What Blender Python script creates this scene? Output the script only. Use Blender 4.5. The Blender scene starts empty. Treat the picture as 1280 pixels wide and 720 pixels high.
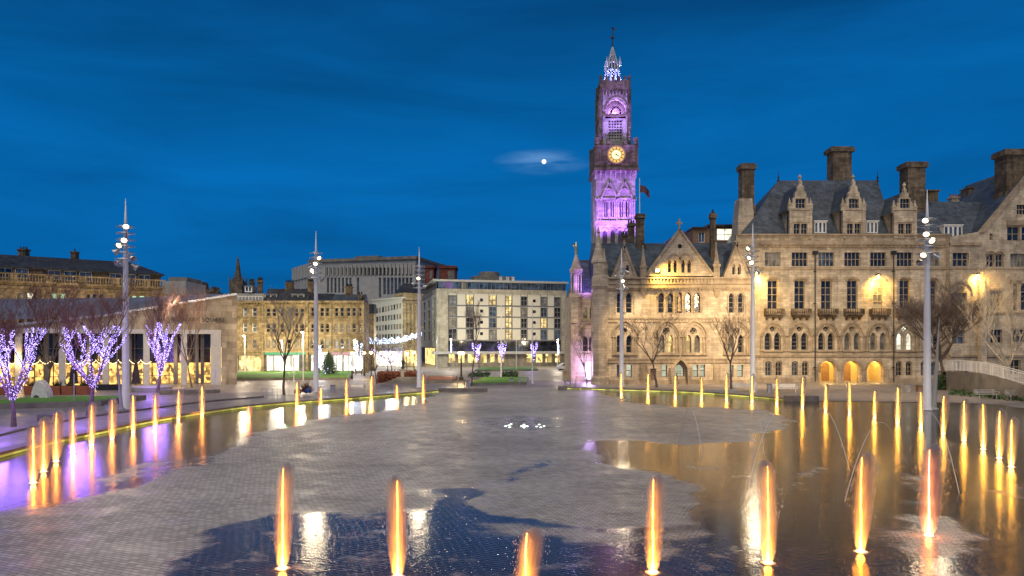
import bpy, math, random
import numpy as np
from mathutils import Matrix, Vector
R = math.radians
sc = bpy.context.scene
COL = sc.collection
F = 900.0; HY = 433.0; CH = 4.7          # focal length in photo pixels, horizon row, camera height

# ------------------------------------------------------------------ camera, world, sun, exposure
cam_d = bpy.data.cameras.new('camera'); cam = bpy.data.objects.new('camera', cam_d); COL.objects.link(cam)
cam.location = (0, 0, CH); cam.rotation_euler = (R(90), 0, 0)
cam_d.sensor_width = 36; cam_d.lens = 36 * F / 1280; cam_d.shift_y = (HY - 360) / 1280
cam_d.clip_start = 0.1; cam_d.clip_end = 6000
sc.camera = cam
sc.view_settings.view_transform = 'Standard'; sc.view_settings.look = 'None'
sc.view_settings.exposure = 0.0; sc.view_settings.gamma = 1
sc.render.engine = 'CYCLES'
sc.cycles.use_denoising = True
try: sc.cycles.denoiser = 'OPENIMAGEDENOISE'
except Exception: pass
sc.cycles.max_bounces = 5; sc.cycles.diffuse_bounces = 2; sc.cycles.glossy_bounces = 3
sc.cycles.transparent_max_bounces = 12; sc.cycles.volume_bounces = 0
sc.cycles.sample_clamp_indirect = 3.0; sc.cycles.sample_clamp_direct = 0
sc.cycles.caustics_reflective = False; sc.cycles.caustics_refractive = False
sc.cycles.use_light_tree = True

W = bpy.data.worlds.new('World'); sc.world = W; W.use_nodes = True
nt = W.node_tree; nt.nodes.clear()
def wn(t, **k):
    n = nt.nodes.new(t)
    for a, b in k.items(): setattr(n, a, b)
    return n
out = wn('ShaderNodeOutputWorld'); bg = wn('ShaderNodeBackground'); tc = wn('ShaderNodeTexCoord')
nt.links.new(bg.outputs[0], out.inputs[0])
sky = wn('ShaderNodeTexSky'); sky.sky_type = 'NISHITA'; sky.sun_disc = False
sky.sun_elevation = R(-1.5); sky.sun_rotation = R(200); sky.ozone_density = 6; sky.air_density = 1.0; sky.dust_density = 0.3
sep = wn('ShaderNodeSeparateXYZ'); nt.links.new(tc.outputs['Generated'], sep.inputs[0])
ramp = wn('ShaderNodeValToRGB'); nt.links.new(sep.outputs['Z'], ramp.inputs[0])
e = ramp.color_ramp.elements
e[0].position = 0.0; e[0].color = (0.003, 0.150, 0.43, 1)
e[1].position = 1.0; e[1].color = (0.003, 0.012, 0.045, 1)
for p, c in ((0.10, (0.0015, 0.142, 0.45, 1)), (0.2, (0.0015, 0.142, 0.45, 1)), (0.3, (0.0012, 0.122, 0.385, 1)), (0.42, (0.0015, 0.082, 0.27, 1)), (0.6, (0.003, 0.05, 0.17, 1))):
    x = e.new(p); x.color = c
mapn = wn('ShaderNodeMapping'); mapn.inputs['Scale'].default_value = (1.3, 1.3, 7); mapn.inputs['Rotation'].default_value = (0, R(5), 0)
nt.links.new(tc.outputs['Generated'], mapn.inputs[0])
nz = wn('ShaderNodeTexNoise'); nz.inputs['Scale'].default_value = 1.3; nz.inputs['Detail'].default_value = 7; nz.inputs['Roughness'].default_value = .58; nz.inputs['Distortion'].default_value = .5
nt.links.new(mapn.outputs[0], nz.inputs['Vector'])
mr = wn('ShaderNodeMapRange'); nt.links.new(nz.outputs[0], mr.inputs[0])
mr.inputs[1].default_value = .35; mr.inputs[2].default_value = .7; mr.inputs[3].default_value = 1.08; mr.inputs[4].default_value = .70
mul = wn('ShaderNodeVectorMath', operation='SCALE'); nt.links.new(ramp.outputs[0], mul.inputs[0]); nt.links.new(mr.outputs[0], mul.inputs['Scale'])
add = wn('ShaderNodeVectorMath', operation='ADD')
sks = wn('ShaderNodeVectorMath', operation='SCALE'); sks.inputs['Scale'].default_value = 0.01
nt.links.new(sky.outputs[0], sks.inputs[0])
nt.links.new(mul.outputs[0], add.inputs[0]); nt.links.new(sks.outputs[0], add.inputs[1])
# veil of thin cloud lit round the moon
MD = Vector(((680 - 640) / F, 1, (HY - 202) / F)).normalized()
sub = wn('ShaderNodeVectorMath', operation='SUBTRACT'); nt.links.new(tc.outputs['Generated'], sub.inputs[0]); sub.inputs[1].default_value = MD
st = wn('ShaderNodeVectorMath', operation='MULTIPLY'); nt.links.new(sub.outputs[0], st.inputs[0]); st.inputs[1].default_value = (14, 14, 55)
ln = wn('ShaderNodeVectorMath', operation='LENGTH'); nt.links.new(st.outputs[0], ln.inputs[0])
gl = wn('ShaderNodeMapRange'); gl.interpolation_type = 'LINEAR'; lp_ = wn('ShaderNodeMath', operation='POWER'); nt.links.new(ln.outputs['Value'], lp_.inputs[0]); lp_.inputs[1].default_value = .30; nt.links.new(lp_.outputs[0], gl.inputs[0])
gl.inputs[1].default_value = 0; gl.inputs[2].default_value = 1.0; gl.inputs[3].default_value = .42; gl.inputs[4].default_value = 0
glc = wn('ShaderNodeVectorMath', operation='SCALE'); glc.inputs[0].default_value = (.55, .8, 1.0); nt.links.new(gl.outputs[0], glc.inputs['Scale'])
glm = wn('ShaderNodeVectorMath', operation='SCALE'); nt.links.new(glc.outputs[0], glm.inputs[0])
mr2 = wn('ShaderNodeMapRange'); nt.links.new(nz.outputs[0], mr2.inputs[0]); nz2 = wn('ShaderNodeTexNoise'); nz2.inputs['Scale'].default_value = 9; nz2.inputs['Detail'].default_value = 6; nt.links.new(mapn.outputs[0], nz2.inputs['Vector']); nt.links.new(nz2.outputs[0], mr2.inputs[0]); mr2.inputs[1].default_value = .38; mr2.inputs[2].default_value = .62; mr2.inputs[3].default_value = .1; mr2.inputs[4].default_value = 1.6
nt.links.new(mr2.outputs[0], glm.inputs['Scale'])
add2 = wn('ShaderNodeVectorMath', operation='ADD'); nt.links.new(add.outputs[0], add2.inputs[0]); nt.links.new(glm.outputs[0], add2.inputs[1])
nt.links.new(add2.outputs[0], bg.inputs[0]); bg.inputs[1].default_value = 1.0

sun_d = bpy.data.lights.new('fill_sun', 'SUN'); sun_d.energy = 1.85; sun_d.angle = R(60); sun_d.color = (1.0, .88, .70)  # added soft warm fill for ground and facades; no sun is up at dusk
sun = bpy.data.objects.new('fill_sun', sun_d); COL.objects.link(sun)
sun.rotation_euler = (R(36), 0, R(-12))

def lamp(kind, loc, power, color, parent=None, target=None, size=.15, cone=60, blend=.6, name='lamp_or_fill_light'):
    d = bpy.data.lights.new(name, kind); d.energy = power; d.color = color
    d.shadow_soft_size = size
    if kind == 'SPOT': d.spot_size = R(cone); d.spot_blend = blend
    o = bpy.data.objects.new(name, d); COL.objects.link(o)
    loc = Vector(loc)
    if parent is not None:
        o.parent = parent; base = wloc(parent)
    else: base = Vector((0, 0, 0))
    o.location = loc - base
    if target is not None:
        o.rotation_euler = (Vector(target) - loc).to_track_quat('-Z', 'Y').to_euler()
    return o
def wloc(o):
    v = Vector(o.location)
    while o.parent: o = o.parent; v += o.location
    return v

# ------------------------------------------------------------------ materials
MATS = {}
def mat(name):
    m = bpy.data.materials.new(name); m.use_nodes = True; t = m.node_tree
    b = t.nodes['Principled BSDF']; MATS[name] = m
    return m, t, b
def N(t, ty, inp=None, **k):
    n = t.nodes.new(ty)
    for a, v in k.items(): setattr(n, a, v)
    for a, v in (inp or {}).items():
        if isinstance(v, bpy.types.NodeSocket): t.links.new(v, n.inputs[a])
        else: n.inputs[a].default_value = v
    return n
def rgba(c): return (c[0], c[1], c[2], 1)
def plain(name, c, rough=.6, metal=0, var=.15, scale=3.0, bump=0.0, spec=.5):
    m, t, b = mat(name)
    tcn = N(t, 'ShaderNodeTexCoord')
    n = N(t, 'ShaderNodeTexNoise', {'Vector': tcn.outputs['Object'], 'Scale': scale, 'Detail': 5})
    r = N(t, 'ShaderNodeMapRange', {0: n.outputs[0], 1: .3, 2: .7, 3: 1 - var, 4: 1 + var})
    s = N(t, 'ShaderNodeVectorMath', {0: tuple(c)}, operation='SCALE'); t.links.new(r.outputs[0], s.inputs['Scale'])
    t.links.new(s.outputs[0], b.inputs['Base Color'])
    b.inputs['Roughness'].default_value = rough; b.inputs['Metallic'].default_value = metal
    b.inputs['Specular IOR Level'].default_value = spec
    if bump:
        bp = N(t, 'ShaderNodeBump', {'Height': n.outputs[0], 'Strength': bump, 'Distance': .05}); t.links.new(bp.outputs[0], b.inputs['Normal'])
    return m
def stone(name, c, bw=.75, bh=.32, mort=.55, var=.3, stain=.45, rough=.8):
    """coursed ashlar: per-block tone, joints, soot stains with a shape of their own"""
    m, t, b = mat(name)
    tcn = N(t, 'ShaderNodeTexCoord'); g = N(t, 'ShaderNodeSeparateXYZ', {0: tcn.outputs['Object']})
    ad = N(t, 'ShaderNodeMath', {0: g.outputs[0], 1: g.outputs[1]}, operation='ADD')
    cb = N(t, 'ShaderNodeCombineXYZ', {0: ad.outputs[0], 1: g.outputs[2]})
    br = N(t, 'ShaderNodeTexBrick', {'Vector': cb.outputs[0], 'Scale': 1.0, 'Brick Width': bw, 'Row Height': bh, 'Mortar Size': .012, 'Mortar Smooth': .3,
        'Color1': rgba([x * (1 - var) for x in c]), 'Color2': rgba([min(1, x * (1 + var)) for x in c]), 'Mortar': rgba([x * mort for x in c])})
    n1 = N(t, 'ShaderNodeTexNoise', {'Vector': tcn.outputs['Object'], 'Scale': .55, 'Detail': 7, 'Roughness': .65})
    mp = N(t, 'ShaderNodeMapping', {0: tcn.outputs['Object'], 'Scale': (2.2, 2.2, .35)})
    n2 = N(t, 'ShaderNodeTexNoise', {'Vector': mp.outputs[0], 'Scale': 1.0, 'Detail': 5})
    r1 = N(t, 'ShaderNodeMapRange', {0: n1.outputs[0], 1: .38, 2: .68, 3: 1.1, 4: 1 - stain})
    r2 = N(t, 'ShaderNodeMapRange', {0: n2.outputs[0], 1: .45, 2: .72, 3: 1.05, 4: 1 - stain * .7})
    mm = N(t, 'ShaderNodeMath', {0: r1.outputs[0], 1: r2.outputs[0]}, operation='MULTIPLY')
    s = N(t, 'ShaderNodeVectorMath', {0: br.outputs[0]}, operation='SCALE'); t.links.new(mm.outputs[0], s.inputs['Scale'])
    t.links.new(s.outputs[0], b.inputs['Base Color']); b.inputs['Roughness'].default_value = rough
    b.inputs['Specular IOR Level'].default_value = .25
    bp = N(t, 'ShaderNodeBump', {'Height': br.outputs['Fac'], 'Strength': .4, 'Distance': -.03})
    n3 = N(t, 'ShaderNodeTexNoise', {'Vector': tcn.outputs['Object'], 'Scale': 9, 'Detail': 4})
    bp2 = N(t, 'ShaderNodeBump', {'Height': n3.outputs[0], 'Strength': .35, 'Distance': .04, 'Normal': bp.outputs[0]})
    t.links.new(bp2.outputs[0], b.inputs['Normal'])
    return m
def slate(name, c):
    m = stone(name, c, bw=.5, bh=.28, mort=.5, var=.28, stain=.4, rough=.45); return m
def glow(name, c, s, pattern=0, scale=1.0, sample='AUTO', lo=.25):
    m, t, b = mat(name)
    b.inputs['Base Color'].default_value = (.05, .05, .05, 1)
    b.inputs['Emission Color'].default_value = rgba(c); b.inputs['Emission Strength'].default_value = s
    if pattern:
        tcn = N(t, 'ShaderNodeTexCoord')
        mp = N(t, 'ShaderNodeMapping', {0: tcn.outputs['Object'], 'Scale': (1, 1, .8)})
        v = N(t, 'ShaderNodeTexVoronoi', {'Vector': mp.outputs[0], 'Scale': scale}, distance='CHEBYCHEV')
        n = N(t, 'ShaderNodeTexNoise', {'Vector': mp.outputs[0], 'Scale': scale * 1.7, 'Detail': 3})
        g = N(t, 'ShaderNodeSeparateXYZ', {0: v.outputs['Color']})
        a = N(t, 'ShaderNodeMath', {0: g.outputs[0], 1: n.outputs[0]}, operation='MULTIPLY')
        r = N(t, 'ShaderNodeMapRange', {0: a.outputs[0], 1: .05, 2: .45, 3: lo, 4: 1.25})
        q = N(t, 'ShaderNodeMath', {0: r.outputs[0], 1: s}, operation='MULTIPLY'); t.links.new(q.outputs[0], b.inputs['Emission Strength'])
    m.cycles.emission_sampling = sample
    return m
STONE = stone('hall_sandstone', (.56, .465, .34), stain=.36, var=.2); STONE2 = stone('gothic_sandstone', (.56, .455, .33), stain=.32, var=.18)
TRIM = stone('dressed_sandstone', (.44, .345, .24), bw=1.4, bh=.5, var=.12, stain=.4)
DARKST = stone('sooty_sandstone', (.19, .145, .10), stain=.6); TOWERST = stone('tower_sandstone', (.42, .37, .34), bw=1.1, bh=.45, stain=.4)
BUFF = stone('buff_terrace_stone', (.36, .27, .15), bw=.8, bh=.4, stain=.5); HOTELST = stone('hotel_stone', (.40, .36, .28), bw=1.2, bh=.6, var=.14, stain=.25)
PAVST = stone('pavilion_stone', (.40, .33, .235), bw=1.6, bh=.75, var=.3, stain=.35); BRICK = stone('red_brick', (.22, .07, .05), bw=.6, bh=.25, stain=.4)
SLATE = slate('roof_slate', (.085, .105, .135)); SLATED = slate('dark_slate', (.05, .055, .065)); LEAD = plain('lead_roof', (.16, .17, .22), .5, var=.3, scale=.4)
CONC = plain('concrete', (.42, .41, .38), .8, var=.12, scale=.8, bump=.2); CONCD = plain('stained_concrete', (.20, .185, .16), .85, var=.35, scale=.6, bump=.2)
PORTAL = plain('dull_white_portal', (.50, .48, .45), .6, var=.1)
WHITE = plain('white_paint', (.78, .77, .74), .5, var=.06); PANEL = plain('cream_panel', (.60, .56, .46), .6, var=.05)
GREYF = plain('grey_frame', (.14, .14, .15), .5); BLACK = plain('black_metal', (.02, .02, .022), .45); STEEL = plain('silver_mast_paint', (.78, .77, .78), .4, .0, var=.06)
STEELW = plain('brushed_steel', (.55, .55, .56), .35, .6); WOOD = plain('weathered_timber', (.22, .13, .08), .7, var=.3, scale=6); TERRA = plain('rust_planter', (.26, .085, .04), .7, var=.25)
BARK = plain('grey_bark', (.13, .10, .085), .85, var=.35, scale=9, bump=.5); TWIG = plain('brown_twig', (.24, .13, .09), .8, var=.3); BIRCH = plain('pale_bark', (.36, .31, .24), .8, var=.35, scale=7, bump=.3)
LEAF = plain('evergreen_leaf', (.035, .075, .025), .6, var=.5, scale=6); HEDGE = plain('beech_hedge_leaf', (.17, .055, .03), .7, var=.5, scale=5); GRASS = plain('lawn_grass', (.10, .25, .025), .8, var=.35, scale=2.5, bump=.5)
GOLD = plain('gilt', (.8, .62, .25), .3, .8); DARKIN = plain('dark_interior', (.012, .012, .014), .8); FLAG = plain('flag_cloth', (.12, .05, .07), .8, var=.4)
FRAMEST = plain('stone_mullion', (.36, .29, .2), .75, var=.15)
def glassm(name, c, rough=.12):
    m, t, b = mat(name)
    tcn = N(t, 'ShaderNodeTexCoord')
    n = N(t, 'ShaderNodeTexNoise', {'Vector': tcn.outputs['Object'], 'Scale': .9, 'Detail': 2})
    r = N(t, 'ShaderNodeMapRange', {0: n.outputs[0], 1: .35, 2: .65, 3: .4, 4: 1.8})
    s = N(t, 'ShaderNodeVectorMath', {0: tuple(c)}, operation='SCALE'); t.links.new(r.outputs[0], s.inputs['Scale'])
    t.links.new(s.outputs[0], b.inputs['Base Color']); b.inputs['Roughness'].default_value = rough; b.inputs['Specular IOR Level'].default_value = .8
    bp = N(t, 'ShaderNodeBump', {'Height': n.outputs[0], 'Strength': .1, 'Distance': .3}); t.links.new(bp.outputs[0], b.inputs['Normal'])
    return m
GL = glassm('dark_glass', (.02, .022, .028)); GLB = glassm('blue_reflecting_glass', (.06, .09, .14)); GLC = glassm('curtained_glass', (.16, .16, .15), .3)
LWARM = glow('lit_warm_room', (1, .70, .25), 1.3, 1, 1.4); LWHITE = glow('lit_white_room', (1, .93, .72), 1.4, 1, 1.0, lo=.5); LPALE = glow('lit_pale_blind', (.80, .85, .62), .62, 1, .7, lo=.7)
LGREEN = glow('lit_green_room', (.65, 1, .62), .8, 1, .8, lo=.6); LDIM = glow('lit_dim_room', (.75, .6, .36), .28, 1, 1.2)
SHOPW = glow('lit_shop_white', (1, .93, .78), 2.2, 1, .9, lo=.45); SHOPY = glow('lit_shop_warm', (1, .72, .26), 1.7, 1, 1.1, lo=.2); SHOPG = glow('lit_green_sign', (.03, .9, .35), .55); SHOPP = glow('lit_pink_sign', (1, .45, .5), .6)
CAFE = glow('lit_cafe_interior', (1, .55, .13), 1.9, 1, 2.2, lo=.10)
LED = glow('violet_led', (.42, .32, 1.0), 8, sample='NONE'); LEDW = glow('white_led', (.6, .74, 1.0), 5, sample='NONE'); LEDY = glow('golden_led', (1, .72, .3), 10, sample='NONE')
FLOOD = glow('flood_lens', (1, .78, .42), 6, sample='NONE'); SODIUM = glow('sodium_lens', (1, .62, .16), 50, sample='NONE'); GLOBE = glow('lamp_globe', (1, .66, .26), 12, sample='NONE')
STRIP = glow('rim_strip_light', (.82, .78, .12), 1.1, 1, .8, lo=.35); CLOCK = glow('clock_face_glow', (1, .60, .14), 1.0); CLOCKW = glow('clock_centre_glow', (1, .85, .45), 1.5); NOZ = glow('nozzle_lamp', (1, .55, .16), 30, sample='NONE')
SPOTW = glow('floor_light_white', (.9, 1, .9), 8, sample='NONE'); MOON = glow('moon_glow', (1, .98, .9), 1.3, sample='NONE'); VIOLETP = glow('violet_light_panel', (.62, .5, 1), 3.5); ARCHG = plain('arcade_plaster', (.62, .48, .25), .7, var=.2, scale=.8)
TRAFG = glow('green_signal', (.02, 1, .4), 25, sample='NONE')

# ------------------------------------------------------------------ mesh builder
def arch(x0, x1, z0, zs, rise, n=10):
    """opening outline: jambs from z0 to spring zs, head rising by rise (pointed when rise > half width)"""
    w = (x1 - x0) / 2; cx = (x0 + x1) / 2
    pts = [(x0, z0), (x1, z0)]
    if rise <= 0.01: return pts + [(x1, zs), (x0, zs)]
    if rise > w * 1.02:
        r = (w * w + rise * rise) / (2 * w); a1 = math.asin(min(1, rise / r))
        for i in range(n // 2 + 1):
            a = a1 * i / (n // 2); pts.append((x1 - r + r * math.cos(a), zs + r * math.sin(a)))
        for i in range(n // 2 - 1, -1, -1):
            a = a1 * i / (n // 2); pts.append((x0 + r - r * math.cos(a), zs + r * math.sin(a)))
    else:
        for i in range(n + 1):
            a = math.pi * i / n; pts.append((cx + w * math.cos(a), zs + rise * math.sin(a)))
    return pts
def disc(cx, cz, r, n=14): return [(cx + r * math.cos(2 * math.pi * i / n), cz + r * math.sin(2 * math.pi * i / n)) for i in range(n)]
def inset(poly, d):
    cx = sum(p[0] for p in poly) / len(poly); cz = sum(p[1] for p in poly) / len(poly)
    w = max(p[0] for p in poly) - min(p[0] for p in poly); h = max(p[1] for p in poly) - min(p[1] for p in poly)
    mx = (max(p[0] for p in poly) + min(p[0] for p in poly)) / 2; mz = (max(p[1] for p in poly) + min(p[1] for p in poly)) / 2
    return [(mx + (x - mx) * (w + 2 * d) / w, mz + (z - mz) * (h + 2 * d) / h) for x, z in poly]
class MB:
    def __init__(s, M=None): s.v = []; s.f = []; s.M = M
    def add(s, vs, fs):
        o = len(s.v)
        s.v += [tuple(s.M @ Vector(p)) for p in vs] if s.M is not None else [tuple(p) for p in vs]
        s.f += [tuple(i + o for i in f) for f in fs]; return s
    def box(s, x0, x1, y0, y1, z0, z1):
        return s.add([(x0, y0, z0), (x1, y0, z0), (x1, y1, z0), (x0, y1, z0), (x0, y0, z1), (x1, y0, z1), (x1, y1, z1), (x0, y1, z1)],
                     [(0, 3, 2, 1), (4, 5, 6, 7), (0, 1, 5, 4), (1, 2, 6, 5), (2, 3, 7, 6), (3, 0, 4, 7)])
    def hull(s, lo, hi):
        n = len(lo)
        return s.add(list(lo) + list(hi), [tuple(range(n))[::-1], tuple(range(n, 2 * n))] + [(i, (i + 1) % n, (i + 1) % n + n, i + n) for i in range(n)])
    def poly(s, pts): return s.add(pts, [tuple(range(len(pts)))])
    def shape(s, outer, holes=(), y0=0, y1=.2):
        c = bpy.data.curves.new('t', 'CURVE'); c.dimensions = '2D'; c.fill_mode = 'BOTH'; c.extrude = abs(y1 - y0) / 2
        for P in [outer] + list(holes):
            sp = c.splines.new('POLY'); sp.points.add(len(P) - 1); sp.use_cyclic_u = True
            for q, (x, z) in zip(sp.points, P): q.co = (x, z, 0, 1)
        o = bpy.data.objects.new('t', c); me = bpy.data.meshes.new_from_object(o)
        ym = (y0 + y1) / 2
        s.add([(v.co.x, ym - v.co.z, v.co.y) for v in me.vertices], [tuple(p.vertices) for p in me.polygons])
        bpy.data.objects.remove(o); bpy.data.curves.remove(c); bpy.data.meshes.remove(me); return s
    def tube(s, pts, rad, n=6, cap=True):
        pts = [Vector(p) for p in pts]; k = len(pts)
        if not hasattr(rad, '__len__'): rad = [rad] * k
        vs = []; fs = []; prev = None
        for i, p in enumerate(pts):
            d = (pts[min(i + 1, k - 1)] - pts[max(i - 1, 0)]);
            if d.length < 1e-9: d = Vector((0, 0, 1))
            d.normalize()
            if prev is None: u = d.orthogonal().normalized()
            else:
                u = prev - d * prev.dot(d); u = u.normalized() if u.length > 1e-6 else d.orthogonal().normalized()
            prev = u; w = d.cross(u)
            for j in range(n):
                a = 2 * math.pi * j / n; vs.append(p + (u * math.cos(a) + w * math.sin(a)) * rad[i])
        for i in range(k - 1):
            for j in range(n): fs.append((i * n + j, i * n + (j + 1) % n, (i + 1) * n + (j + 1) % n, (i + 1) * n + j))
        if cap: fs.append(tuple(range(n))[::-1]); fs.append(tuple((k - 1) * n + j for j in range(n)))
        return s.add(vs, fs)
    def lathe(s, prof, cx=0, cy=0, n=16, a0=0):
        vs = []; fs = []
        for r, z in prof:
            for j in range(n):
                a = a0 + 2 * math.pi * j / n; vs.append((cx + r * math.cos(a), cy + r * math.sin(a), z))
        k = len(prof)
        for i in range(k - 1):
            for j in range(n): fs.append((i * n + j, i * n + (j + 1) % n, (i + 1) * n + (j + 1) % n, (i + 1) * n + j))
        fs.append(tuple(range(n))[::-1]); fs.append(tuple((k - 1) * n + j for j in range(n)))
        return s.add(vs, fs)
    def mesh(s, name, m, off=(0, 0, 0), smooth=False):
        me = bpy.data.meshes.new(name)
        me.from_pydata([(x - off[0], y - off[1], z - off[2]) for x, y, z in s.v], [], s.f)
        me.materials.append(m)
        if smooth: me.polygons.foreach_set('use_smooth', [True] * len(me.polygons))
        me.update(); return me
    def build(s, name, m, parent=None, label=None, smooth=False):
        off = wloc(parent) if parent is not None else Vector((0, 0, 0))
        me = s.mesh(name, m, off, smooth)
        o = bpy.data.objects.new(name, me); COL.objects.link(o)
        if parent is not None: o.parent = parent
        if label: o['label'] = label
        return o
def local(parent, name, me, loc=(0, 0, 0)):
    o = bpy.data.objects.new(name, me); COL.objects.link(o); o.parent = parent; o.location = loc; return o
def T(name, label, cat, loc=(0, 0, 0), group=None, rz=0):
    o = bpy.data.objects.new(name, None); COL.objects.link(o); o.location = loc; o.rotation_euler = (0, 0, rz); o.empty_display_size = .3
    return tag(o, label, cat, group)
def tag(o, label, cat, group=None):
    o['label'] = label; o['category'] = cat
    if group: o['group'] = group
    return o
def struct(o): o['kind'] = 'structure'; return o
KIDS = {}
def dup(root, loc, label=None, rz=None, scale=None, group=None):
    def cp(o, par):
        c = o.copy(); COL.objects.link(c)
        if par is not None: c.parent = par
        for ch in o.children: cp(ch, c)
        return c
    r = cp(root, None); r.location = loc
    if label: r['label'] = label
    if group: r['group'] = group
    if rz is not None: r.rotation_euler = (0, 0, rz)
    if scale is not None: r.scale = scale
    return r
def G(px, py, z=0):
    """ground point seen at photo pixel (px, py)"""
    D = F * (CH - z) / (py - HY); return Vector(((px - 640) / F * D, D, z))
def P(px, py, D): return Vector(((px - 640) / F * D, D, CH - (py - HY) / F * D))
class Face:
    """a vertical plane through two ground points; local x along it, y into the building, z up"""
    def __init__(s, pa, da, pb=None, db=None):
        if pb is None: pb = pa + 100; db = da
        s.A = Vector(((pa - 640) / F * da, da, 0)); s.B = Vector(((pb - 640) / F * db, db, 0))
        d = (s.B - s.A).normalized(); s.d = d; s.n = Vector((-d.y, d.x, 0))
        s.M = Matrix(((d.x, s.n.x, 0, s.A.x), (d.y, s.n.y, 0, s.A.y), (0, 0, 1, 0), (0, 0, 0, 1)))
    def uv(s, px, py):
        t = (px - 640) / F
        D = (s.A.x * s.n.x + s.A.y * s.n.y) / (t * s.n.x + s.n.y)
        w = Vector((t * D, D, 0)) - s.A
        return (w.dot(s.d), CH - (py - HY) / F * D)
    def u(s, px): return s.uv(px, HY)[0]
    def z(s, py, px=None): return s.uv(px if px is not None else 640 + s.A.x / s.A.y * F, py)[1]
    def pts(s, L): return [s.uv(x, y) for x, y in L]
    def mb(s): return MB(s.M)

def window(fc, parent, holes, x0, x1, yt, yb, kind='rect', nx=2, nz=2, glass=GL, frame=None, rec=.28, bar=.07, rise=None, px=None):
    """window part (frame with real openings) + pane sub-part, in photo pixels on facade fc; adds its opening to holes"""
    cx = (x0 + x1) / 2
    a, zb = fc.uv(x0, yb); b, zt = fc.uv(x1, yt); zt = fc.uv(cx, yt)[1]; zb = fc.uv(cx, yb)[1]
    w = b - a
    ri = {'rect': 0, 'seg': w * .16, 'round': w * .5, 'point': w * .85}[kind] if rise is None else rise
    ri = min(ri, (zt - zb) * .6)
    zs = zt - ri
    o = arch(a, b, zb, zs, ri); holes.append(o)
    m = fc.mb(); pan = []
    cw = (w - bar * (nx + 1)) / nx
    for i in range(nx):
        xa = a + bar + i * (cw + bar)
        rows = nz; ch = (zs - zb - bar * (rows)) / rows
        for k in range(rows):
            za = zb + bar + k * (ch + bar)
            pan.append([(xa, za), (xa + cw, za), (xa + cw, za + ch), (xa, za + ch)])
    if ri > .25 and w > .5:
        pan = [p for p in pan]
        ins = arch(a + bar, b - bar, zs + bar * .5, zs + bar * .6, max(.1, ri - bar * 1.4), 8); pan.append(ins)
    m.shape(inset(o, .02), pan, rec, rec + .09)
    f = m.build('window', frame or FRAMEST, parent)
    g = fc.mb(); g.shape(inset(o, .03), (), rec + .1, rec + .14); g.build('pane', glass, f)
    return f
def band(fc, m, x0, x1, yt, yb, out=.12, back=.1):
    m.box(fc.u(x0), fc.u(x1), -out, back, fc.uv((x0 + x1) / 2, yb)[1], fc.uv((x0 + x1) / 2, yt)[1])
def hood(fc, m, x0, x1, zs_y, rise, th=.16, out=.14, drop=0):
    """arched hood mould round an opening"""
    a = fc.u(x0); b = fc.u(x1); zs = fc.uv(x0, zs_y)[1]
    z0 = zs - drop - .01
    o = arch(a - th, b + th, z0, zs, rise + th * 1.1, 14); i = arch(a, b, z0 - .01, zs, rise, 14)
    # ring with open bottom
    oo = o[1:]; ii = i[1:]
    vs = []; n = len(oo)
    for (x, z) in oo: vs.append((x, -out, z))
    for (x, z) in ii: vs.append((x, -out, z))
    for (x, z) in oo: vs.append((x, .05, z))
    for (x, z) in ii: vs.append((x, .05, z))
    fs = []
    L = list(range(n)) + [n]
    # close over the last jamb point (index 0 of polygon) by using only the arc
    for k in range(n - 1):
        fs += [(k, k + 1, n + k + 1, n + k), (k, 2 * n + k, 2 * n + k + 1, k + 1), (n + k, n + k + 1, 3 * n + k + 1, 3 * n + k)]
    m.add(vs, fs)
def chimney(px0, px1, yt, yb, D, parent, pots=4, m=DARKST, taper=.9, depth=None):
    a = P(px0, yt, D); b = P(px1, yb, D); w = b.x - a.x; d = depth or w * .8
    h = a.z - b.z; q = MB()
    q.box(a.x + w * .08, b.x - w * .08, D, D + d, b.z - 1.5, a.z - h * .1)
    q.box(a.x + w * .01, b.x - w * .01, D - .1, D + d + .1, b.z - .6, b.z + h * .1)
    q.box(a.x - w * .04, b.x + w * .04, D - .2, D + d + .2, a.z - h * .13, a.z - h * .03)
    q.box(a.x + w * .02, b.x - w * .02, D - .08, D + d + .08, a.z - h * .03, a.z)
    for i in (.33, .66): q.box(a.x + w * i - .05, a.x + w * i + .05, D - .07, D, b.z + h * .12, a.z - h * .14)
    c = q.build('chimney', m, parent)
    if pots:
        r = MB()
        for i in range(pots): r.lathe([(.12, a.z), (.16, a.z + .1), (.11, a.z + .45), (.14, a.z + .5)], a.x + w * (i + .5) / pots, D + d / 2, 8)
        r.build('chimney_pots', BLACK if m is DARKST else TERRA, c)
    return c
def pinnacle(m, x, y, z0, z1, w):
    h = z1 - z0
    m.box(x - w / 2, x + w / 2, y - w / 2, y + w / 2, z0, z0 + h * .45)
    m.box(x - w * .62, x + w * .62, y - w * .62, y + w * .62, z0 + h * .42, z0 + h * .48)
    m.lathe([(w * .62, z0 + h * .48), (w * .12, z1 - h * .08), (w * .22, z1 - h * .05), (.02, z1)], x, y, 4, R(45))

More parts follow.
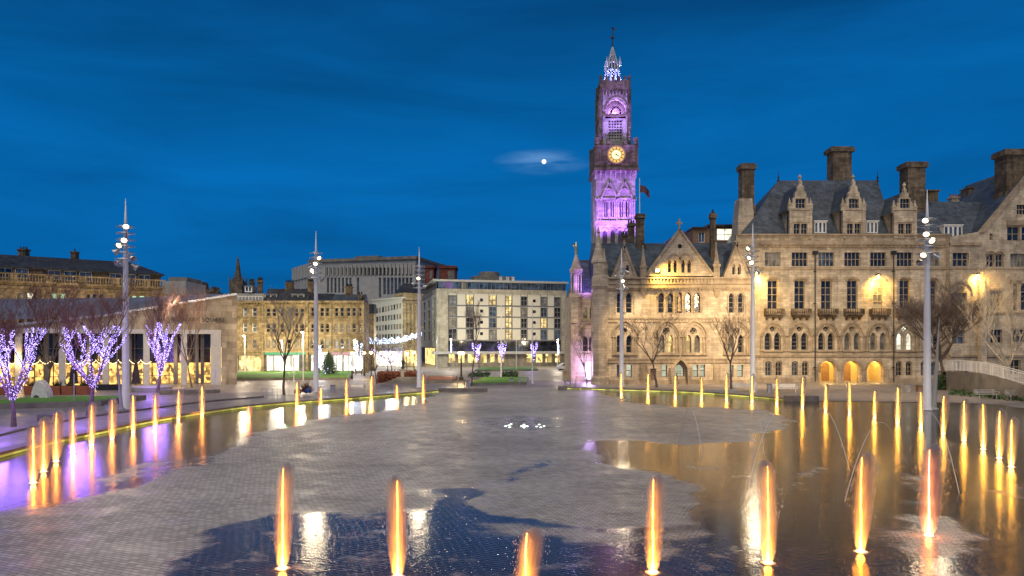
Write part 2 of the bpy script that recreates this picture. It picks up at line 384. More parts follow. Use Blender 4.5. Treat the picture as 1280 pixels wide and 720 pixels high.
# ================================================================== THE GROUND
rng = random.Random(7)
def wetmask(poly_list, X, Y):
    """signed softness of being inside hand-placed puddle outlines (photo pixels -> ground)"""
    out = np.zeros_like(X)
    for pts, strength, soft in poly_list:
        gp = [G(x, max(y, 484)) for x, y in pts]
        px = np.array([g.x for g in gp]); py = np.array([g.y for g in gp])
        inside = np.zeros(X.shape, bool); dist = np.full(X.shape, 1e9)
        n = len(px)
        for i in range(n):
            x0, y0, x1, y1 = px[i], py[i], px[(i + 1) % n], py[(i + 1) % n]
            c = ((y0 > Y) != (y1 > Y)) & (X < (x1 - x0) * (Y - y0) / ((y1 - y0) if abs(y1 - y0) > 1e-9 else 1e-9) + x0)
            inside ^= c
            dx, dy = x1 - x0, y1 - y0; L = dx * dx + dy * dy + 1e-9
            t = np.clip(((X - x0) * dx + (Y - y0) * dy) / L, 0, 1)
            dist = np.minimum(dist, np.hypot(X - x0 - t * dx, Y - y0 - t * dy))
        s = np.where(inside, dist, -dist) / soft
        v = np.clip(.5 + .5 * s, 0, 1) * abs(strength)
        out = np.maximum(out, v) if strength > 0 else out * (1 - v)
    return out
WET = [
 ([(-60, 560), (-80, 655), (40, 642), (130, 622), (205, 592), (255, 582), (302, 552), (340, 538), (400, 524), (470, 516), (520, 506), (546, 492), (470, 492), (330, 503), (130, 536), (0, 568)], 1, .8),
 ([(745, 489), (790, 503), (860, 509), (960, 512), (985, 527), (960, 545), (900, 553), (850, 557), (800, 549), (742, 553), (735, 575), (775, 590), (850, 600), (860, 640), (845, 690), (840, 760), (1500, 760), (1500, 540), (1200, 500), (985, 500), (860, 490)], 1, .6),
 ([(684, 572), (700, 586), (640, 596), (598, 604), (590, 625), (640, 648), (760, 655), (860, 650), (860, 780), (150, 780), (190, 700), (260, 665), (350, 640), (430, 650), (520, 640), (535, 615), (600, 600), (670, 588)], .86, .5),
 ([(560, 524), (640, 519), (720, 523), (700, 537), (600, 538)], .55, 2.0),
 ([(590, 522), (720, 524), (735, 545), (700, 556), (640, 548)], .35, 2.5),
 # drier islands and broken, splashed water
 ([(590, 632), (600, 610), (680, 596), (770, 598), (825, 615), (815, 640), (720, 652), (640, 650)], -1, .4),
 ([(595, 668), (660, 660), (800, 664), (870, 672), (760, 684), (640, 682)], -.55, .5),
 ([(1090, 668), (1120, 655), (1170, 650), (1225, 660), (1235, 675), (1170, 692), (1110, 688)], -.6, .7),
 ([(1105, 604), (1150, 598), (1190, 603), (1150, 612)], -.52, .9), ([(1100, 628), (1145, 621), (1190, 628), (1145, 638)], -.52, .9),
 ([(875, 585), (905, 580), (935, 585), (905, 592)], -.48, .9), ([(980, 586), (1005, 582), (1035, 586), (1005, 591)], -.48, .9),
 ([(975, 603), (1000, 599), (1030, 603), (1000, 608)], -.48, .9), ([(860, 562), (890, 558), (920, 562), (890, 567)], -.48, 1.0),
 ([(130, 590), (200, 575), (240, 578), (190, 592), (120, 606)], -.5, .6),
 ([(860, 700), (905, 690), (960, 705), (900, 730)], -.45, .4), ([(1240, 610), (1290, 606), (1290, 622), (1250, 620)], -.5, .8),
]
def grid_floor():
    x0, x1, y0, y1, st_ = -48.0, 48.0, 9.0, 84.0, .25
    nx = int((x1 - x0) / st_) + 1; ny = int((y1 - y0) / st_) + 1
    xs = np.linspace(x0, x1, nx); ys = np.linspace(y0, y1, ny); X, Y = np.meshgrid(xs, ys)
    rs = np.random.RandomState(3)
    jx = np.sin(X * .9 + np.sin(Y * .7) * 2) * .35 + np.sin(X * 2.3 + Y * 1.7) * .15; jy = np.sin(Y * .6 + np.sin(X * .5) * 2) * .8
    wv = wetmask(WET, X + jx, Y + jy)
    v = np.stack([X, Y, np.zeros_like(X)], -1).reshape(-1, 3)
    me = bpy.data.meshes.new('pool_floor'); idx = np.arange(nx * ny).reshape(ny, nx)
    q = np.stack([idx[:-1, :-1], idx[:-1, 1:], idx[1:, 1:], idx[1:, :-1]], -1).reshape(-1, 4)
    me.vertices.add(len(v)); me.vertices.foreach_set('co', v.ravel().astype('f'))
    me.loops.add(q.size); me.loops.foreach_set('vertex_index', q.ravel().astype('i'))
    me.polygons.add(len(q)); me.polygons.foreach_set('loop_start', np.arange(0, q.size, 4).astype('i'))
    me.update(); me.validate()
    at = me.attributes.new('wet', 'FLOAT', 'POINT'); at.data.foreach_set('value', wv.ravel().astype('f'))
    return me
def floor_mat():
    m, t, b = mat('wet_granite_setts')
    tcn = N(t, 'ShaderNodeTexCoord'); V = tcn.outputs['Object']
    mp = N(t, 'ShaderNodeMapping', {0: V, 'Rotation': (0, 0, R(24))})
    wv = N(t, 'ShaderNodeTexNoise', {'Vector': V, 'Scale': .12, 'Detail': 2})
    wob = N(t, 'ShaderNodeVectorMath', {0: mp.outputs[0], 1: wv.outputs['Color']}, operation='ADD')
    br = N(t, 'ShaderNodeTexBrick', {'Vector': wob.outputs[0], 'Scale': 1.0, 'Brick Width': .24, 'Row Height': .13, 'Mortar Size': .011, 'Mortar Smooth': .4,
        'Color1': (.34, .31, .28, 1), 'Color2': (.56, .52, .475, 1), 'Mortar': (.09, .08, .073, 1)})
    a = N(t, 'ShaderNodeAttribute', attribute_name='wet')
    n1 = N(t, 'ShaderNodeTexNoise', {'Vector': V, 'Scale': .8, 'Detail': 6, 'Roughness': .62})
    n4 = N(t, 'ShaderNodeTexNoise', {'Vector': V, 'Scale': .16, 'Detail': 4})
    nn = N(t, 'ShaderNodeMath', {0: n1.outputs[0], 1: -.5}, operation='ADD')
    ns = N(t, 'ShaderNodeMath', {0: nn.outputs[0], 1: 1.9}, operation='MULTIPLY')
    ws = N(t, 'ShaderNodeMath', {0: a.outputs['Fac'], 1: ns.outputs[0]}, operation='ADD')
    br3 = N(t, 'ShaderNodeMath', {0: br.outputs['Fac'], 1: .22}, operation='MULTIPLY')
    ws2 = N(t, 'ShaderNodeMath', {0: ws.outputs[0], 1: br3.outputs[0]}, operation='ADD')
    wet = N(t, 'ShaderNodeMapRange', {0: ws2.outputs[0], 1: .2, 2: .86, 3: 0, 4: 1}, interpolation_type='SMOOTHSTEP')
    tone = N(t, 'ShaderNodeMapRange', {0: n4.outputs[0], 1: .3, 2: .7, 3: .72, 4: 1.22})
    s1 = N(t, 'ShaderNodeVectorMath', {0: br.outputs[0]}, operation='SCALE'); t.links.new(tone.outputs[0], s1.inputs['Scale'])
    dk = N(t, 'ShaderNodeMapRange', {0: wet.outputs[0], 1: 0, 2: 1, 3: 1.0, 4: .07})
    s2 = N(t, 'ShaderNodeVectorMath', {0: s1.outputs[0]}, operation='SCALE'); t.links.new(dk.outputs[0], s2.inputs['Scale'])
    t.links.new(s2.outputs[0], b.inputs['Base Color'])
    rg = N(t, 'ShaderNodeMapRange', {0: wet.outputs[0], 1: 0, 2: 1, 3: .50, 4: .085}); 
    rn = N(t, 'ShaderNodeMath', {0: rg.outputs[0], 1: n1.outputs[0]}, operation='MULTIPLY')
    rr = N(t, 'ShaderNodeMath', {0: rn.outputs[0], 1: 1.9}, operation='MULTIPLY')
    t.links.new(rr.outputs[0], b.inputs['Roughness']); b.inputs['Specular IOR Level'].default_value = .5; b.inputs['IOR'].default_value = 1.42
    rip = N(t, 'ShaderNodeTexNoise', {'Vector': V, 'Scale': 2.4, 'Detail': 5, 'Roughness': .62, 'Distortion': .6})
    st1 = N(t, 'ShaderNodeMapRange', {0: wet.outputs[0], 1: 0, 2: 1, 3: .85, 4: .22})
    bp = N(t, 'ShaderNodeBump', {'Height': br.outputs['Fac'], 'Strength': st1.outputs[0], 'Distance': -.012})
    bp2 = N(t, 'ShaderNodeBump', {'Height': rip.outputs[0], 'Strength': .10, 'Distance': .04, 'Normal': bp.outputs[0]})
    g9 = N(t, 'ShaderNodeTexNoise', {'Vector': V, 'Scale': 26, 'Detail': 2})
    rp2 = N(t, 'ShaderNodeTexNoise', {'Vector': V, 'Scale': 8.5, 'Detail': 3, 'Roughness': .6, 'Distortion': .4})
    st2 = N(t, 'ShaderNodeMapRange', {0: n4.outputs[0], 1: .40, 2: .6, 3: .03, 4: .30})
    bpx = N(t, 'ShaderNodeBump', {'Height': rp2.outputs[0], 'Strength': st2.outputs[0], 'Distance': .02, 'Normal': bp2.outputs[0]})
    bp3 = N(t, 'ShaderNodeBump', {'Height': g9.outputs[0], 'Strength': .10, 'Distance': .012, 'Normal': bpx.outputs[0]})
    t.links.new(bp3.outputs[0], b.inputs['Normal'])
    return m
pf = bpy.data.objects.new('pool_floor', grid_floor()); COL.objects.link(pf); pf.data.materials.append(floor_mat()); struct(pf)
pf.location.z = .004
def paving_mat(name, c, bw, bh, rot=0, rough=.42):
    m, t, b = mat(name)
    tcn = N(t, 'ShaderNodeTexCoord'); V = tcn.outputs['Object']; mp = N(t, 'ShaderNodeMapping', {0: V, 'Rotation': (0, 0, R(rot))})
    br = N(t, 'ShaderNodeTexBrick', {'Vector': mp.outputs[0], 'Scale': 1, 'Brick Width': bw, 'Row Height': bh, 'Mortar Size': .012,
        'Color1': rgba([x * .85 for x in c]), 'Color2': rgba([x * 1.15 for x in c]), 'Mortar': rgba([x * .55 for x in c])})
    n = N(t, 'ShaderNodeTexNoise', {'Vector': V, 'Scale': .25, 'Detail': 6, 'Roughness': .6})
    r = N(t, 'ShaderNodeMapRange', {0: n.outputs[0], 1: .3, 2: .7, 3: .75, 4: 1.2})
    s = N(t, 'ShaderNodeVectorMath', {0: br.outputs[0]}, operation='SCALE'); t.links.new(r.outputs[0], s.inputs['Scale'])
    t.links.new(s.outputs[0], b.inputs['Base Color'])
    r2 = N(t, 'ShaderNodeMapRange', {0: n.outputs[0], 1: .35, 2: .65, 3: rough * .7, 4: rough * 1.4}); t.links.new(r2.outputs[0], b.inputs['Roughness'])
    bp = N(t, 'ShaderNodeBump', {'Height': br.outputs['Fac'], 'Strength': .3, 'Distance': -.01}); t.links.new(bp.outputs[0], b.inputs['Normal'])
    return m
PAVE = paving_mat('plaza_flagstones', (.27, .235, .225), .9, .6)
ROAD = paving_mat('road_surface', (.16, .15, .14), 3, 3); 
g_ = MB(); g_.poly([(-3000, -200, -.02), (3000, -200, -.02), (3000, 5000, -.02), (-3000, 5000, -.02)]); struct(g_.build('ground', ROAD))

RIM_L = [(-70, 592), (0, 573), (60, 557), (130, 542), (200, 527), (295, 512), (360, 505.5), (420, 501), (480, 496), (548, 490.5)]
RIM_R = [(707, 486.5), (760, 488), (850, 491), (920, 495.5), (985, 501.5)]
def smooth_line(pts, n=6):
    g = [G(x, y) for x, y in pts]; out = []
    for i in range(len(g) - 1):
        p0 = g[max(i - 1, 0)]; p1 = g[i]; p2 = g[i + 1]; p3 = g[min(i + 2, len(g) - 1)]
        for k in range(n):
            t = k / n; out.append(.5 * ((2 * p1) + (-p0 + p2) * t + (2 * p0 - 5 * p1 + 4 * p2 - p3) * t * t + (-p0 + 3 * p1 - 3 * p2 + p3) * t ** 3))
    return out + [g[-1]]
def ribbon(line, o0, o1, z0, z1):
    """solid band following a line, from offset o0 to o1 on its outer side"""
    m = MB(); n = len(line); vs = []
    for i, p in enumerate(line):
        d = (line[min(i + 1, n - 1)] - line[max(i - 1, 0)]).normalized(); nn = Vector((-d.y, d.x, 0))
        a = p + nn * o0; b = p + nn * o1
        vs += [(a.x, a.y, z0), (b.x, b.y, z0), (b.x, b.y, z1), (a.x, a.y, z1)]
    fs = [(0, 1, 2, 3), tuple((n - 1) * 4 + k for k in (3, 2, 1, 0))]
    for i in range(n - 1):
        for k in range(4): fs.append((i * 4 + k, (i + 1) * 4 + k, (i + 1) * 4 + (k + 1) % 4, i * 4 + (k + 1) % 4))
    m.add(vs, fs); return m
KERBST = plain('kerb_granite', (.20, .175, .155), .5, var=.25, scale=2, bump=.1)
for nm, line in (('left', smooth_line(RIM_L)), ('right', smooth_line(RIM_R))):
    k = T('pool_rim', 'raised stone rim with glowing yellow light strip curving round the %s side of the pool' % nm, 'kerb', (line[0].x, line[0].y, 0), 'stone rims round the pool')
    ribbon(line, .0, .75, -.01, .24).build('coping', KERBST, k)
    ribbon(line, -.03, .0, .03, .115).build('light_strip', STRIP, k)
# plaza behind the rims: flagstones one kerb step above the pool
def plaza(line, far):
    m = MB(); pts = []
    n = len(line)
    for i, p in enumerate(line):
        d = (line[min(i + 1, n - 1)] - line[max(i - 1, 0)]).normalized(); nn = Vector((-d.y, d.x, 0)); q = p + nn * .74
        pts.append((q.x, q.y, .02))
    m.poly(pts + [(x, y, .02) for x, y in far]); return m
rl = smooth_line(RIM_L)
pl = plaza(rl, [(G(548, 484).x, 81), (0, 84), (-6, 118), (-130, 118), (-130, 30)])
struct(pl.build('paved_plaza', PAVE))
rr_ = smooth_line(RIM_R)
pl = plaza(rr_, [(36, 60), (70, 40), (120, 40), (120, 99), (0, 99), (0, 84), (6, 82)])
struct(pl.build('paved_plaza', PAVE))
m = MB(); m.poly([(30, 20, .012), (70, 5, .012), (70, 40, .012), (36, 60, .012), (27.5, 63, .012), (26, 50, .012), (28, 35, .012)]); 
m = MB(); m.poly([(-60, 84, .0), (60, 84, .0), (60, 175, .0), (-110, 175, .0), (-110, 118, 0), (-60, 118, 0)]); struct(m.build('city_street', paving_mat('street_paving', (.44, .40, .35), 1.2, .8)))
# a second shallow step in the left plaza
st_line = smooth_line([(-60, 562), (0, 546), (50, 534), (110, 523), (180, 513), (260, 503), (330, 497)])
k = ribbon(st_line, 0, .35, .02, .14).build('stone_step', KERBST); tag(k, 'low dark stone step running between the left pool rim and the purple lit trees', 'step')

# ================================================================== CITY HALL, right block
hall = T('city_hall', 'large victorian sandstone town hall with slate roof, stone dormers, arched windows and yellow lit arcade', 'town hall', P(1065, 478, 94) * 1.0)
hall.location.z = 0
fc = Face(640, 94)
fr = Face(640, 93.4)
holes = []
xs7 = [966, 999.8, 1033, 1065.5, 1098, 1131, 1164.5]
for x in xs7: window(fc, hall, holes, x - 10, x + 10, 315.5, 333, nx=4, nz=2, glass=rng.choice([GL, GL, GLC, GLB]), rec=.22)
for i, x in enumerate(xs7): window(fc, hall, holes, x - 6.6, x + 6.6, 349, 386, 'seg', nx=2, nz=4, glass=[GL, GL, GL, GL, GLC, GL, GL][i], rec=.3)
glz = [GL, GL, GL, GLC, GLC, LWHITE, GL]
for i, x in enumerate(xs7):
    for s in (-1, 1):
        window(fc, hall, holes, x + s * 6 - 4.2, x + s * 6 + 4.2, 415.5, 437.5, 'point', nx=1, nz=3, glass=glz[i], rec=.45, bar=.05)
    o = disc(fc.u(x), fc.z(411, x), .42); holes.append(o)
    q = fc.mb(); q.shape(inset(o, .03), [disc(fc.u(x) + dx, fc.z(411, x) + dz, .15, 8) for dx, dz in ((.17, 0), (-.17, 0), (0, .17), (0, -.17))], .3, .38); rr1 = q.build('rose_window', FRAMEST, hall)
    q = fc.mb(); q.shape(inset(o, .03), (), .4, .44); q.build('pane', glz[i], rr1)
for x in (960.5, 973.5, 993.6, 1006.7, 1124, 1136.3, 1155, 1168):
    window(fc, hall, holes, x - 4, x + 4, 451.5, 469.5, 'round', nx=2, nz=3, glass=rng.choice([GL, GLB, GLB]), rise=.25, bar=.05)
arcs = []
for x in (1035, 1065, 1094.4):
    a, b = fc.u(x - 10.3), fc.u(x + 10.3); w = (b - a) / 2
    arcs.append(arch(a, b, fc.z(478.6), fc.z(461.5), w)); 
L_, R_ = fc.u(922), fc.u(1187)
zt = fc.z(305)
# merge arcade openings into the wall outline so they reach the ground
outl = [(L_, 0)]
for o in arcs: outl += [(o[0][0], 0)] + [o[i] for i in range(len(o) - 1, 1, -1)] + [(o[1][0], 0)]
outl += [(R_, 0), (R_, zt), (L_, zt)]
q = fc.mb(); q.shape(outl, holes, 0, .8); q.build('wall', STONE, hall)
q = fc.mb()                       # arcade room
q.box(fc.u(1022), fc.u(1108), 4.2, 4.4, 0, 4.2); q.box(fc.u(1022), fc.u(1108), .82, 4.2, 3.55, 3.75)
q.box(fc.u(1022), fc.u(1022) + .2, .82, 4.2, 0, 3.6); q.box(fc.u(1108) - .2, fc.u(1108), .82, 4.2, 0, 3.6)
arcr = q.build('arcade_room', ARCHG, hall)
hd = []
for x in (1040, 1068, 1098): window(fc, arcr, hd, x - 3, x + 3, 456, 468, 'round', nx=2, nz=2, glass=GL, rec=4.05, bar=.06)
for x in (1049, 1077): 
    q = fc.mb(); q.shape(arch(fc.u(x) - .5, fc.u(x) + .5, .02, 2.0, .5), (), 4.1, 4.2); q.build('door', WOOD, arcr)
for x in (1035, 1065, 1094.4): lamp('POINT', (P(x, 460, 96).x, 96.2, 3.2), 420, (1, .62, .16), hall, size=.1)
t_ = fc.mb()
band(fc, t_, 921, 1188, 334, 336.5, .18); band(fc, t_, 921, 1188, 443.5, 446, .2); band(fc, t_, 921, 1188, 301.5, 303.5, .3); band(fc, t_, 921, 1188, 303.5, 306.5, .42); band(fc, t_, 921, 1188, 306.5, 309, .25)
band(fc, t_, 921, 1024, 473, 479, .22); band(fc, t_, 1106, 1188, 473, 479, .22); band(fc, t_, 921, 1188, 292.5, 294.5, .25)
for x in xs7:
    band(fc, t_, x - 8.6, x + 8.6, 388, 390, .2)
    hood(fc, t_, x - 7.4, x + 7.4, 351, .35, .17, .2)
    hood(fc, t_, x - 12.8, x + 12.8, 419.5, 1.55, .22, .22, .25); hood(fc, t_, x - 10.4, x + 10.4, 419.5, 1.2, .14, .1, .2)
    band(fc, t_, x - 12.5, x + 12.5, 438.2, 440, .22)
    for s in (-1, 1): t_.lathe([(.2, fc.z(439)), (.13, fc.z(437)), (.13, fc.z(422)), (.25, fc.z(419.5))], fc.u(x + s * 14.5), -.1, 8)
    for s in (-1, 0, 1): t_.lathe([(.09, fc.z(437.5)), (.09, fc.z(423)), (.15, fc.z(421))], fc.u(x + s * 11) if s else fc.u(x), .12, 6)
for x in (1035, 1065, 1094.4): hood(fc, t_, x - 10.8, x + 10.8, 461.5, 1.13, .3, .18, .1)
for x in (1020, 1050, 1079.7, 1109): band(fc, t_, x - 3, x + 3, 460.5, 462.8, .2); t_.lathe([(.3, 0), (.22, .3), (.2, fc.z(463))], fc.u(x), -.02, 8)
u0 = fc.u(922)
while u0 < R_: t_.box(u0, u0 + .22, -.33, 0, fc.z(309.2), fc.z(307)); u0 += .55
t_.build('stone_trim', TRIM, hall)
for x in xs7:
    q = fc.mb(); zb, za = fc.z(395), fc.z(386); ub, ua = fc.u(x - 11.5), fc.u(x + 11.5)
    q.box(ub, ua, -.85, 0, zb + .1, zb + .28); q.box(ub + .1, ua - .1, -.6, 0, zb - .12, zb + .1); q.box(ub, ua, -.85, -.75, za - .1, za)
    for k_ in range(9): u_ = ub + (ua - ub) * k_ / 8; q.box(u_ - .04, u_ + .04, -.84, -.76, zb + .25, za - .08)
    for k_ in range(2): u_ = (ub, ua - .1)[k_]; q.box(u_, u_ + .1, -.8, 0, zb + .25, za)
    for f_ in (.15, .5, .85): u_ = ub + (ua - ub) * f_; q.hull([(u_ - .1, -.1, zb - .55), (u_ + .1, -.1, zb - .55), (u_ + .1, .0, zb - .55), (u_ - .1, 0, zb - .55)], [(u_ - .12, -.7, zb), (u_ + .12, -.7, zb), (u_ + .12, 0, zb), (u_ - .12, 0, zb)])
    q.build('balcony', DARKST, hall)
for x in (1018, 1116):
    q = fc.mb(); q.tube([(fc.u(x), -.25, .1), (fc.u(x), -.25, fc.z(318))], .07, 6); q.box(fc.u(x) - .3, fc.u(x) + .3, -.42, -.05, fc.z(318.5), fc.z(314)); 
    for y in (340, 380, 420, 460): q.box(fc.u(x) - .12, fc.u(x) + .12, -.3, 0, fc.z(y), fc.z(y) + .15)
    q.build('downpipe', BLACK, hall)
q = fc.mb(); q.box(L_, R_, .1, .6, zt, fc.z(294.5)); 
for x in (922, 988, 1016, 1053, 1082, 1119, 1145, 1186): q.box(fc.u(x) - .2, fc.u(x) + .2, -.05, .75, zt, fc.z(293))
q.build('parapet', STONE, hall)
# body and roofs
q = MB(); a = P(922, 478, 94).x; b = P(1187, 478, 94).x
q.box(a, b, 98.6, 112, 0, fc.z(300)); q.box(a, b, 94.82, 98.6, 8.5, fc.z(300)); q.build('rear_wall', STONE, hall)
def roof_hip(x0, x1, y0, y1, z0, rx0, rx1, ry, rz, m, parent, name='roof'):
    q = MB(); q.add([(x0, y0, z0), (x1, y0, z0), (x1, y1, z0), (x0, y1, z0), (rx0, ry, rz), (rx1, ry, rz)], [(0, 1, 5, 4), (1, 2, 5), (2, 3, 4, 5), (3, 0, 4), (3, 2, 1, 0)])
    return q.build(name, m, parent)
ze = fc.z(297)
rd = P(973, 225.5, 101); re = P(1097, 227.5, 101)
roof_hip(P(925, 300, 94.9).x, P(1120, 300, 94.9).x, 94.95, 108, ze, rd.x, re.x, 101, rd.z, SLATE, hall)
ra = P(1108, 252, 100)
roof_hip(P(1095, 300, 94.9).x, P(1240, 300, 94.9).x, 94.98, 106, ze - .02, ra.x, P(1238, 252, 100).x, 100, ra.z, SLATE, hall)
for px in (973, 1097):
    f_ = P(px, 226, 101); q = MB(); q.lathe([(.22, f_.z - .2), (.1, f_.z + .3), (.16, f_.z + .5), (.05, f_.z + .6), (.03, f_.z + 1.4)], f_.x, 101, 6); q.build('roof_finial', BLACK, hall)
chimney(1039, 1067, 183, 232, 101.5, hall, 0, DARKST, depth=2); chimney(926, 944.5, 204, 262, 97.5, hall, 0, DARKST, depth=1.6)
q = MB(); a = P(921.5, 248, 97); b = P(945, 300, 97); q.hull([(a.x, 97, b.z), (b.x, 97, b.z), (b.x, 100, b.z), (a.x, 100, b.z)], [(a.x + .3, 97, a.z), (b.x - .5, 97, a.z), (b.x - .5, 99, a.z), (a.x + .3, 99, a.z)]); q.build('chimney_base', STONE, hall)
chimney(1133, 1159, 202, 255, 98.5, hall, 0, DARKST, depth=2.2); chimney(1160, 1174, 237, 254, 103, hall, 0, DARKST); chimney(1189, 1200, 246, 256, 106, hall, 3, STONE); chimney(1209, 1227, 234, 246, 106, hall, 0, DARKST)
def stone_dormer(cx, apex, yb):
    d = Face(640, 93.95); holes_ = []
    hw = 13.2; ex = 263
    if apex > 230: ex = 266
    dm = T.__globals__['MB'](); fcd = d
    q = fcd.mb()
    # stepped gable outline
    L, Rr, C = fcd.u(cx - hw), fcd.u(cx + hw), fcd.u(cx)
    zb, zx, za = fcd.z(yb), fcd.z(ex), fcd.z(apex)
    ow = [(L, zb), (Rr, zb), (Rr, zx + .25)]
    steps = 5
    for i in range(steps):
        t0 = i / steps; x_ = Rr + (C - Rr) * (i + .35) / steps; z_ = zx + (za - zx) * (i + 1) / steps
        ow += [(x_, zx + (za - zx) * i / steps + .25), (x_, z_)]
    left = [(2 * C - x, z) for x, z in ow[2:]][::-1]
    o_ = bpy.data.objects.new('dormer', bpy.data.meshes.new('x')); bpy.data.objects.remove(o_)
    hs = []
    # dormer is a part; its windows are sub-parts
    par = MB()
    hs_spec = [((cx - 8.6, cx - .7, 279.5, 293), 2, 2), ((cx + .7, cx + 8.6, 279.5, 293), 2, 2), ((cx - 6.2, cx + 6.2, 248.5, 260), 3, 2)]
    cut = []
    for (x0, x1, yt, yb2), nx_, nz_ in hs_spec:
        a, b = fcd.u(x0), fcd.u(x1); cut.append([(a, fcd.z(yb2)), (b, fcd.z(yb2)), (b, fcd.z(yt)), (a, fcd.z(yt))])
    q.shape(ow + left, cut, 0, .5)
    q.box(L - .1, Rr + .1, -.12, .1, fcd.z(277.5), fcd.z(276)); q.box(L - .1, Rr + .1, -.12, .1, fcd.z(262.5), fcd.z(261)); q.box(L - .1, L + .25, -.1, .1, zb, zx); q.box(Rr - .25, Rr + .1, -.1, .1, zb, zx)
    q.lathe([(.2, za), (.1, za + .3), (.25, za + .5), (.05, za + .9)], C, .25, 6)
    for s in (-1, 1): pinnacle(q, C + s * (Rr - C), .25, zx, zx + 1.7, .45)
    q.box(L + .1, Rr - .1, .5, 7.0, zb, zx + .2)
    dd = q.build('dormer', STONE, hall)
    for (x0, x1, yt, yb2), nx_, nz_ in hs_spec:
        f_ = window(fcd, dd, [], x0, x1, yt, yb2, nx=nx_, nz=nz_, glass=GL, rec=.2, bar=.06)
        for c_ in list(f_.children): pass
    r_ = fcd.mb(); r_.add([(L - .35, .52, zx), (C, .52, za - .35), (Rr + .35, .52, zx), (L - .35, 9.5, zx), (C, 9.5, za - .35), (Rr + .35, 9.5, zx)], [(0, 1, 4, 3), (1, 2, 5, 4), (0, 2, 1), (3, 4, 5)]); r_.build('dormer_roof', SLATE, dd)
    for s, x_ in ((-1, L),): 
        p_ = fcd.mb(); p_.tube([(x_ - .1, .7, zb), (x_ - .1, .7, zx)], .07, 5); p_.build('downpipe', BLACK, dd)
for cx, ap in ((1000.8, 226), (1067.5, 226), (1131.5, 236)): stone_dormer(cx, ap, 298)
def white_dormer(x0, x1, yt, yb, nx_):
    d = Face(640, 95.2); q = d.mb(); a, b, zt_, zb_ = d.u(x0), d.u(x1), d.z(yt), d.z(yb)
    c_ = (b - a) / nx_
    q.shape([(a, zb_), (b, zb_), (b, zt_), (a, zt_)], [[(a + c_ * i + .12, zb_ + .15), (a + c_ * (i + 1) - .12, zb_ + .15), (a + c_ * (i + 1) - .12, zt_ - .18), (a + c_ * i + .12, zt_ - .18)] for i in range(nx_)], 0, .12)
    q.box(a - .12, b + .12, -.12, 3.5, zt_, zt_ + .14); q.box(a, b, .3, 3.5, zb_ - .3, zt_)
    w_ = q.build('attic_dormer', WHITE, hall); q = d.mb(); q.box(a + .05, b - .05, .13, .2, zb_ + .1, zt_ - .1); q.build('pane', GLB, w_)
white_dormer(1018, 1033, 277, 291.5, 3); white_dormer(1083, 1097.5, 277, 291.5, 3); white_dormer(1180, 1203, 282, 297, 4)
# gabled end block of the hall
fe = Face(640, 93.3); holes = []
for (x0, x1, yt, yb, nx_, kd) in ((1191, 1211, 316, 333, 3, 'rect'), (1233, 1243, 317, 334, 2, 'seg'), (1244.5, 1254.5, 317, 334, 2, 'seg'), (1263, 1283, 317, 334, 4, 'rect'), (1259, 1275, 284, 301, 2, 'rect'), (1277, 1293, 284, 301, 2, 'rect'),
        (1237, 1241, 292, 300, 1, 'rect'), (1271, 1284, 256, 268, 3, 'rect'), (1188, 1208.5, 366, 388, 4, 'rect'), (1237.5, 1252, 364, 387.5, 3, 'rect'), (1266, 1272, 354, 388, 1, 'rect'), (1276, 1284, 354, 388, 1, 'rect'),
        (1238, 1253, 412, 429, 3, 'rect'), (1190, 1206, 412, 430, 2, 'rect'), (1266, 1282, 412, 428, 3, 'rect'), (1190, 1214, 450, 470, 3, 'seg'), (1262, 1276, 450, 468, 2, 'rect')):
    window(fe, hall, holes, x0, x1, yt, yb, kd, nx=nx_, nz=3 if yb - yt > 20 else 2, glass=rng.choice([GL, GL, GLB, GLC]), rec=.25, bar=.09)
xa, xb, xc, xe = fe.u(1187), fe.u(1222), fe.u(1305), fe.u(1390)
q = fe.mb(); q.shape([(xa, 0), (xe, 0), (xe, fe.z(289)), (xc, fe.z(199)), (fe.u(1228), fe.z(289)), (xa, fe.z(296))], holes, 0, .8); q.build('gable_wall', STONE, hall)
q = MB(); q.box(P(1187, 0, 93.3).x, P(1390, 0, 93.3).x, 94.12, 112, 0, fe.z(297)); q.build('rear_wall', STONE, hall)
q = fe.mb(); zc = fe.z(199) + .15; q.add([(fe.u(1226), .3, fe.z(290)), (xc, .3, zc), (xe, .3, fe.z(289)), (fe.u(1226), 16, fe.z(290)), (xc, 16, zc), (xe, 16, fe.z(289)),
    (fe.u(1226), .3, fe.z(290) - .3), (xc, .3, zc - .3), (xe, .3, fe.z(289) - .3)], [(0, 1, 4, 3), (1, 2, 5, 4), (6, 7, 1, 0), (7, 8, 2, 1)]); q.build('roof', SLATE, hall)
q = fe.mb(); s0, s1 = (fe.u(1226), fe.z(291)), (xc, fe.z(198)); q.hull([(s0[0] - .25, -.15, s0[1]), (s0[0] + .45, -.15, s0[1]), (s0[0] + .45, .5, s0[1]), (s0[0] - .25, .5, s0[1])], [(s1[0] - .25, -.15, s1[1] + .3), (s1[0] + .45, -.15, s1[1] + .3), (s1[0] + .45, .5, s1[1] + .3), (s1[0] - .25, .5, s1[1] + .3)])
band(fe, q, 1187, 1390, 334.5, 336.5, .15); band(fe, q, 1187, 1390, 390, 392, .15); band(fe, q, 1187, 1390, 443.5, 446, .2); band(fe, q, 1187, 1390, 472, 479, .2)
hood(fe, q, 1188, 1214, 364, 1.1, .25, .2, .2); hood(fe, q, 1232.5, 1243.5, 319, .45, .13, .15); hood(fe, q, 1244, 1255, 319, .45, .13, .15)
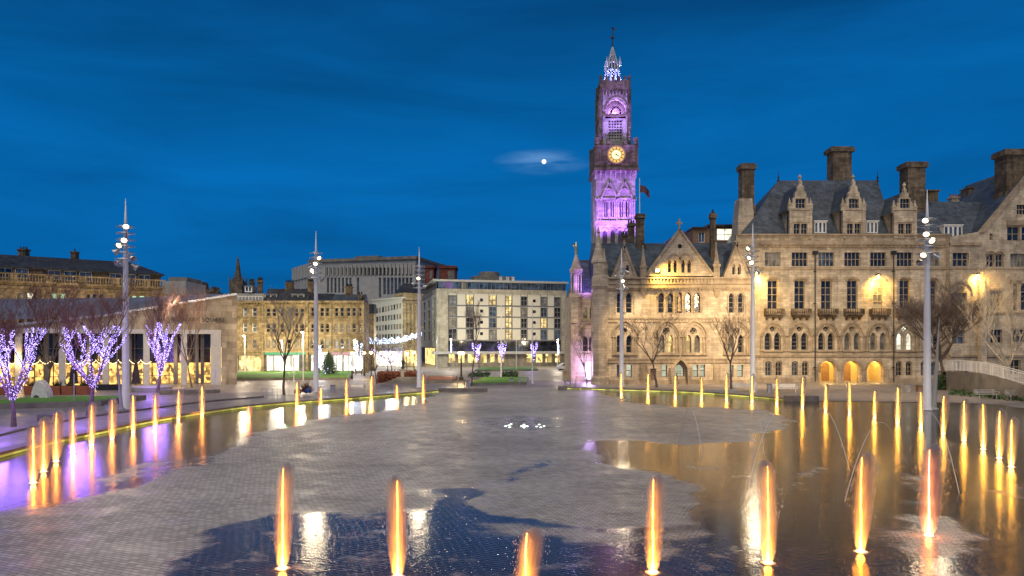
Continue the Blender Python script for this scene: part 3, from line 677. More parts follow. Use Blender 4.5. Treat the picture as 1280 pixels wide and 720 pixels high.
band(fe, q, 1236, 1254, 360, 362.5, .2); band(fe, q, 1262, 1390, 350, 352.5, .3); band(fe, q, 1258, 1300, 276, 282, .35); band(fe, q, 1187, 1226, 303.5, 306.5, .3)
q.build('stone_trim', TRIM, hall)
q = fe.mb(); q.box(fe.u(1221), fe.u(1229), -.7, 0, 0, fe.z(372)); q.hull([(fe.u(1221), -.7, fe.z(372)), (fe.u(1229), -.7, fe.z(372)), (fe.u(1229), 0, fe.z(372)), (fe.u(1221), 0, fe.z(372))], [(fe.u(1222), -.3, fe.z(350)), (fe.u(1228), -.3, fe.z(350)), (fe.u(1228), 0, fe.z(350)), (fe.u(1222), 0, fe.z(350))]); q.build('buttress', STONE, hall)
chimney(1256, 1284, 186, 245, 95, hall, 0, DARKST, depth=2.4)
# wall floodlights of the right block
def wall_flood(parent, px, py, D, power, tgt, col=(1, .60, .14), r=.13):
    p = P(px, py, D - .9); q = MB(); q.tube([(p.x, D, p.z + .1), (p.x, D - .9, p.z + .1)], .05, 6); q.lathe([(.05, p.z + .25), (.22, p.z + .2), (.26, p.z - .02)], p.x, p.y, 10)
    f = q.build('floodlight', BLACK, parent); q = MB(); q.lathe([(.02, p.z + .02), (r * .8, p.z), (r, p.z - .1), (r * .7, p.z - .2), (.02, p.z - .24)], p.x, p.y, 10); q.build('lens', SODIUM, f)
    lamp('SPOT', (p.x, p.y - .1, p.z - .3), power, col, parent, target=tgt, size=.15, cone=150, blend=1)
for px, py in ((946, 340), (1098, 344), (1223, 343)):
    wall_flood(hall, px, py, 94 if px < 1200 else 93.3, 2300, (P(px, 400, 94).x, 94, P(px, 362, 94).z))

# ================================================================== CITY HALL, gothic wing
goth = T('gothic_wing', 'gothic sandstone wing with central cross topped gable, lancet windows and steep slate roof', 'town hall', (P(845, 480, 90).x, 90, 0))
fg = Face(640, 89.5); holes = []
for x0, x1 in ((771, 777), (782.4, 790), (823, 830.5), (834.6, 842), (857, 864.3), (868.3, 875.7), (911, 918), (922.6, 929.8)):
    window(fg, goth, holes, x0, x1, 366, 391, 'point', nx=1, nz=3, glass=GL, rec=.4, bar=.05)
nich = arch(fg.u(846), fg.u(852.5), fg.z(391), fg.z(370), .45)
for x0, x1, g in ((770, 777, GL), (783, 790, GL), (824.3, 831, LDIM), (834.8, 841.5, LWARM), (857, 864.3, LWARM), (868, 875, LDIM), (910.5, 917.5, GLC), (922.6, 929.6, GL)):
    window(fg, goth, holes, x0, x1, 418.5, 441, 'point', nx=1, nz=2, glass=g, rec=.5, bar=.06)
for x in (780, 833, 866.5, 920.3):
    o = disc(fg.u(x), fg.z(414), .45); holes.append(o)
    q = fg.mb(); q.shape(inset(o, .03), [disc(fg.u(x) + dx, fg.z(414) + dz, .15, 8) for dx, dz in ((.18, 0), (-.18, 0), (0, .18), (0, -.18))], .3, .4); rw = q.build('rose_window', FRAMEST, goth); q = fg.mb(); q.shape(inset(o, .03), (), .42, .46); q.build('pane', GL, rw)
for x0, x1, g in ((771, 777, GLC), (782.4, 790, LPALE), (827, 834, LPALE), (866, 873, LPALE), (874.5, 881.5, LPALE), (911, 917, LPALE), (921.6, 929, LPALE)):
    window(fg, goth, holes, x0, x1, 456, 471.5, nx=1, nz=2, glass=g, rec=.3, bar=.09, frame=GREYF)
window(fg, goth, holes, 842.8, 855.5, 455, 470.5, 'point', nx=3, nz=2, glass=LPALE, rec=.35, bar=.08)
dz_ = arch(fg.u(813), fg.u(820), 0.02, fg.z(461), 0)
q = fg.mb(); q.shape([(fg.u(745), 0), (dz_[0][0], 0), (dz_[0][0], dz_[2][1]), (dz_[1][0], dz_[2][1]), (dz_[1][0], 0), (fg.u(942), 0), (fg.u(942), fg.z(356)), (fg.u(745), fg.z(356))], holes + [nich], 0, .8)
# three gables over the eaves
def gable(cx, hw, ya, yb, cut, y0=0, y1=.7):
    q.shape([(fg.u(cx - hw), fg.z(yb)), (fg.u(cx + hw), fg.z(yb)), (fg.u(cx), fg.z(ya))], cut, y0, y1)
hg = []
gl_ = []
for x0, x1, g in ((834.6, 839, GL), (841.7, 846, GL), (851.5, 856, LWHITE), (859, 863.7, GL)): window(fg, goth, hg, x0, x1, 325, 341, 'point', nx=1, nz=2, glass=g if g is GL else GLB, rec=.3, bar=.04)
hs1 = []; 
for x0, x1 in ((775, 779), (782, 786)): window(fg, goth, hs1, x0, x1, 331, 343, 'point', nx=1, nz=1, glass=GL, rec=.3, bar=.04)
hs2 = []
for x0, x1 in ((915, 919), (922, 926)): window(fg, goth, hs2, x0, x1, 330, 343, 'point', nx=1, nz=1, glass=GL, rec=.3, bar=.04)
quat = disc(fg.u(849.5), fg.z(308), .3, 10); hg.append(quat)
gable(849.5, 41.5, 289, 345, hg, -.1, .7); gable(780.5, 13.5, 310, 347, hs1, -.1, .6); gable(920.8, 14.5, 308, 347, hs2, -.1, .6)
q.build('wall', STONE2, goth)
q = fg.mb(); q.box(fg.u(746), fg.u(941), .82, 16, 0, fg.z(357)); q.shape(inset(quat, .05), (), .72, .8); q.build('rear_wall', STONE2, goth)
q = fg.mb(); q.box(dz_[0][0] + .02, dz_[1][0] - .02, .35, .45, 0, dz_[2][1] - .02); q.build('door', WOOD, goth)
q = fg.mb(); q.shape(inset(nich, .05), (), .45, .5)                       # niche back + statue
q.build('niche', STONE2, goth)
q = fg.mb(); c_ = fg.u(849.2); zb_ = fg.z(390); q.lathe([(.3, zb_), (.32, zb_ + .2), (.22, zb_ + .3), (.26, zb_ + .9), (.2, zb_ + 1.25), (.28, zb_ + 1.5), (.12, zb_ + 1.65), (.14, zb_ + 1.85), (.03, zb_ + 2.0)], c_, .1, 10); q.build('niche_statue', TRIM, goth, smooth=True)
t_ = fg.mb()
for yt, yb, o_ in ((397, 398.5, .12), (401.5, 403, .12), (448, 449.5, .12), (452, 453.5, .14), (357, 360.5, .35), (360.5, 362, .2), (353.5, 355.5, .3), (346.5, 348.5, .3), (475, 482, .3), (362, 363, .12)): band(fg, t_, 744, 943, yt, yb, o_)
for yt, yb in ((398.8, 401.2), (449.8, 451.8)):
    u_ = fg.u(746); i_ = 0
    while u_ < fg.u(941): t_.box(u_, u_ + .22, -.07, .05, fg.z(yb), fg.z(yt)); u_ += .42
u_ = fg.u(746)
while u_ < fg.u(941): t_.box(u_, u_ + .2, -.28, .05, fg.z(362.4), fg.z(360.6)); u_ += .42
u_ = fg.u(808)
while u_ < fg.u(890): t_.box(u_, u_ + .16, -.22, -.05, fg.z(353.5), fg.z(348.5)); u_ += .42
t_.box(fg.u(746), fg.u(941), -.03, .3, fg.z(356), fg.z(347))
for x, hw in ((781, 16), (834, 16), (868, 16), (920.5, 17)):
    hood(fg, t_, x - hw + 1.5, x + hw - 1.5, 421, 1.9, .25, .22, 0); hood(fg, t_, x - hw + 4.5, x + hw - 4.5, 421, 1.5, .16, .1, 0)
    for s in (-1, 1):
        for k_ in (0, .35): t_.lathe([(.15, fg.z(443)), (.09, fg.z(441)), (.09, fg.z(424)), (.17, fg.z(421))], fg.u(x + s * (hw - 1.5)) - s * k_, -.12, 6)
    band(fg, t_, x - hw, x + hw, 441.5, 444, .25)
for x0, x1 in ((771, 777), (782.4, 790), (823, 830.5), (834.6, 842), (846, 852.5), (857, 864.3), (868.3, 875.7), (911, 918), (922.6, 929.8)):
    hood(fg, t_, x0 - .6, x1 + .6, 371, .62, .12, .12, .1)
    for x in (x0 - 1.8, x1 + 1.8): t_.lathe([(.1, fg.z(391)), (.06, fg.z(389)), (.06, fg.z(373)), (.12, fg.z(371))], fg.u(x), -.08, 6)
for x in (842.5, 856.5): hood(fg, t_, x - 7, x + 7, 327, .85, .16, .15, .05)
hood(fg, t_, 774, 788, 333, .8, .14, .14, .05); hood(fg, t_, 914, 927.5, 333, .8, .14, .14, .05)
for cx, hw, ya, yb in ((849.5, 42.5, 288, 345), (780.5, 14.5, 309, 347), (920.8, 15.5, 307, 347)):      # raking copings
    for s in (-1, 1):
        a = Vector((fg.u(cx + s * hw), 0, fg.z(yb))); b = Vector((fg.u(cx), 0, fg.z(ya) + .1))
        t_.hull([(a.x - .16, -.25, a.z), (a.x + .16, -.25, a.z), (a.x + .16, .75, a.z), (a.x - .16, .75, a.z)], [(b.x - .16, -.25, b.z), (b.x + .16, -.25, b.z), (b.x + .16, .75, b.z), (b.x - .16, .75, b.z)])
    c_, z_ = fg.u(cx), fg.z(ya); s_ = 1 if hw > 30 else .6
    t_.box(c_ - .1 * s_, c_ + .1 * s_, .1, .3, z_, z_ + 1.5 * s_); t_.box(c_ - .4 * s_, c_ + .4 * s_, .12, .28, z_ + .8 * s_, z_ + 1.05 * s_)
for x, yt, w in ((755.5, 310, 7), (804, 306, 7.5), (895.5, 302, 7.5), (941, 330, 5)): pinnacle(t_, fg.u(x), .2, fg.z(356), fg.z(yt), w * .0995)
for x in (804, 895.5): t_.box(fg.u(x - 4), fg.u(x + 4), -.35, 0, 0, 2.5); t_.hull([(fg.u(x - 1.5), -.1, fg.z(372)), (fg.u(x + 1.5), -.1, fg.z(372)), (fg.u(x + 1.5), 0, fg.z(372)), (fg.u(x - 1.5), 0, fg.z(372))], [(fg.u(x - 4.5), -.6, fg.z(361)), (fg.u(x + 4.5), -.6, fg.z(361)), (fg.u(x + 4.5), 0, fg.z(361)), (fg.u(x - 4.5), 0, fg.z(361))])
# porch gable
pg = arch(fg.u(842), fg.u(857), 1.2, fg.z(465), 1.2)
t_.shape([(fg.u(838), 0), (fg.u(841), 0)] + [(fg.u(841), fg.z(465))] + [(x, z) for x, z in arch(fg.u(841), fg.u(858), 0, fg.z(465), 1.5)[2:]][::-1] + [(fg.u(858), 0), (fg.u(862), 0), (fg.u(863.5), fg.z(460)), (fg.u(850), fg.z(446)), (fg.u(836.5), fg.z(460))], (), -.8, 0)
t_.build('stone_trim', TRIM, goth)
# corner stair turret
q = MB(); c0 = P(752, 480, 89.2); q.lathe([(1.25, 0), (1.25, .9), (1.0, 1.0), (1.0, fg.z(362)), (1.2, fg.z(358)), (1.15, fg.z(346)), (.95, fg.z(344)), (.95, fg.z(330)), (1.1, fg.z(328))], P(750.5, 0, 90).x, 89.9, 8, R(22.5)); q.lathe([(1.0, fg.z(328)), (.35, fg.z(305)), (.12, fg.z(292)), (.25, fg.z(290)), (.03, fg.z(283))], P(748, 0, 90).x, 89.9, 8, R(22.5)); q.build('corner_turret', STONE2, goth)
rz_ = P(0, 304, 97).z
q = MB(); xl, xr = P(747, 0, 90).x, P(943, 0, 90).x; q.add([(xl, 89.9, fg.z(350)), (xr, 89.9, fg.z(350)), (xr, 97, rz_), (xl, 97, rz_), (xl, 105, fg.z(350)), (xr, 105, fg.z(350))], [(0, 1, 2, 3), (3, 2, 5, 4), (0, 3, 4), (1, 5, 2)]); q.build('roof', SLATE, goth)
for cx, hw, ya in ((849.5, 41, 289.5), (780.5, 13, 311), (920.8, 14, 309)):
    q = fg.mb(); L, C, Rr = fg.u(cx - hw), fg.u(cx), fg.u(cx + hw); zb_, za_ = fg.z(346), fg.z(ya); q.add([(L, .65, zb_), (C, .65, za_), (Rr, .65, zb_), (C, 8.2, za_), (L, 2.2, zb_), (Rr, 2.2, zb_), (L, 8, zb_), (Rr, 8, zb_)], [(0, 1, 3, 6), (1, 2, 7, 3)]); q.build('gable_roof', SLATE, goth)
chimney(795, 806.5, 267, 310, 96, goth, 0, DARKST); chimney(785, 794, 279, 306, 99, goth, 3, DARKST); chimney(778, 784.5, 293, 306, 98, goth, 2, DARKST); chimney(888, 895.5, 266, 318, 94, goth, 1, DARKST)
ax = Face(640, 103); q = ax.mb(); hx = []
annex = T('rooftop_annex', 'flat roofed timber clad office box with a lit window above the slate roof', 'building', (P(893, 300, 103).x, 103, ax.z(322)))
window(ax, annex, hx, 896, 915.5, 286, 300.5, nx=2, nz=2, glass=LWHITE, frame=WHITE, rec=.1, bar=.08); window(ax, annex, hx, 873, 881, 291, 303, nx=2, nz=1, glass=GLB, frame=WHITE, rec=.1, bar=.08)
q.shape([(ax.u(866), ax.z(322)), (ax.u(921), ax.z(322)), (ax.u(921), ax.z(284)), (ax.u(866), ax.z(286))], hx, 0, .3); q.box(ax.u(866.2), ax.u(920.8), .31, 6, ax.z(322), ax.z(286)); q.build('wall', WOOD, annex)
q = ax.mb(); q.box(ax.u(864.5), ax.u(884), -.4, 6.2, ax.z(286), ax.z(284)); q.box(ax.u(883), ax.u(922), -.4, 6.2, ax.z(283.5), ax.z(281)); q.build('roof', BLACK, annex)
# parapet flood
p = P(822, 338, 88.6); q = MB(); q.box(p.x - .25, p.x + .25, p.y, p.y + .3, p.z - .2, p.z + .2); f_ = q.build('floodlight', BLACK, goth); q = MB(); q.box(p.x - .2, p.x + .2, p.y - .05, p.y - .003, p.z - .15, p.z + .15); q.build('lens', SODIUM, f_)
lamp('SPOT', (p.x, p.y - .4, p.z), 2600, (1, .62, .12), goth, target=(p.x + 1.5, 89.5, p.z - 1.6), size=.15, cone=160, blend=1)

# ---- far left wing with gilded turret, violet roof
wing = T('turreted_wing', 'violet lit end wing with a gilt statue on its small spired turret', 'town hall', (P(729, 477, 96).x, 96, 0))
fw = Face(640, 96); holes = []
for a_ in ((728.5, 734.8, 420, 439), (736.3, 742, 420, 439), (729, 734.5, 383, 398), (737, 742, 383, 398)): window(fw, wing, holes, *a_, 'point', nx=1, nz=2, glass=LDIM if a_[2] < 400 else GL, rec=.35, bar=.05)
q = fw.mb(); q.shape([(fw.u(714), 0), (fw.u(746), 0), (fw.u(746), fw.z(367)), (fw.u(714), fw.z(367))], holes, 0, .7); q.box(fw.u(714), fw.u(746), .72, 12, 0, fw.z(367.5)); q.build('wall', STONE2, wing)
q = fw.mb()
for yt, yb in ((366, 370), (402, 404.5), (442.5, 445), (470, 478)): band(fw, q, 712, 746, yt, yb, .25)
hood(fw, q, 727, 743.5, 420, 1.4, .2, .2); q.box(fw.u(713), fw.u(719), -.5, 0, 0, fw.z(405)); q.build('stone_trim', TRIM, wing)
q = MB(); tx = P(720, 0, 96).x; zz = lambda y: P(0, y, 96).z
q.lathe([(.75, zz(404)), (.75, zz(372)), (1.0, zz(370)), (1.0, zz(367)), (.4, zz(366.5)), (.4, zz(343)), (.85, zz(341)), (.95, zz(337)), (.7, zz(335)), (.1, zz(317)), (.1, zz(316))], tx, 95.9, 8, R(22.5))
for k_ in range(8): a_ = R(45 * k_ + 22.5); q.lathe([(.1, zz(367)), (.07, zz(365)), (.07, zz(345)), (.13, zz(343))], tx + .7 * math.cos(a_), 95.9 + .7 * math.sin(a_), 6)
q.build('turret', STONE2, wing)
q = MB(); s0 = zz(317); q.lathe([(.16, s0), (.22, s0 + .15), (.18, s0 + .7), (.26, s0 + 1.0), (.1, s0 + 1.2), (.15, s0 + 1.4), (.03, s0 + 1.6)], tx, 95.9, 8)
q.hull([(tx - .6, 95.9, s0 + 1.2), (tx - .1, 95.9, s0 + .7), (tx - .05, 96, s0 + .8), (tx - .5, 96, s0 + 1.25)], [(tx - .65, 95.95, s0 + 1.3), (tx, 95.95, s0 + 1.0), (tx, 96.05, s0 + 1.05), (tx - .6, 96.05, s0 + 1.35)])
q.build('gilt_statue', GOLD, wing, smooth=True)
q = fw.mb(); q.add([(fw.u(716), .2, fw.z(367)), (fw.u(748), .2, fw.z(367)), (fw.u(748), 5, P(0, 325, 101).z), (fw.u(724), 5, P(0, 325, 101).z), (fw.u(716), 12, fw.z(367)), (fw.u(748), 12, fw.z(367))], [(0, 1, 2, 3), (3, 2, 5, 4), (0, 3, 4)]); q.build('roof', SLATE, wing)
q = fw.mb(); q.box(fw.u(731), fw.u(738), -.5, -.4, fw.z(474), fw.z(452)); q.build('light_box', VIOLETP, wing)
VIO = (.38, .18, 1.0)
lamp('SPOT', P(734, 362, 92), 2600, VIO, wing, target=P(733, 345, 98), size=.3, cone=70, blend=.8)
lamp('POINT', (P(735, 0, 93).x, 93.2, 2.2), 900, (.66, .45, 1), wing, size=.5)
lamp('SPOT', (P(716, 0, 90).x, 91, 4), 700, (1, .82, .35), wing, target=P(723, 395, 96), size=.2, cone=60); lamp('SPOT', P(716, 345, 93), 150, (1, .95, .8), wing, target=P(719, 305, 96), size=.2, cone=40)
# stone plinth with steps railings left of the wing
q = MB(); a = G(705, 474); q.box(a.x, a.x + 3.2, a.y, a.y + 3, 0, 1.1); q.box(a.x - .1, a.x + 3.3, a.y - .1, a.y + 3.1, 1.1, 1.25); tag(q.build('stone_plinth', STONE2), 'violet lit stone block at the foot of the turreted wing', 'plinth')

# ================================================================== CLOCK TOWER
TD = 134.0
tower = T('clock_tower', 'tall violet lit campanile clock tower with glowing clock and lantern spire', 'clock tower', (P(770, 0, TD).x, TD + 4, 0))
ft = Face(640, TD); U = ft.u; Z = ft.z
q = ft.mb(); cut = []
for cx in (761.3, 780.5):
    for s in (-1, 1): cut.append(arch(U(cx + s * 3.9 - 2.2), U(cx + s * 3.9 + 2.2), Z(271), Z(254), .55))
for cx in (756.2, 766, 775.5, 785.3): cut.append(arch(U(cx) - .42, U(cx) + .42, Z(306), Z(292), .6))
q.shape([(U(745), 0), (U(794.2), 0), (U(794.2), Z(213)), (U(745), Z(213))], cut, 0, .7)
q.box(U(745), U(794.2), .72, 8, 0, Z(213)); q.build('shaft', TOWERST, tower)
q = ft.mb()
for c in cut: q.shape(inset(c, .02), (), .6, .66)
q.build('violet_backing', plain('violet_tinted_backing', (.10, .07, .13), .6), tower)  # flat backing; recess shade and violet floodlight are put into its colour
q = ft.mb()     # shaft trim
for yt, yb, o_ in ((247.5, 250, .22), (276, 279, .35), (279, 282, .2), (282, 284, .3), (306, 309, .3)): band(ft, q, 743.8, 795.4, yt, yb, o_, 0)
for cx in (761.3, 780.5):
    hood(ft, q, cx - 8, cx + 8, 247, 1.5, .22, .25); 
    for s in (-1, 1):
        a = Vector((U(cx + s * 10.2), 0, Z(249))); b = Vector((U(cx), 0, Z(227))); q.hull([(a.x - .18, -.32, a.z), (a.x + .18, -.32, a.z), (a.x + .18, 0, a.z), (a.x - .18, 0, a.z)], [(b.x - .18, -.32, b.z), (b.x + .18, -.32, b.z), (b.x + .18, 0, b.z), (b.x - .18, 0, b.z)])
        hood(ft, q, cx + s * 3.9 - 2.5, cx + s * 3.9 + 2.5, 254, .6, .12, .12)
for x in (746.5, 751, 770.8, 790.5, 793): q.lathe([(.28, Z(276)), (.16, Z(273)), (.16, Z(252)), (.3, Z(249.5))], U(x), -.12, 8)
for x in (747, 757.2, 761.3, 765.3, 776.6, 780.5, 784.6): q.lathe([(.14, Z(273)), (.09, Z(271)), (.09, Z(253)), (.16, Z(251))], U(x), -.1, 6)
for cx in (756.2, 766, 775.5, 785.3): hood(ft, q, cx - 3.6, cx + 3.6, 291, .75, .18, .2, 0)
for k_ in range(9):                    # machicolation of the clock stage
    x = 744.5 + k_ * 6.2; q.hull([(U(x) - .12, -.05, Z(224)), (U(x) + .12, -.05, Z(224)), (U(x) + .12, 0, Z(224)), (U(x) - .12, 0, Z(224))], [(U(x) - .22, -.62, Z(212)), (U(x) + .22, -.62, Z(212)), (U(x) + .22, 0, Z(212)), (U(x) - .22, 0, Z(212))])
q.build('shaft_trim', TOWERST, tower)
# side mouldings so that the shaft reads in the round
q = MB(); xL = P(743.2, 0, TD).x
q.box(P(742.8, 0, TD).x, P(797, 0, TD).x, TD - .65, TD + 8.6, Z(212), Z(182)); q.box(P(742, 0, TD).x, P(798, 0, TD).x, TD - .8, TD + 8.8, Z(214), Z(210.5)); q.box(P(742.4, 0, TD).x, P(797.4, 0, TD).x, TD - .75, TD + 8.7, Z(185), Z(182.5))
for x0, x1 in ((742.8, 749), (758, 762.5), (778.5, 783), (791, 797)):
    q.box(P(x0, 0, TD).x, P(x1, 0, TD).x, TD - .65, TD, Z(182.5), Z(173 if x0 in (742.8, 791) else 178)); q.box(P(x0, 0, TD).x, P(x1, 0, TD).x, TD + 7.6, TD + 8.6, Z(182.5), Z(173))
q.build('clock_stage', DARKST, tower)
c_ = P(770.4, 193.4, TD - .7); q = MB(Matrix.Translation(c_)); rr0 = 1.6
q.shape(disc(0, 0, 1.75, 32), [disc(0, 0, 1.5, 32)], -.15, .02); cl = q.build('clock', plain('clock_rim', (.35, .25, .1), .5), tower)
q = MB(Matrix.Translation(c_)); q.shape(disc(0, 0, 1.5, 32), (), -.05, 0); q.build('clock_face', CLOCK, cl)
q = MB(Matrix.Translation(c_)); q.shape(disc(0, 0, .85, 28), (), -.07, -.055); q.build('clock_centre', CLOCKW, cl)
q = MB(Matrix.Translation(c_))
for k_ in range(12):
    a_ = R(30 * k_); ca, sa = math.cos(a_), math.sin(a_); q.shape([(ca * 1.0 - sa * .05, sa * 1.0 + ca * .05), (ca * 1.0 + sa * .05, sa * 1.0 - ca * .05), (ca * 1.4 + sa * .07, sa * 1.4 - ca * .07), (ca * 1.4 - sa * .07, sa * 1.4 + ca * .07)], (), -.1, -.06)
q.shape(disc(0, 0, .98, 32), [disc(0, 0, .92, 32)], -.1, -.06); q.build('hour_marks', BLACK, cl)
q = MB(Matrix.Translation(c_))
for ang, L, w_ in ((-28, 1.25, .07), (-35, .8, .12)):
    a_ = R(ang); ca, sa = math.cos(a_), math.sin(a_); q.shape([(-sa * w_ - ca * .2, ca * w_ - sa * .2), (sa * w_ - ca * .2, -ca * w_ - sa * .2), (ca * L, sa * L)], (), -.14, -.11)
q.build('clock_hands', BLACK, cl)
q = ft.mb()     # belfry stage
big = arch(U(757.5), U(783.5), Z(146), Z(136), 2.1); pan = [(U(761.5), Z(173)), (U(778.5), Z(173)), (U(778.5), Z(147.5)), (U(761.5), Z(147.5))]
q.shape([(U(752), Z(182)), (U(787), Z(182)), (U(787), Z(108)), (U(752), Z(108))], [big, pan], .9, 1.6); q.box(U(752), U(787), 3.0, 6.6, Z(182), Z(108)); q.box(U(752), U(753), 1.6, 3, Z(182), Z(108)); q.box(U(786), U(787), 1.6, 3, Z(182), Z(108)); q.build('belfry', TOWERST, tower)
q = ft.mb(); lat = []
for i in range(5):
    for j in range(7):
        cx_, cz_ = U(763.2 + i * 3.4), Z(170.8 - j * 3.55); lat.append(disc(cx_, cz_, .19, 8))
q.shape(pan, lat, 1.1, 1.25); q.build('belfry_lattice', TOWERST, tower)
q = ft.mb()
hood(ft, q, 757, 784, 136, 2.2, .35, .15); q.box(U(750.8), U(788.2), .6, 7, Z(143.5), Z(141)); q.box(U(750.5), U(788.5), .55, 7.1, Z(110.5), Z(107)); q.box(U(750), U(789), .5, 7.2, Z(107), Z(99))
q.box(U(765), U(775), 1.0, 1.3, Z(147), Z(143.6)); hood(ft, q, 765, 775, 141, 1.0, .25, -.9)
for x0 in (750, 757.5, 765.2, 773, 780.6, 786.2): q.box(U(x0), U(min(789, x0 + 3.2)), .5, 1.1, Z(99), Z(94 if x0 not in (750, 786.2) else 92.5)); q.box(U(x0), U(min(789, x0 + 3.2)), 6.6, 7.2, Z(99), Z(94))
for k_ in range(9): x = 752.5 + k_ * 4.2; q.box(U(x) - .13, U(x) + .13, .62, .9, Z(117.5), Z(110))
for x in (751.5, 787.5):
    for y in (.8, 6.7): q.lathe([(.35, Z(182)), (.35, Z(112)), (.45, Z(110))], U(x), y, 8)
q.build('belfry_trim', DARKST, tower)
# open lantern crown
ZC = lambda y: CH - (y - HY) / F * (TD + 4)
q = MB(); cx_, cy_ = P(769.3, 0, TD).x, TD + 4
for k_ in range(12):
    a_ = R(30 * k_ + 15); r0, r1, r2 = 1.65, 1.0, .12
    q.tube([(cx_ + r0 * math.cos(a_), cy_ + r0 * math.sin(a_), ZC(103)), (cx_ + r1 * math.cos(a_), cy_ + r1 * math.sin(a_), ZC(80)), (cx_ + r2 * math.cos(a_), cy_ + r2 * math.sin(a_), ZC(59))], [.12, .1, .05], 4)
for y, r_ in ((90, 1.4), (80, 1.06), (70, .6)): q.lathe([(r_ - .06, ZC(y) - .08), (r_ + .04, ZC(y) - .08), (r_ + .04, ZC(y) + .08), (r_ - .06, ZC(y) + .08)], cx_, cy_, 16)
q.lathe([(.5, ZC(103)), (.35, ZC(80)), (.1, ZC(60))], cx_, cy_, 8)
for k_ in range(4): a_ = R(45 + 90 * k_); pinnacle(q, cx_ + 1.75 * math.cos(a_), cy_ + 1.75 * math.sin(a_), ZC(86), ZC(74), .4)
q.build('lantern_crown', plain('pale_stone', (.55, .52, .5), .7), tower)
q = MB(); q.tube([(cx_, cy_, ZC(61)), (cx_, cy_, ZC(36))], [.16, .06], 6); q.lathe([(.02, ZC(50)), (.3, ZC(48)), (.02, ZC(46))], cx_, cy_, 8); q.box(cx_ - .5, cx_ + .5, cy_ - .05, cy_ + .05, ZC(46.8), ZC(45.8)); q.box(cx_ - .05, cx_ + .45, cy_ - .03, cy_ + .03, ZC(38), ZC(34.5)); q.lathe([(.02, ZC(36)), (.2, ZC(35)), (.02, ZC(33.5))], cx_, cy_, 8); q.build('weather_vane', BLACK, tower)
for dx in (-3.2, 3.2): lamp('SPOT', (P(770, 0, TD).x + dx, TD - 5.5, Z(315)), 21000, (.42, .17, 1.0), tower, target=(P(770, 0, TD).x + dx * .6, TD, Z(262)), size=.3, cone=62, blend=.9)
lamp('SPOT', (P(738, 0, TD).x - 2, TD + 1, Z(315)), 9000, (.42, .2, 1.0), tower, target=(P(744, 0, TD).x, TD + 3, Z(240)), size=.3, cone=50, blend=.9)
for dx in (-3.2, 3.2): lamp('SPOT', (P(770, 0, TD).x + dx, TD - .4, Z(179)), 3600, (.38, .2, 1.0), tower, target=(P(770, 0, TD).x + dx * .3, TD + 1, Z(140)), size=.15, cone=80, blend=1)
lamp('POINT', (P(770, 0, TD).x, TD + 2.2, Z(140)), 900, (.55, .3, 1), tower, size=.3)
for dx in (-9, 9): lamp('SPOT', (P(770, 0, TD).x + dx, TD - 14, 21), 95000, (.40, .24, 1.0), tower, target=(P(770, 0, TD).x, TD + 1, Z(134)), size=.3, cone=13, blend=.6)
for a_ in (225, 315, 270): lamp('SPOT', (cx_ + 3.0 * math.cos(R(a_)), cy_ + 2.7 * math.sin(R(a_)), Z(98)), 1300, (.26, .30, 1.0), tower, target=(cx_, cy_, Z(76)), size=.1, cone=70)
# roof flagpole
p = P(800, 270, 97); fp = T('flagpole', 'white flagpole with a drooping dark flag on the town hall chimney beside the clock tower', 'flagpole', (p.x, 97.3, p.z - .1))
q = MB(); q.tube([(p.x, 97.3, p.z - .1), (p.x, 97.3, P(0, 222, 97).z)], [.08, .05], 8); q.build('pole', WHITE, fp)
q = MB(); n_ = 10; vs = []; fs = []
for i in range(n_ + 1):
    u_ = i / n_
    for j in range(6): v_ = j / 5; vs.append((p.x + .08 + u_ * 1.3, 97.3 + .18 * math.sin(u_ * 8 + v_), P(0, 231, 97).z - v_ * 1.0 - u_ * u_ * .7 + .1 * math.sin(u_ * 6)))
for i in range(n_):
    for j in range(5): fs.append((i * 6 + j, i * 6 + j + 1, (i + 1) * 6 + j + 1, (i + 1) * 6 + j))
q.add(vs, fs); q.build('flag', FLAG, fp, smooth=True)
# ================================================================== OTHER BUILDINGS
def qwin(fc, parent, x0, x1, yt, yb, glass, nx=2, nz=2, frame=None, holes=None, out=.0, bar=.08, kind='rect'):
    return window(fc, parent, holes if holes is not None else [], x0, x1, yt, yb, kind, nx=nx, nz=nz, glass=glass, frame=frame or GREYF, rec=out, bar=bar)
# hotel
ht = T('hotel', 'flat roofed hotel with cream panels, dark glazed top floor and shops glowing under its canopy', 'hotel', (P(625, 0, 168).x, 168, 0))
fh = Face(546, 165, 708, 172); holes = []
cols = [(560.5, 571), (582.6, 592), (611.4, 620.5), (631.8, 640), (651.2, 659), (676, 684), (693, 701)]; rows = [(368.6, 380.6), (382.6, 394.8), (396.8, 409.4), (411.4, 424.6)]
lit = {(1, 0): LWARM, (2, 0): LWARM, (3, 0): LWARM, (0, 1): LDIM, (3, 1): LWARM, (4, 1): LDIM, (3, 2): LWARM, (5, 2): LWARM, (3, 3): LWARM, (0, 2): LDIM, (1, 1): GLC}
def slope(y, x): return y + (x - 546) * (3.2 / 160) * max(0, (433 - y)) / 70
for i, (x0, x1) in enumerate(cols):
    for j, (yt, yb) in enumerate(rows): qwin(fh, ht, x0, x1, slope(yt, x0), slope(yb, x0), lit.get((i, j), rng.choice([GL, GL, GLC, GLB])), 2, 2, holes=holes, out=.15, bar=.14)
for x in (602, 668):
    for j in range(4): qwin(fh, ht, x - 2, x + 2, slope(rows[j][0] + 3.5, x), slope(rows[j][0] + 7.5, x), GL, 1, 1, holes=holes, out=.15, bar=.08)
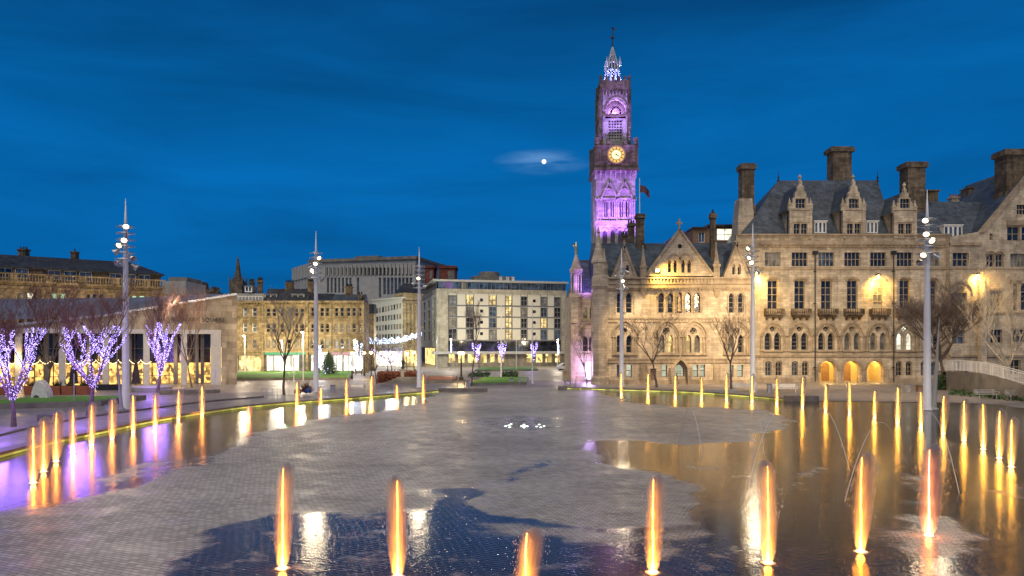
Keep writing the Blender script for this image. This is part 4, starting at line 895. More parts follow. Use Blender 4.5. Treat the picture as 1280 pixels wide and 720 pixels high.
zt = fh.z(366); zb = fh.z(426); q = fh.mb(); q.shape([(fh.u(560), zb), (fh.u(701.5), zb), (fh.u(701.5), zt), (fh.u(560), zt)], holes, 0, .5); q.build('panel_wall', PANEL, ht)
q = fh.mb()
for j in range(4): z_ = fh.z(rows[j][1] + .9); q.box(fh.u(560.2), fh.u(701.3), -.06, .01, z_ - .15, z_ + .15)
for x0, x1 in cols: q.box(fh.u(x0 - .6), fh.u(x0), -.04, .01, zb, zt); q.box(fh.u(x1), fh.u(x1 + .6), -.04, .01, zb, zt)
q.build('panel_joints', GREYF, ht)
q = fh.mb(); H_ = fh.z(360.5); q.box(0, fh.u(560) - .01, -.25, 1, 0, H_); q.box(fh.u(701.5) + .01, fh.u(708), -.25, 1, 0, H_); q.box(fh.u(560) - .01, fh.u(701.5) + .01, -.25, 1, zt + .01, H_); q.box(3.5, fh.u(708), 1.01, 28, 4.5, H_ - .05); q.box(0, 3.5, 1.01, 2, 4.5, H_ - .05); q.build('stone_frame', HOTELST, ht)
q = fh.mb(); q.box(-1, fh.u(709), -1, 26, H_ + 1.62, H_ + 2.05); q.build('roof_slab', CONC, ht)
hs = []
for k_ in range(16): 
    x0 = 548 + k_ * 9.9; 
q = fh.mb(); q.box(.4, fh.u(707), 0, 24, H_, H_ + 1.6); q.build('glazed_top_floor', GLB, ht)
q = fh.mb()
for k_ in range(33): u_ = .4 + (fh.u(707) - .4) * k_ / 32; q.box(u_ - .06, u_ + .06, -.08, .0, H_, H_ + 1.6)
q.build('top_floor_mullions', GREYF, ht)
q = fh.mb(); q.box(fh.u(553), fh.u(566), -.02, .0, H_ + .1, H_ + 1.5); q.build('violet_lit_panes', glow('violet_room', (.35, .15, .6), .35, 1, 1), ht)
q = fh.mb(); q.box(fh.u(577), fh.u(583), -.02, 0, H_ + .1, H_ + 1.5); q.build('lit_pane', LDIM, ht)
q = fh.mb(); q.box(fh.u(560), fh.u(701), .3, .5, fh.z(439), zb - .01); q.build('mezzanine_glazing', GL, ht)
q = fh.mb(); q.box(-1, fh.u(709), -2.5, 1, fh.z(442.5), fh.z(439.3)); q.build('canopy', CONC, ht)
q = fh.mb(); q.box(.2, fh.u(707), 2.0, 2.2, 0.1, fh.z(443)); q.build('shop_window', SHOPY, ht)
q = fh.mb()
for x in (549, 560, 572, 584, 600, 612, 622, 634, 646, 658, 670, 682, 694, 706): q.box(fh.u(x) - .35, fh.u(x) + .35, 1.2, 1.8, 0, fh.z(443))
q.box(fh.u(636), fh.u(658), 1.0, 1.9, 0, fh.z(443)); q.box(.1, fh.u(707), 1.3, 1.9, 0, .9); q.build('shop_piers', HOTELST, ht)
fl = Face(527, 196, 546, 165); hs = []
for i in range(3):
    for j, (yt, yb) in enumerate(rows): 
        u0 = fl.uv(546, 400)[0]; x0 = (529.3, 535, 541)[i]; k_ = 165 / (196 - 31 * (x0 - 526) / 20); qwin(fl, ht, x0, x0 + 2.4, 433 - (433 - yt - 1) * k_, 433 - (433 - yb) * k_, rng.choice([GL, GLC, GL]), 1, 2, holes=hs, out=.15, bar=.15)
w_ = fl.u(546); q = fl.mb(); q.shape([(0, 4.5), (w_ - 2.2, 4.5), (w_ - 2.2, H_ - 1), (0, H_ - 1)], hs, 0, .5); q.build('panel_wall', PANEL, ht)
q = fl.mb(); q.box(w_ - 2.2, w_ - .02, -.1, 1, 0, H_ - .02); q.box(0, w_ - 2.2, -.1, .9, H_ - 1, H_ - .02); q.build('stone_frame', HOTELST, ht)
q = fl.mb(); q.box(0, w_ - .5, .05, 3, H_, H_ + 1.6); q.build('glazed_top_floor', GL, ht)
q = fl.mb(); q.box(0, w_ - 1, 1.0, 1.2, .1, 4.3); q.build('shop_window', SHOPY, ht)
q = fh.mb(); q.box(fh.u(601), fh.u(654), 9, 14, H_ + 2.05, H_ + 4.0); q.lathe([(2.6, H_ + 4), (2.6, H_ + 5.1), (2.3, H_ + 5.2)], fh.u(624), 12, 20); q.build('roof_plant', CONCD, ht)
q = fh.mb()
for x in (634, 643, 650): q.box(fh.u(x), fh.u(x + 4), 8.9, 8.98, H_ + 2.3, H_ + 3.9)
q.build('plant_panels', WHITE, ht)
q = fh.mb()
for k_ in range(30): q.tube([(k_ * 1.0 + .5, -.4, H_ + 2.0), (k_ * 1.0 + .5, -.4, H_ + 2.7)], .03, 4)
q.tube([(.5, -.4, H_ + 2.7), (29.5, -.4, H_ + 2.7)], .03, 4); q.build('roof_railing', BLACK, ht)
for x in (590, 650): 
    g = fh.M @ Vector((fh.u(x), -14, 7)); lamp('SPOT', g, 3200, (1, .84, .52), ht, target=fh.M @ Vector((fh.u(x), 0, 11)), size=.4, cone=130, blend=1)
# red brick blocks beyond the hotel
for x0, x1, yt, D in ((531, 542, 331.6, 215), (549, 569, 332, 217)):
    a, b = P(x0, yt, D), P(x1, yt, D); o = T('brick_tower', 'narrow dark red brick stair tower rising left behind the hotel roof' if x0 < 540 else 'wider dark red brick block with a pale panel behind the hotel roof', 'building', (a.x, D, 0))
    q = MB(); q.box(a.x, b.x, D, D + 8, 0, a.z - .8); q.build('wall', BRICK, o); q = MB(); q.box(a.x - .3, b.x + .3, D - .3, D + 8.3, a.z - .8, a.z); q.build('parapet', BRICK, o)
    q = MB(); q.box(b.x - (b.x - a.x) * .45, b.x - .4, D - .05, D - .004, a.z - 4, a.z - 1.6); q.build('louvre_panel', CONCD, o)
# concrete office slab
og = T('office_block', 'large pale concrete office block with ribbed windows behind the old terrace', 'office building', (P(440, 0, 230).x, 230, 0))
fo = Face(388, 230, 500, 222); hs = []; hs2 = []
zT = fo.z(328, 400); q = fo.mb()
def ocol(x0, x1, yt, yb, g): qwin(fo, og, x0, x1, yt, yb, g, 1, 3, frame=CONCD, holes=hs, out=.4, bar=.12)
x = 408.5
while x < 516:
    if not 445 < x < 446: ocol(x, x + 2.8, 334.5, 344.5, rng.choice([GL, GLC, GL]))
    x += 4.7
x = 408.5
while x < 440: ocol(x, x + 2.6, 347, 366, rng.choice([GLB, GL, GLB])); x += 4.7
for x in (446, 473.5): ocol(x, x + 2.8, 347, 372, GLB)
x = 479
while x < 516: ocol(x, x + 3.3, 347, 368, GLB); x += 4.7
uE = fo.u(520); q.shape([(0, 0), (uE, 0), (uE, zT), (0, zT)], hs, 0, .8)
for hx_ in range(0, 27): u_ = fo.u(407) + hx_ * (fo.u(411.7) - fo.u(407)); q.box(u_ - .18, u_ + .18, -.5, 0, fo.z(346), fo.z(333.5)) if u_ < uE else None
q.box(0, uE, .82, 25, 0, zT); q.build('wall', CONC, og)
q = fo.mb(); q.box(-.5, uE + .5, -.8, 26, zT + .01, zT + .9); q.box(fo.u(440), fo.u(470), 2, 20, zT + .9, zT + 1.8); q.build('roof', CONCD, og)
fo2 = Face(366, 246, 388, 230); q = fo2.mb(); w_ = fo2.u(388); q.shape([(0, 0), (w_, 0), (w_, zT), (0, zT)], (), 0, .5); 
for k_ in range(6): q.box(w_ * k_ / 6, w_ * k_ / 6 + .3, -.3, 0, 14, zT)
for z_ in (zT - 4.5, zT - 8): q.box(0, w_, -.32, -.0, z_, z_ + .3)
q.build('wall', CONC, og)
# small cream block with window bands
mo = T('office_block', 'small cream office with four long window bands left of the hotel', 'office building', (P(484, 0, 165).x, 165, 0))
fm = Face(465, 172, 503, 162); hs = []
for j, (yl, yr) in enumerate(((386, 378), (396.3, 391.5), (407.5, 404), (418.5, 417))):
    for k_ in range(9):
        x0 = 469.5 + k_ * 3.6; t = (x0 - 465) / 38; y = yl + (yr - yl) * t; hgt = 6.8
        qwin(fm, mo, x0, x0 + 3.2, y, y + hgt, LDIM if (j == 0 and k_ in (1, 3, 4)) else rng.choice([GL, GLC, GLC]), 1, 1, frame=GREYF, holes=hs, out=.15, bar=.07)
zT = fm.z(376); q = fm.mb(); w_ = fm.u(503); q.shape([(0, 0), (w_, 0), (w_, zT), (0, zT)], hs, 0, .4); q.box(-.1, w_ + .1, -.3, 2.6, zT, zT + .3); q.box(0, w_, .42, 2.5, 4.4, zT - .01); q.build('wall', PANEL, mo)
q = fm.mb(); q.box(.3, w_ - .3, -.05, -.004, .2, 3.6); q.build('shop_window', SHOPW, mo); q = fm.mb(); q.box(0, w_, -1.2, -.06, 3.7, 4.3); q.build('shop_canopy', CONC, mo)
# ornate classical strip
oc = T('classical_building', 'narrow warm stone classical facade with columns beside the hotel', 'building', (P(512, 0, 160).x, 160, 0))
fcx = Face(503.5, 162, 527, 165); q = fcx.mb(); w_ = fcx.u(527); zT = fcx.z(366); q.box(0, w_, 0, 4, 0, zT); q.build('wall', BUFF, oc)
q = fcx.mb(); 
for z_ in (zT - .4, zT - 2.2, 9, 5): q.box(-.1, w_ + .1, -.4, 0, z_, z_ + .4)
for k_ in range(5): q.lathe([(.3, 5.4), (.25, zT - 2.5), (.38, zT - 2.2)], w_ * (k_ + .5) / 5, -.2, 8)
q.build('columns', BUFF, oc)
q = fcx.mb(); q.add([(0, .3, zT), (w_, .3, zT), (w_, 2.5, zT + 2.4), (1.5, 2.5, zT + 2.4), (0, 4, zT), (w_, 4, zT)], [(0, 1, 2, 3), (3, 2, 5, 4), (0, 3, 4)]); q.build('roof', SLATED, oc)
for x in (506.5, 511, 515.5, 520): qwin(fcx, oc, x - .9, x + 1.0, 384, 398, GL, 1, 2, out=-.02, bar=.06); qwin(fcx, oc, x - .9, x + 1.0, 404, 417, GLC, 1, 2, out=-.02, bar=.06)
q = fcx.mb(); q.box(.3, w_ - .3, -.08, -.01, .2, 3.8); q.build('shop_window', SHOPY, oc)
lamp('SPOT', (P(490, 0, 145).x, 143, 7), 13000, (.92, 1, .85), oc, target=(P(500, 0, 160).x, 165, 11), size=.3, cone=130, blend=1)
# old terrace with shops
tr = T('shop_terrace', 'victorian buff stone terrace of four storeys over brightly lit shops', 'terrace', (P(375, 0, 125).x, 125, 0))
fT = Face(640, 125); hs = []
def tw(x0, x1, yt, yb, g=None, k='rect', fr=None): window(fT, tr, hs, x0, x1, yt, yb, k, nx=1, nz=2, glass=g or rng.choice([GL, GL, GLC, GLB]), rec=.2, bar=.1, frame=fr or FRAMEST)
for x0, x1, g in ((303.5, 309, GLC), (315, 321, GLC), (332.4, 337.8, GL), (340, 345, GL), (350, 355, GL), (358.6, 363.6, GLC), (368, 372.7, GL), (375, 380, GL), (388, 392.6, GL), (400, 405, GL), (406.5, 411.5, GL), (418, 423, GL), (425, 430, GL), (433, 438, GL), (440, 445, GL), (448.6, 452, GL)):
    k = 'rect' if x0 < 390 else 'rect'
    tw(x0, x1, 385, 395.5, g, 'rect' if x0 < 325 or x0 > 385 else 'seg', WHITE if x0 < 325 else None)
    g2 = LDIM if 415 < x0 < 435 else g
    tw(x0, x1, 404, 415.5, g2, 'rect' if x0 < 325 else 'round', WHITE if x0 < 325 else None)
    tw(x0, x1, 423.5, 436, LDIM if x0 < 325 else rng.choice([GLC, GL, LDIM]), 'seg' if x0 < 385 else 'round')
hsB = []
zc_ = fT.z(377.5); q = fT.mb(); q.shape([(fT.u(285), fT.z(441)), (fT.u(455), fT.z(441)), (fT.u(455), zc_), (fT.u(285), zc_)], hs, 0, .5); q.box(fT.u(285), fT.u(455), .52, 4.5, 4, zc_); q.box(fT.u(285), fT.u(455), 3, 4.5, 0, 4); q.build('wall', BUFF, tr)
q = fT.mb()
for yt, yb, o_ in ((376, 378.5, .4), (380, 381, .15), (398, 399.6, .2), (418.5, 420, .2), (438.5, 440.5, .3)): band(fT, q, 284.5, 455.5, yt, yb, o_)
for x in (328.5, 384, 413.5, 454): q.box(fT.u(x) - .2, fT.u(x) + .2, -.25, 0, 0, zc_)
for x in (296, 346.8, 366, 396.5, 447): q.box(fT.u(x) - .12, fT.u(x) + .12, -.1, 0, 4, zc_)
u_ = fT.u(286)
while u_ < fT.u(454): q.box(u_, u_ + .25, -.38, 0, fT.z(379.6), fT.z(378.5)); u_ += .55
q.build('stone_trim', BUFF, tr)
def tslope(x0, x1, yr, m=SLATED, dep=3):
    q = fT.mb(); z1 = P(0, yr, 125 + dep).z; a, b = fT.u(x0), fT.u(x1); q.add([(a, .1, zc_ + .05), (b, .1, zc_ + .05), (b, dep, z1), (a, dep, z1), (a, 4.6, zc_), (b, 4.6, zc_)], [(0, 1, 2, 3), (3, 2, 5, 4), (0, 3, 4), (1, 5, 2)]); return q.build('roof', m, tr)
tslope(328, 384, 361); tslope(384, 413, 367); tslope(413, 454, 368, SLATE)
q = fT.mb(); q.box(fT.u(285), fT.u(328), 1.6, 4.5, zc_, fT.z(366)); q.build('attic_storey', CONC, tr)
q = fT.mb(); a, b = fT.u(293), fT.u(327)
for i in range(9): q.box(a + (b - a) * i / 8 - .07, a + (b - a) * i / 8 + .07, .3, .42, zc_, zc_ + .95)
q.box(a, b, .28, .44, zc_ + .95, zc_ + 1.08); q.build('roof_railing', WHITE, tr)
def tdorm(x0, x1, yt, yb, g=GLB):
    fd = Face(640, 126.2); w_ = window(fd, tr, [], x0, x1, yt, yb, nx=2, nz=1, glass=g, frame=WHITE, rec=0, bar=.15); q = fd.mb(); q.box(fd.u(x0) - .15, fd.u(x1) + .15, -.1, 2.5, fd.z(yt), fd.z(yt) + .25); q.box(fd.u(x0), fd.u(x1), .16, 2.5, fd.z(yb), fd.z(yt)); q.build('dormer_roof', LEAD, w_)
tdorm(331, 346, 369, 375.5); tdorm(365, 380, 369, 375.5, GLC); tdorm(306, 315, 359, 365)
for a in ((321.5, 327.5, 350, 368, 127), (384, 391, 352, 372, 127.3), (431, 440, 358, 371, 127.5), (356, 366, 353, 363, 127.8), (311, 317, 352, 367, 127.6), (447, 453, 368, 379, 125.6)): chimney(*a, tr, 4 if a[0] != 447 else 2, DARKST)
shops = [(296, 326, SHOPY, None, (308, 318)), (331, 352, SHOPW, SHOPG, None), (354, 372, SHOPW, SHOPG, None), (373, 384, GLC, SHOPG, None), (387, 396, SHOPW, None, None), (398, 412, SHOPW, SHOPW, None), (415, 426, SHOPW, SHOPP, None), (428, 442, SHOPW, SHOPP, None), (444, 453, SHOPW, None, None)]
for x0, x1, g, sign, _ in shops:
    a, b = fT.u(x0), fT.u(x1); zt_, zb_ = fT.z(443.5), .5; n_ = max(2, int((b - a) / 1.1)); c_ = (b - a) / n_
    q = fT.mb(); q.shape([(a, 0), (b, 0), (b, zt_), (a, zt_)], [[(a + c_ * i + .06, zb_), (a + c_ * (i + 1) - .06, zb_), (a + c_ * (i + 1) - .06, zt_ - .15), (a + c_ * i + .06, zt_ - .15)] for i in range(n_)], .3, .4)
    sf = q.build('shop_front', PANEL if g is SHOPY else GREYF, tr); q = fT.mb(); q.box(a + .02, b - .02, 1.0, 1.05, .3, zt_); q.build('lit_interior', g, sf)
    q = fT.mb(); q.box(a, b, -.12, .25, zt_ + .02, zt_ + .62); q.build('shop_sign', sign or BUFF, sf)
lamp('SPOT', (P(340, 0, 112).x, 113, 6), 2700, (1, .76, .30), tr, target=(P(345, 0, 125).x, 125, 10), size=.3, cone=140, blend=1)
lamp('SPOT', (P(400, 0, 112).x, 113, 6), 2700, (1, .80, .36), tr, target=(P(405, 0, 125).x, 125, 10), size=.3, cone=140, blend=1)
q = MB(); a, b = P(455, 392, 138), P(466, 392, 138); o = T('narrow_building', 'narrow yellowish building squeezed between terrace and cream office', 'building', (a.x, 138, 0)); q.box(a.x, b.x + .2, 138, 140.5, 0, a.z); q.build('wall', BUFF, o); q = MB(); q.box(a.x, b.x + .2, 138.5, 140.5, a.z, P(0, 380, 138).z); q.build('attic', SLATED, o)
fn = Face(640, 138)
for y in (396, 408, 420): qwin(fn, o, 459, 462.5, y, y + 7, GLC, 1, 2, out=-.06)
# left victorian building
lv = T('victorian_building', 'long sandstone building with balustraded attic, slate roof and three pairs of lit windows', 'building', (P(100, 0, 127).x, 127, 0))
fv = Face(-30, 118.5, 203, 134.5); hs = []
for x0, x1, yt, yb, g in ((22.6, 30, 366, 379.5, LDIM), (33.5, 42, 366, 379.5, LWHITE), (64, 71.5, 367, 380, LGREEN), (75, 82, 367, 380, LGREEN), (108, 113, 368, 380, GL), (115.6, 121, 368, 380, GL), (124, 129, 368, 380, GL), (145, 151, 369, 380, GLC), (165, 171, 370, 380, LGREEN), (174, 181, 370, 380, LGREEN), (194, 199, 371, 380, GL), (-12, -4, 366, 379, GL)):
    qwin(fv, lv, x0, x1, yt, yb, g, 1, 2, holes=hs, out=.2)
for x0, x1, yt, yb in ((23, 30, 392, 405), (33, 42, 392, 405), (64, 71, 393, 406), (75, 82, 393, 406), (108, 113, 394, 406), (145, 151, 394, 406)): qwin(fv, lv, x0, x1, yt, yb, GL, 1, 2, holes=hs, out=.2)
zc_ = fv.z(357, 100); w_ = fv.u(203.5); q = fv.mb(); q.shape([(0, 0), (w_, 0), (w_, zc_), (0, zc_)], hs, 0, .5); q.box(0, w_, .52, 14, 0, zc_); q.build('wall', BUFF, lv)
q = fv.mb(); q.box(-.2, w_ + .4, -.6, .3, zc_ + .0, zc_ + .35); q.box(-.2, w_ + .2, -.3, 0, zc_ - .9, zc_ - .5); q.box(-.2, w_ + .3, -.55, -.3, zc_ + 1.45, zc_ + 1.65); q.box(0, w_, -.15, 0, fv.z(381.5, 100), fv.z(380.8, 100))
u_ = .2; i_ = 0
while u_ < w_: 
    if i_ % 12 in (0, 11): q.box(u_ - .25, u_ + .3, -.56, -.28, zc_ + .35, zc_ + 1.45)
    else: q.lathe([(.1, zc_ + .35), (.13, zc_ + .75), (.06, zc_ + 1.1), (.1, zc_ + 1.45)], u_, -.42, 5)
    u_ += .42; i_ += 1
for k_ in range(5): q.box(w_ * k_ / 4.2 + 1.5, w_ * k_ / 4.2 + 2.1, -.25, 0, 3, zc_ - .9)
q.build('balustrade', BUFF, lv)
za = zc_ + 2.75; hs2 = []; q = fv.mb()
cells = []
for k_ in range(14):
    a = .6 + k_ * 2.35
    if a + 1.9 < w_ and k_ % 4 != 3: cells.append([(a, zc_ + .9), (a + 1.9, zc_ + .9), (a + 1.9, za - .2), (a, za - .2)])
q.shape([(0, zc_ + .36), (w_ - .2, zc_ + .36), (w_ - .2, za), (0, za)], cells, 1.0, 1.2); q.build('attic_wall', DARKST, lv)
for c in cells:
    g = rng.choice([GLB, GL, GLB]); q = fv.mb(); x0, x1 = c[0][0], c[1][0]; q.shape(c, [[(x0 + .08, c[0][1] + .08), ((x0 + x1) / 2 - .04, c[0][1] + .08), ((x0 + x1) / 2 - .04, c[2][1] - .08), (x0 + .08, c[2][1] - .08)], [((x0 + x1) / 2 + .04, c[0][1] + .08), (x1 - .08, c[0][1] + .08), (x1 - .08, c[2][1] - .08), ((x0 + x1) / 2 + .04, c[2][1] - .08)]], 1.05, 1.12)
    f_ = q.build('window', WHITE, lv); q = fv.mb(); q.box(x0, x1, 1.14, 1.18, c[0][1], c[2][1]); q.build('pane', g, f_)
q = fv.mb(); zr = za + 2.6; xr = fv.u(168); q.add([(-.5, .3, za), (w_ + .4, .3, za), (xr, 6.5, zr), (-.5, 6.5, zr), (-.5, 14, za), (w_ + .4, 14, za)], [(0, 1, 2, 3), (3, 2, 5, 4), (1, 5, 2), (0, 3, 4)]); q.box(-.5, w_ + .4, .3, 13.9, za - .15, za - .01); q.build('roof', SLATED, lv)
for px, yt, wd in ((27, 306, 11), (91, 309, 7)):
    p = P(px, 330, 131); chimney(px - wd / 2, px + wd / 2, yt + 5, 326, 132, lv, 3 if wd > 8 else 1, DARKST, depth=1.2)
lamp('SPOT', (P(95, 0, 112).x, 112, 7), 7000, (1, .74, .4), lv, target=(P(100, 0, 127).x, 128, 14), size=.4, cone=150, blend=1)
# little pale block, dark roofs, spire
o = T('rendered_block', 'plain pale rendered block with a small roof box right of the balustraded building', 'building', (P(217, 0, 150).x, 150, 0)); a, b = P(203, 351.5, 150), P(232, 351.5, 150)
q = MB(); q.box(a.x, b.x, 150, 160, 0, a.z); q.build('wall', CONC, o); q = MB(); q.box(P(208, 0, 150).x, P(231, 0, 150).x, 151, 158, a.z, P(0, 346, 150).z); q.build('roof_box', CONCD, o); qw = Face(640, 150); qwin(qw, o, 225, 227, 368, 373, GL, 1, 1, out=-.06)
o = T('old_roofscape_building', 'dark old stone building with small gables and chimneys beyond the pavilion roof', 'building', (P(250, 0, 190).x, 190, 0)); q = MB()
q.box(P(232, 0, 190).x, P(272, 0, 190).x, 190, 200, 0, P(0, 365, 190).z); q.build('wall', DARKST, o)
q = MB()
for x0, x1, yt in ((234, 239, 354), (241, 244, 357), (247, 254, 352), (262, 268, 358)): a, b = P(x0, yt, 190), P(x1, yt, 190); q.hull([(a.x, 190, P(0, 366, 190).z), (b.x, 190, P(0, 366, 190).z), (b.x, 194, P(0, 366, 190).z), (a.x, 194, P(0, 366, 190).z)], [(a.x + .4, 190, a.z), (b.x - .4, 190, a.z), (b.x - .4, 194, a.z), (a.x + .4, 194, a.z)])
q.add([(P(232, 0, 190).x, 190.2, P(0, 365, 190).z), (P(272, 0, 190).x, 190.2, P(0, 365, 190).z), (P(268, 0, 190).x, 195, P(0, 359, 190).z), (P(234, 0, 190).x, 195, P(0, 359, 190).z)], [(0, 1, 2, 3)]); q.build('roof', DARKST, o)
fs_ = Face(640, 190)
for x in (237, 244, 251, 258, 265): qwin(fs_, o, x - 1.2, x + 1.2, 369, 374, GL, 1, 1, out=-.08)
o = T('church_tower', 'dark church tower with pinnacles and a tall thin spire', 'church', (P(294, 0, 300).x, 303, 0)); c = P(294.5, 0, 300)
z_ = lambda y: P(0, y, 300).z
q = MB(); q.box(P(286.5, 0, 300).x, P(302.5, 0, 300).x, 300, 305.3, 0, z_(351)); q.build('tower', DARKST, o)
q = MB(); q.lathe([(1.7, z_(352)), (1.2, z_(340)), (.7, z_(328)), (.05, z_(318))], c.x, 302.6, 8); q.build('spire', DARKST, o)
q = MB()
for x in (286.8, 290.5, 298.5, 302.3):
    for y in (300.3, 305): q.lathe([(.45, z_(356)), (.4, z_(350)), (.03, z_(343 if x in (286.8, 302.3) else 346))], P(x, 0, 300).x, y, 4, R(45))
q.build('pinnacles', DARKST, o)

# ------------------------------------------------------------------ pavilion
pv = T('pavilion', 'low modern stone pavilion with sloping roof, white portal columns and a glowing restaurant', 'pavilion', (P(150, 0, 84).x, 84, 0))
fp_ = Face(-150, 76, 296, 89); U = fp_.u
def Zp(y, x): return fp_.uv(x, y)[1]
ztop = Zp(411, 150); pol = [(U(296), 0), (U(296), Zp(369, 296)), (U(130), Zp(396, 130)), (U(0), Zp(409.5, 0)), (U(-150), Zp(411, -150)), (U(-150), ztop), (U(277), ztop), (U(277), 0)]
q = fp_.mb(); q.shape(pol, (), 0, 1.2); q.build('stone_wall', PAVST, pv)
q = fp_.mb(); s_ = pol[1:5]; top = [(x, -.25, z + .02) for x, z in s_]; 
q.add([(x, -.3, z + .01) for x, z in s_] + [(x, -.3, z + .28) for x, z in s_] + [(x, 1.3, z + .28) for x, z in s_], [(0, 1, 5, 4), (1, 2, 6, 5), (2, 3, 7, 6), (4, 5, 9, 8), (5, 6, 10, 9), (6, 7, 11, 10)])
q.build('roof_edge', STEELW, pv)
q = fp_.mb(); bk = [(U(296), P(0, 366, 104).z), (U(130), P(0, 375, 104).z), (U(-150), P(0, 381, 104).z)]
q.add([(U(296), .2, Zp(369, 296) + .2), (U(130), .2, Zp(396, 130) + .2), (U(-150), .2, Zp(410, -150) + .2), (bk[2][0], 17, bk[2][1]), (bk[1][0], 17, bk[1][1]), (bk[0][0], 17, bk[0][1])], [(0, 1, 4, 5), (1, 2, 3, 4)]); q.build('roof', LEAD, pv)
q = fp_.mb(); q.box(U(-150), U(277) - .02, -.1, .5, ztop - .55, ztop - .02); q.box(U(263.5), U(276.5), -.08, .3, 0.02, ztop - .56)
q.build('white_portal', PORTAL, pv)
for x in (-70, -20, 23, 77.5, 132, 183, 230): q = fp_.mb(); q.box(U(x) - .32, U(x) + .32, -.05, .45, .02, ztop - .56); q.build('column', PORTAL, pv)
for x in (50, 105, 158, 217, 245, 252): q = fp_.mb(); q.box(U(x) - .2, U(x) + .2, 3.0, 3.4, .02, ztop - .2); q.build('inner_post', GREYF, pv)
q = fp_.mb(); q.box(U(-150), U(262), 6.0, 6.2, 0, 2.6); q.build('restaurant_window', CAFE, pv)
q = fp_.mb(); q.box(U(-150), U(277), 6.0, 6.2, 2.61, ztop); q.box(U(-150), U(277), .6, 6.0, ztop - .3, ztop - .1); q.build('upper_glazing', GL, pv)
q = fp_.mb()
for k_ in range(34): u_ = U(-150) + (U(262) - U(-150)) * k_ / 33; q.box(u_ - .05, u_ + .05, 5.85, 5.98, 0, ztop - .3)
for z_ in (1.0, 2.6, 4.4): q.box(U(-150), U(262), 5.86, 5.99, z_, z_ + .08)
q.build('glazing_bars', GREYF, pv)
q = fp_.mb(); q.box(U(262.2), U(276.8), 4.0, 4.1, .2, 4.6); q.build('lit_entrance', SHOPY, pv)
def text(s, size, depth, M, name, m, parent, width=None):
    c = bpy.data.curves.new('t', 'FONT'); c.body = s; c.size = size; c.extrude = depth; c.space_character = 1.15
    o = bpy.data.objects.new('t', c); me = bpy.data.meshes.new_from_object(o)
    xs = [v.co.x for v in me.vertices]; k = width / (max(xs) - min(xs)) if width else 1
    q = MB(M); q.add([((v.co.x - min(xs)) * k, -v.co.z, v.co.y) for v in me.vertices], [tuple(p.vertices) for p in me.polygons])
    bpy.data.objects.remove(o); bpy.data.curves.remove(c); return q.build(name, m, parent)
u0, z0 = fp_.uv(204, 401.5); text('CENTENARY SQUARE', .72, .05, fp_.M @ Matrix.Translation((u0, -.08, z0)), 'lettering', BLACK, pv, U(281) - u0)
lamp('SPOT', (P(235, 0, 76).x, 74, 9), 2600, (1, .82, .62), pv, target=(P(235, 0, 88).x, 88, 6), size=.4, cone=140, blend=1)
lamp('POINT', (P(120, 0, 86).x, 85, 3.2), 260, (1, .62, .25), pv, size=.5); lamp('POINT', (P(20, 0, 80).x, 80, 3.2), 260, (1, .62, .25), pv, size=.5); lamp('POINT', (P(215, 0, 86).x, 88, 3.2), 220, (1, .62, .3), pv, size=.5)
def octa(m, p, r):
    x, y, z = p; m.add([(x + r, y, z), (x - r, y, z), (x, y + r, z), (x, y - r, z), (x, y, z + r), (x, y, z - r)], [(0, 2, 4), (2, 1, 4), (1, 3, 4), (3, 0, 4), (2, 0, 5), (1, 2, 5), (3, 1, 5), (0, 3, 5)])
q = MB(); w_ = MB(); r_ = random.Random(4)
for k_ in range(15):
    a = G(-20 + k_ * 14, 484); b = G(-20 + (k_ + 1) * 14, 484); z0 = 3.1
    for i in range(9):
        t = i / 9; p = a.lerp(b, t); p.z = z0 - 1.6 * t * (1 - t); octa(q, p, .05)
    w_.tube([(a.x, a.y, z0), ((a.x + b.x) / 2, a.y, z0 - .4), (b.x, b.y, z0)], .01, 3)
fl_ = w_.build('festoon_lights', BLACK); tag(fl_, 'string of golden bulbs draped before the restaurant terrace', 'fairy lights'); q.build('bulbs', LEDY, fl_)['kind'] = 'stuff'

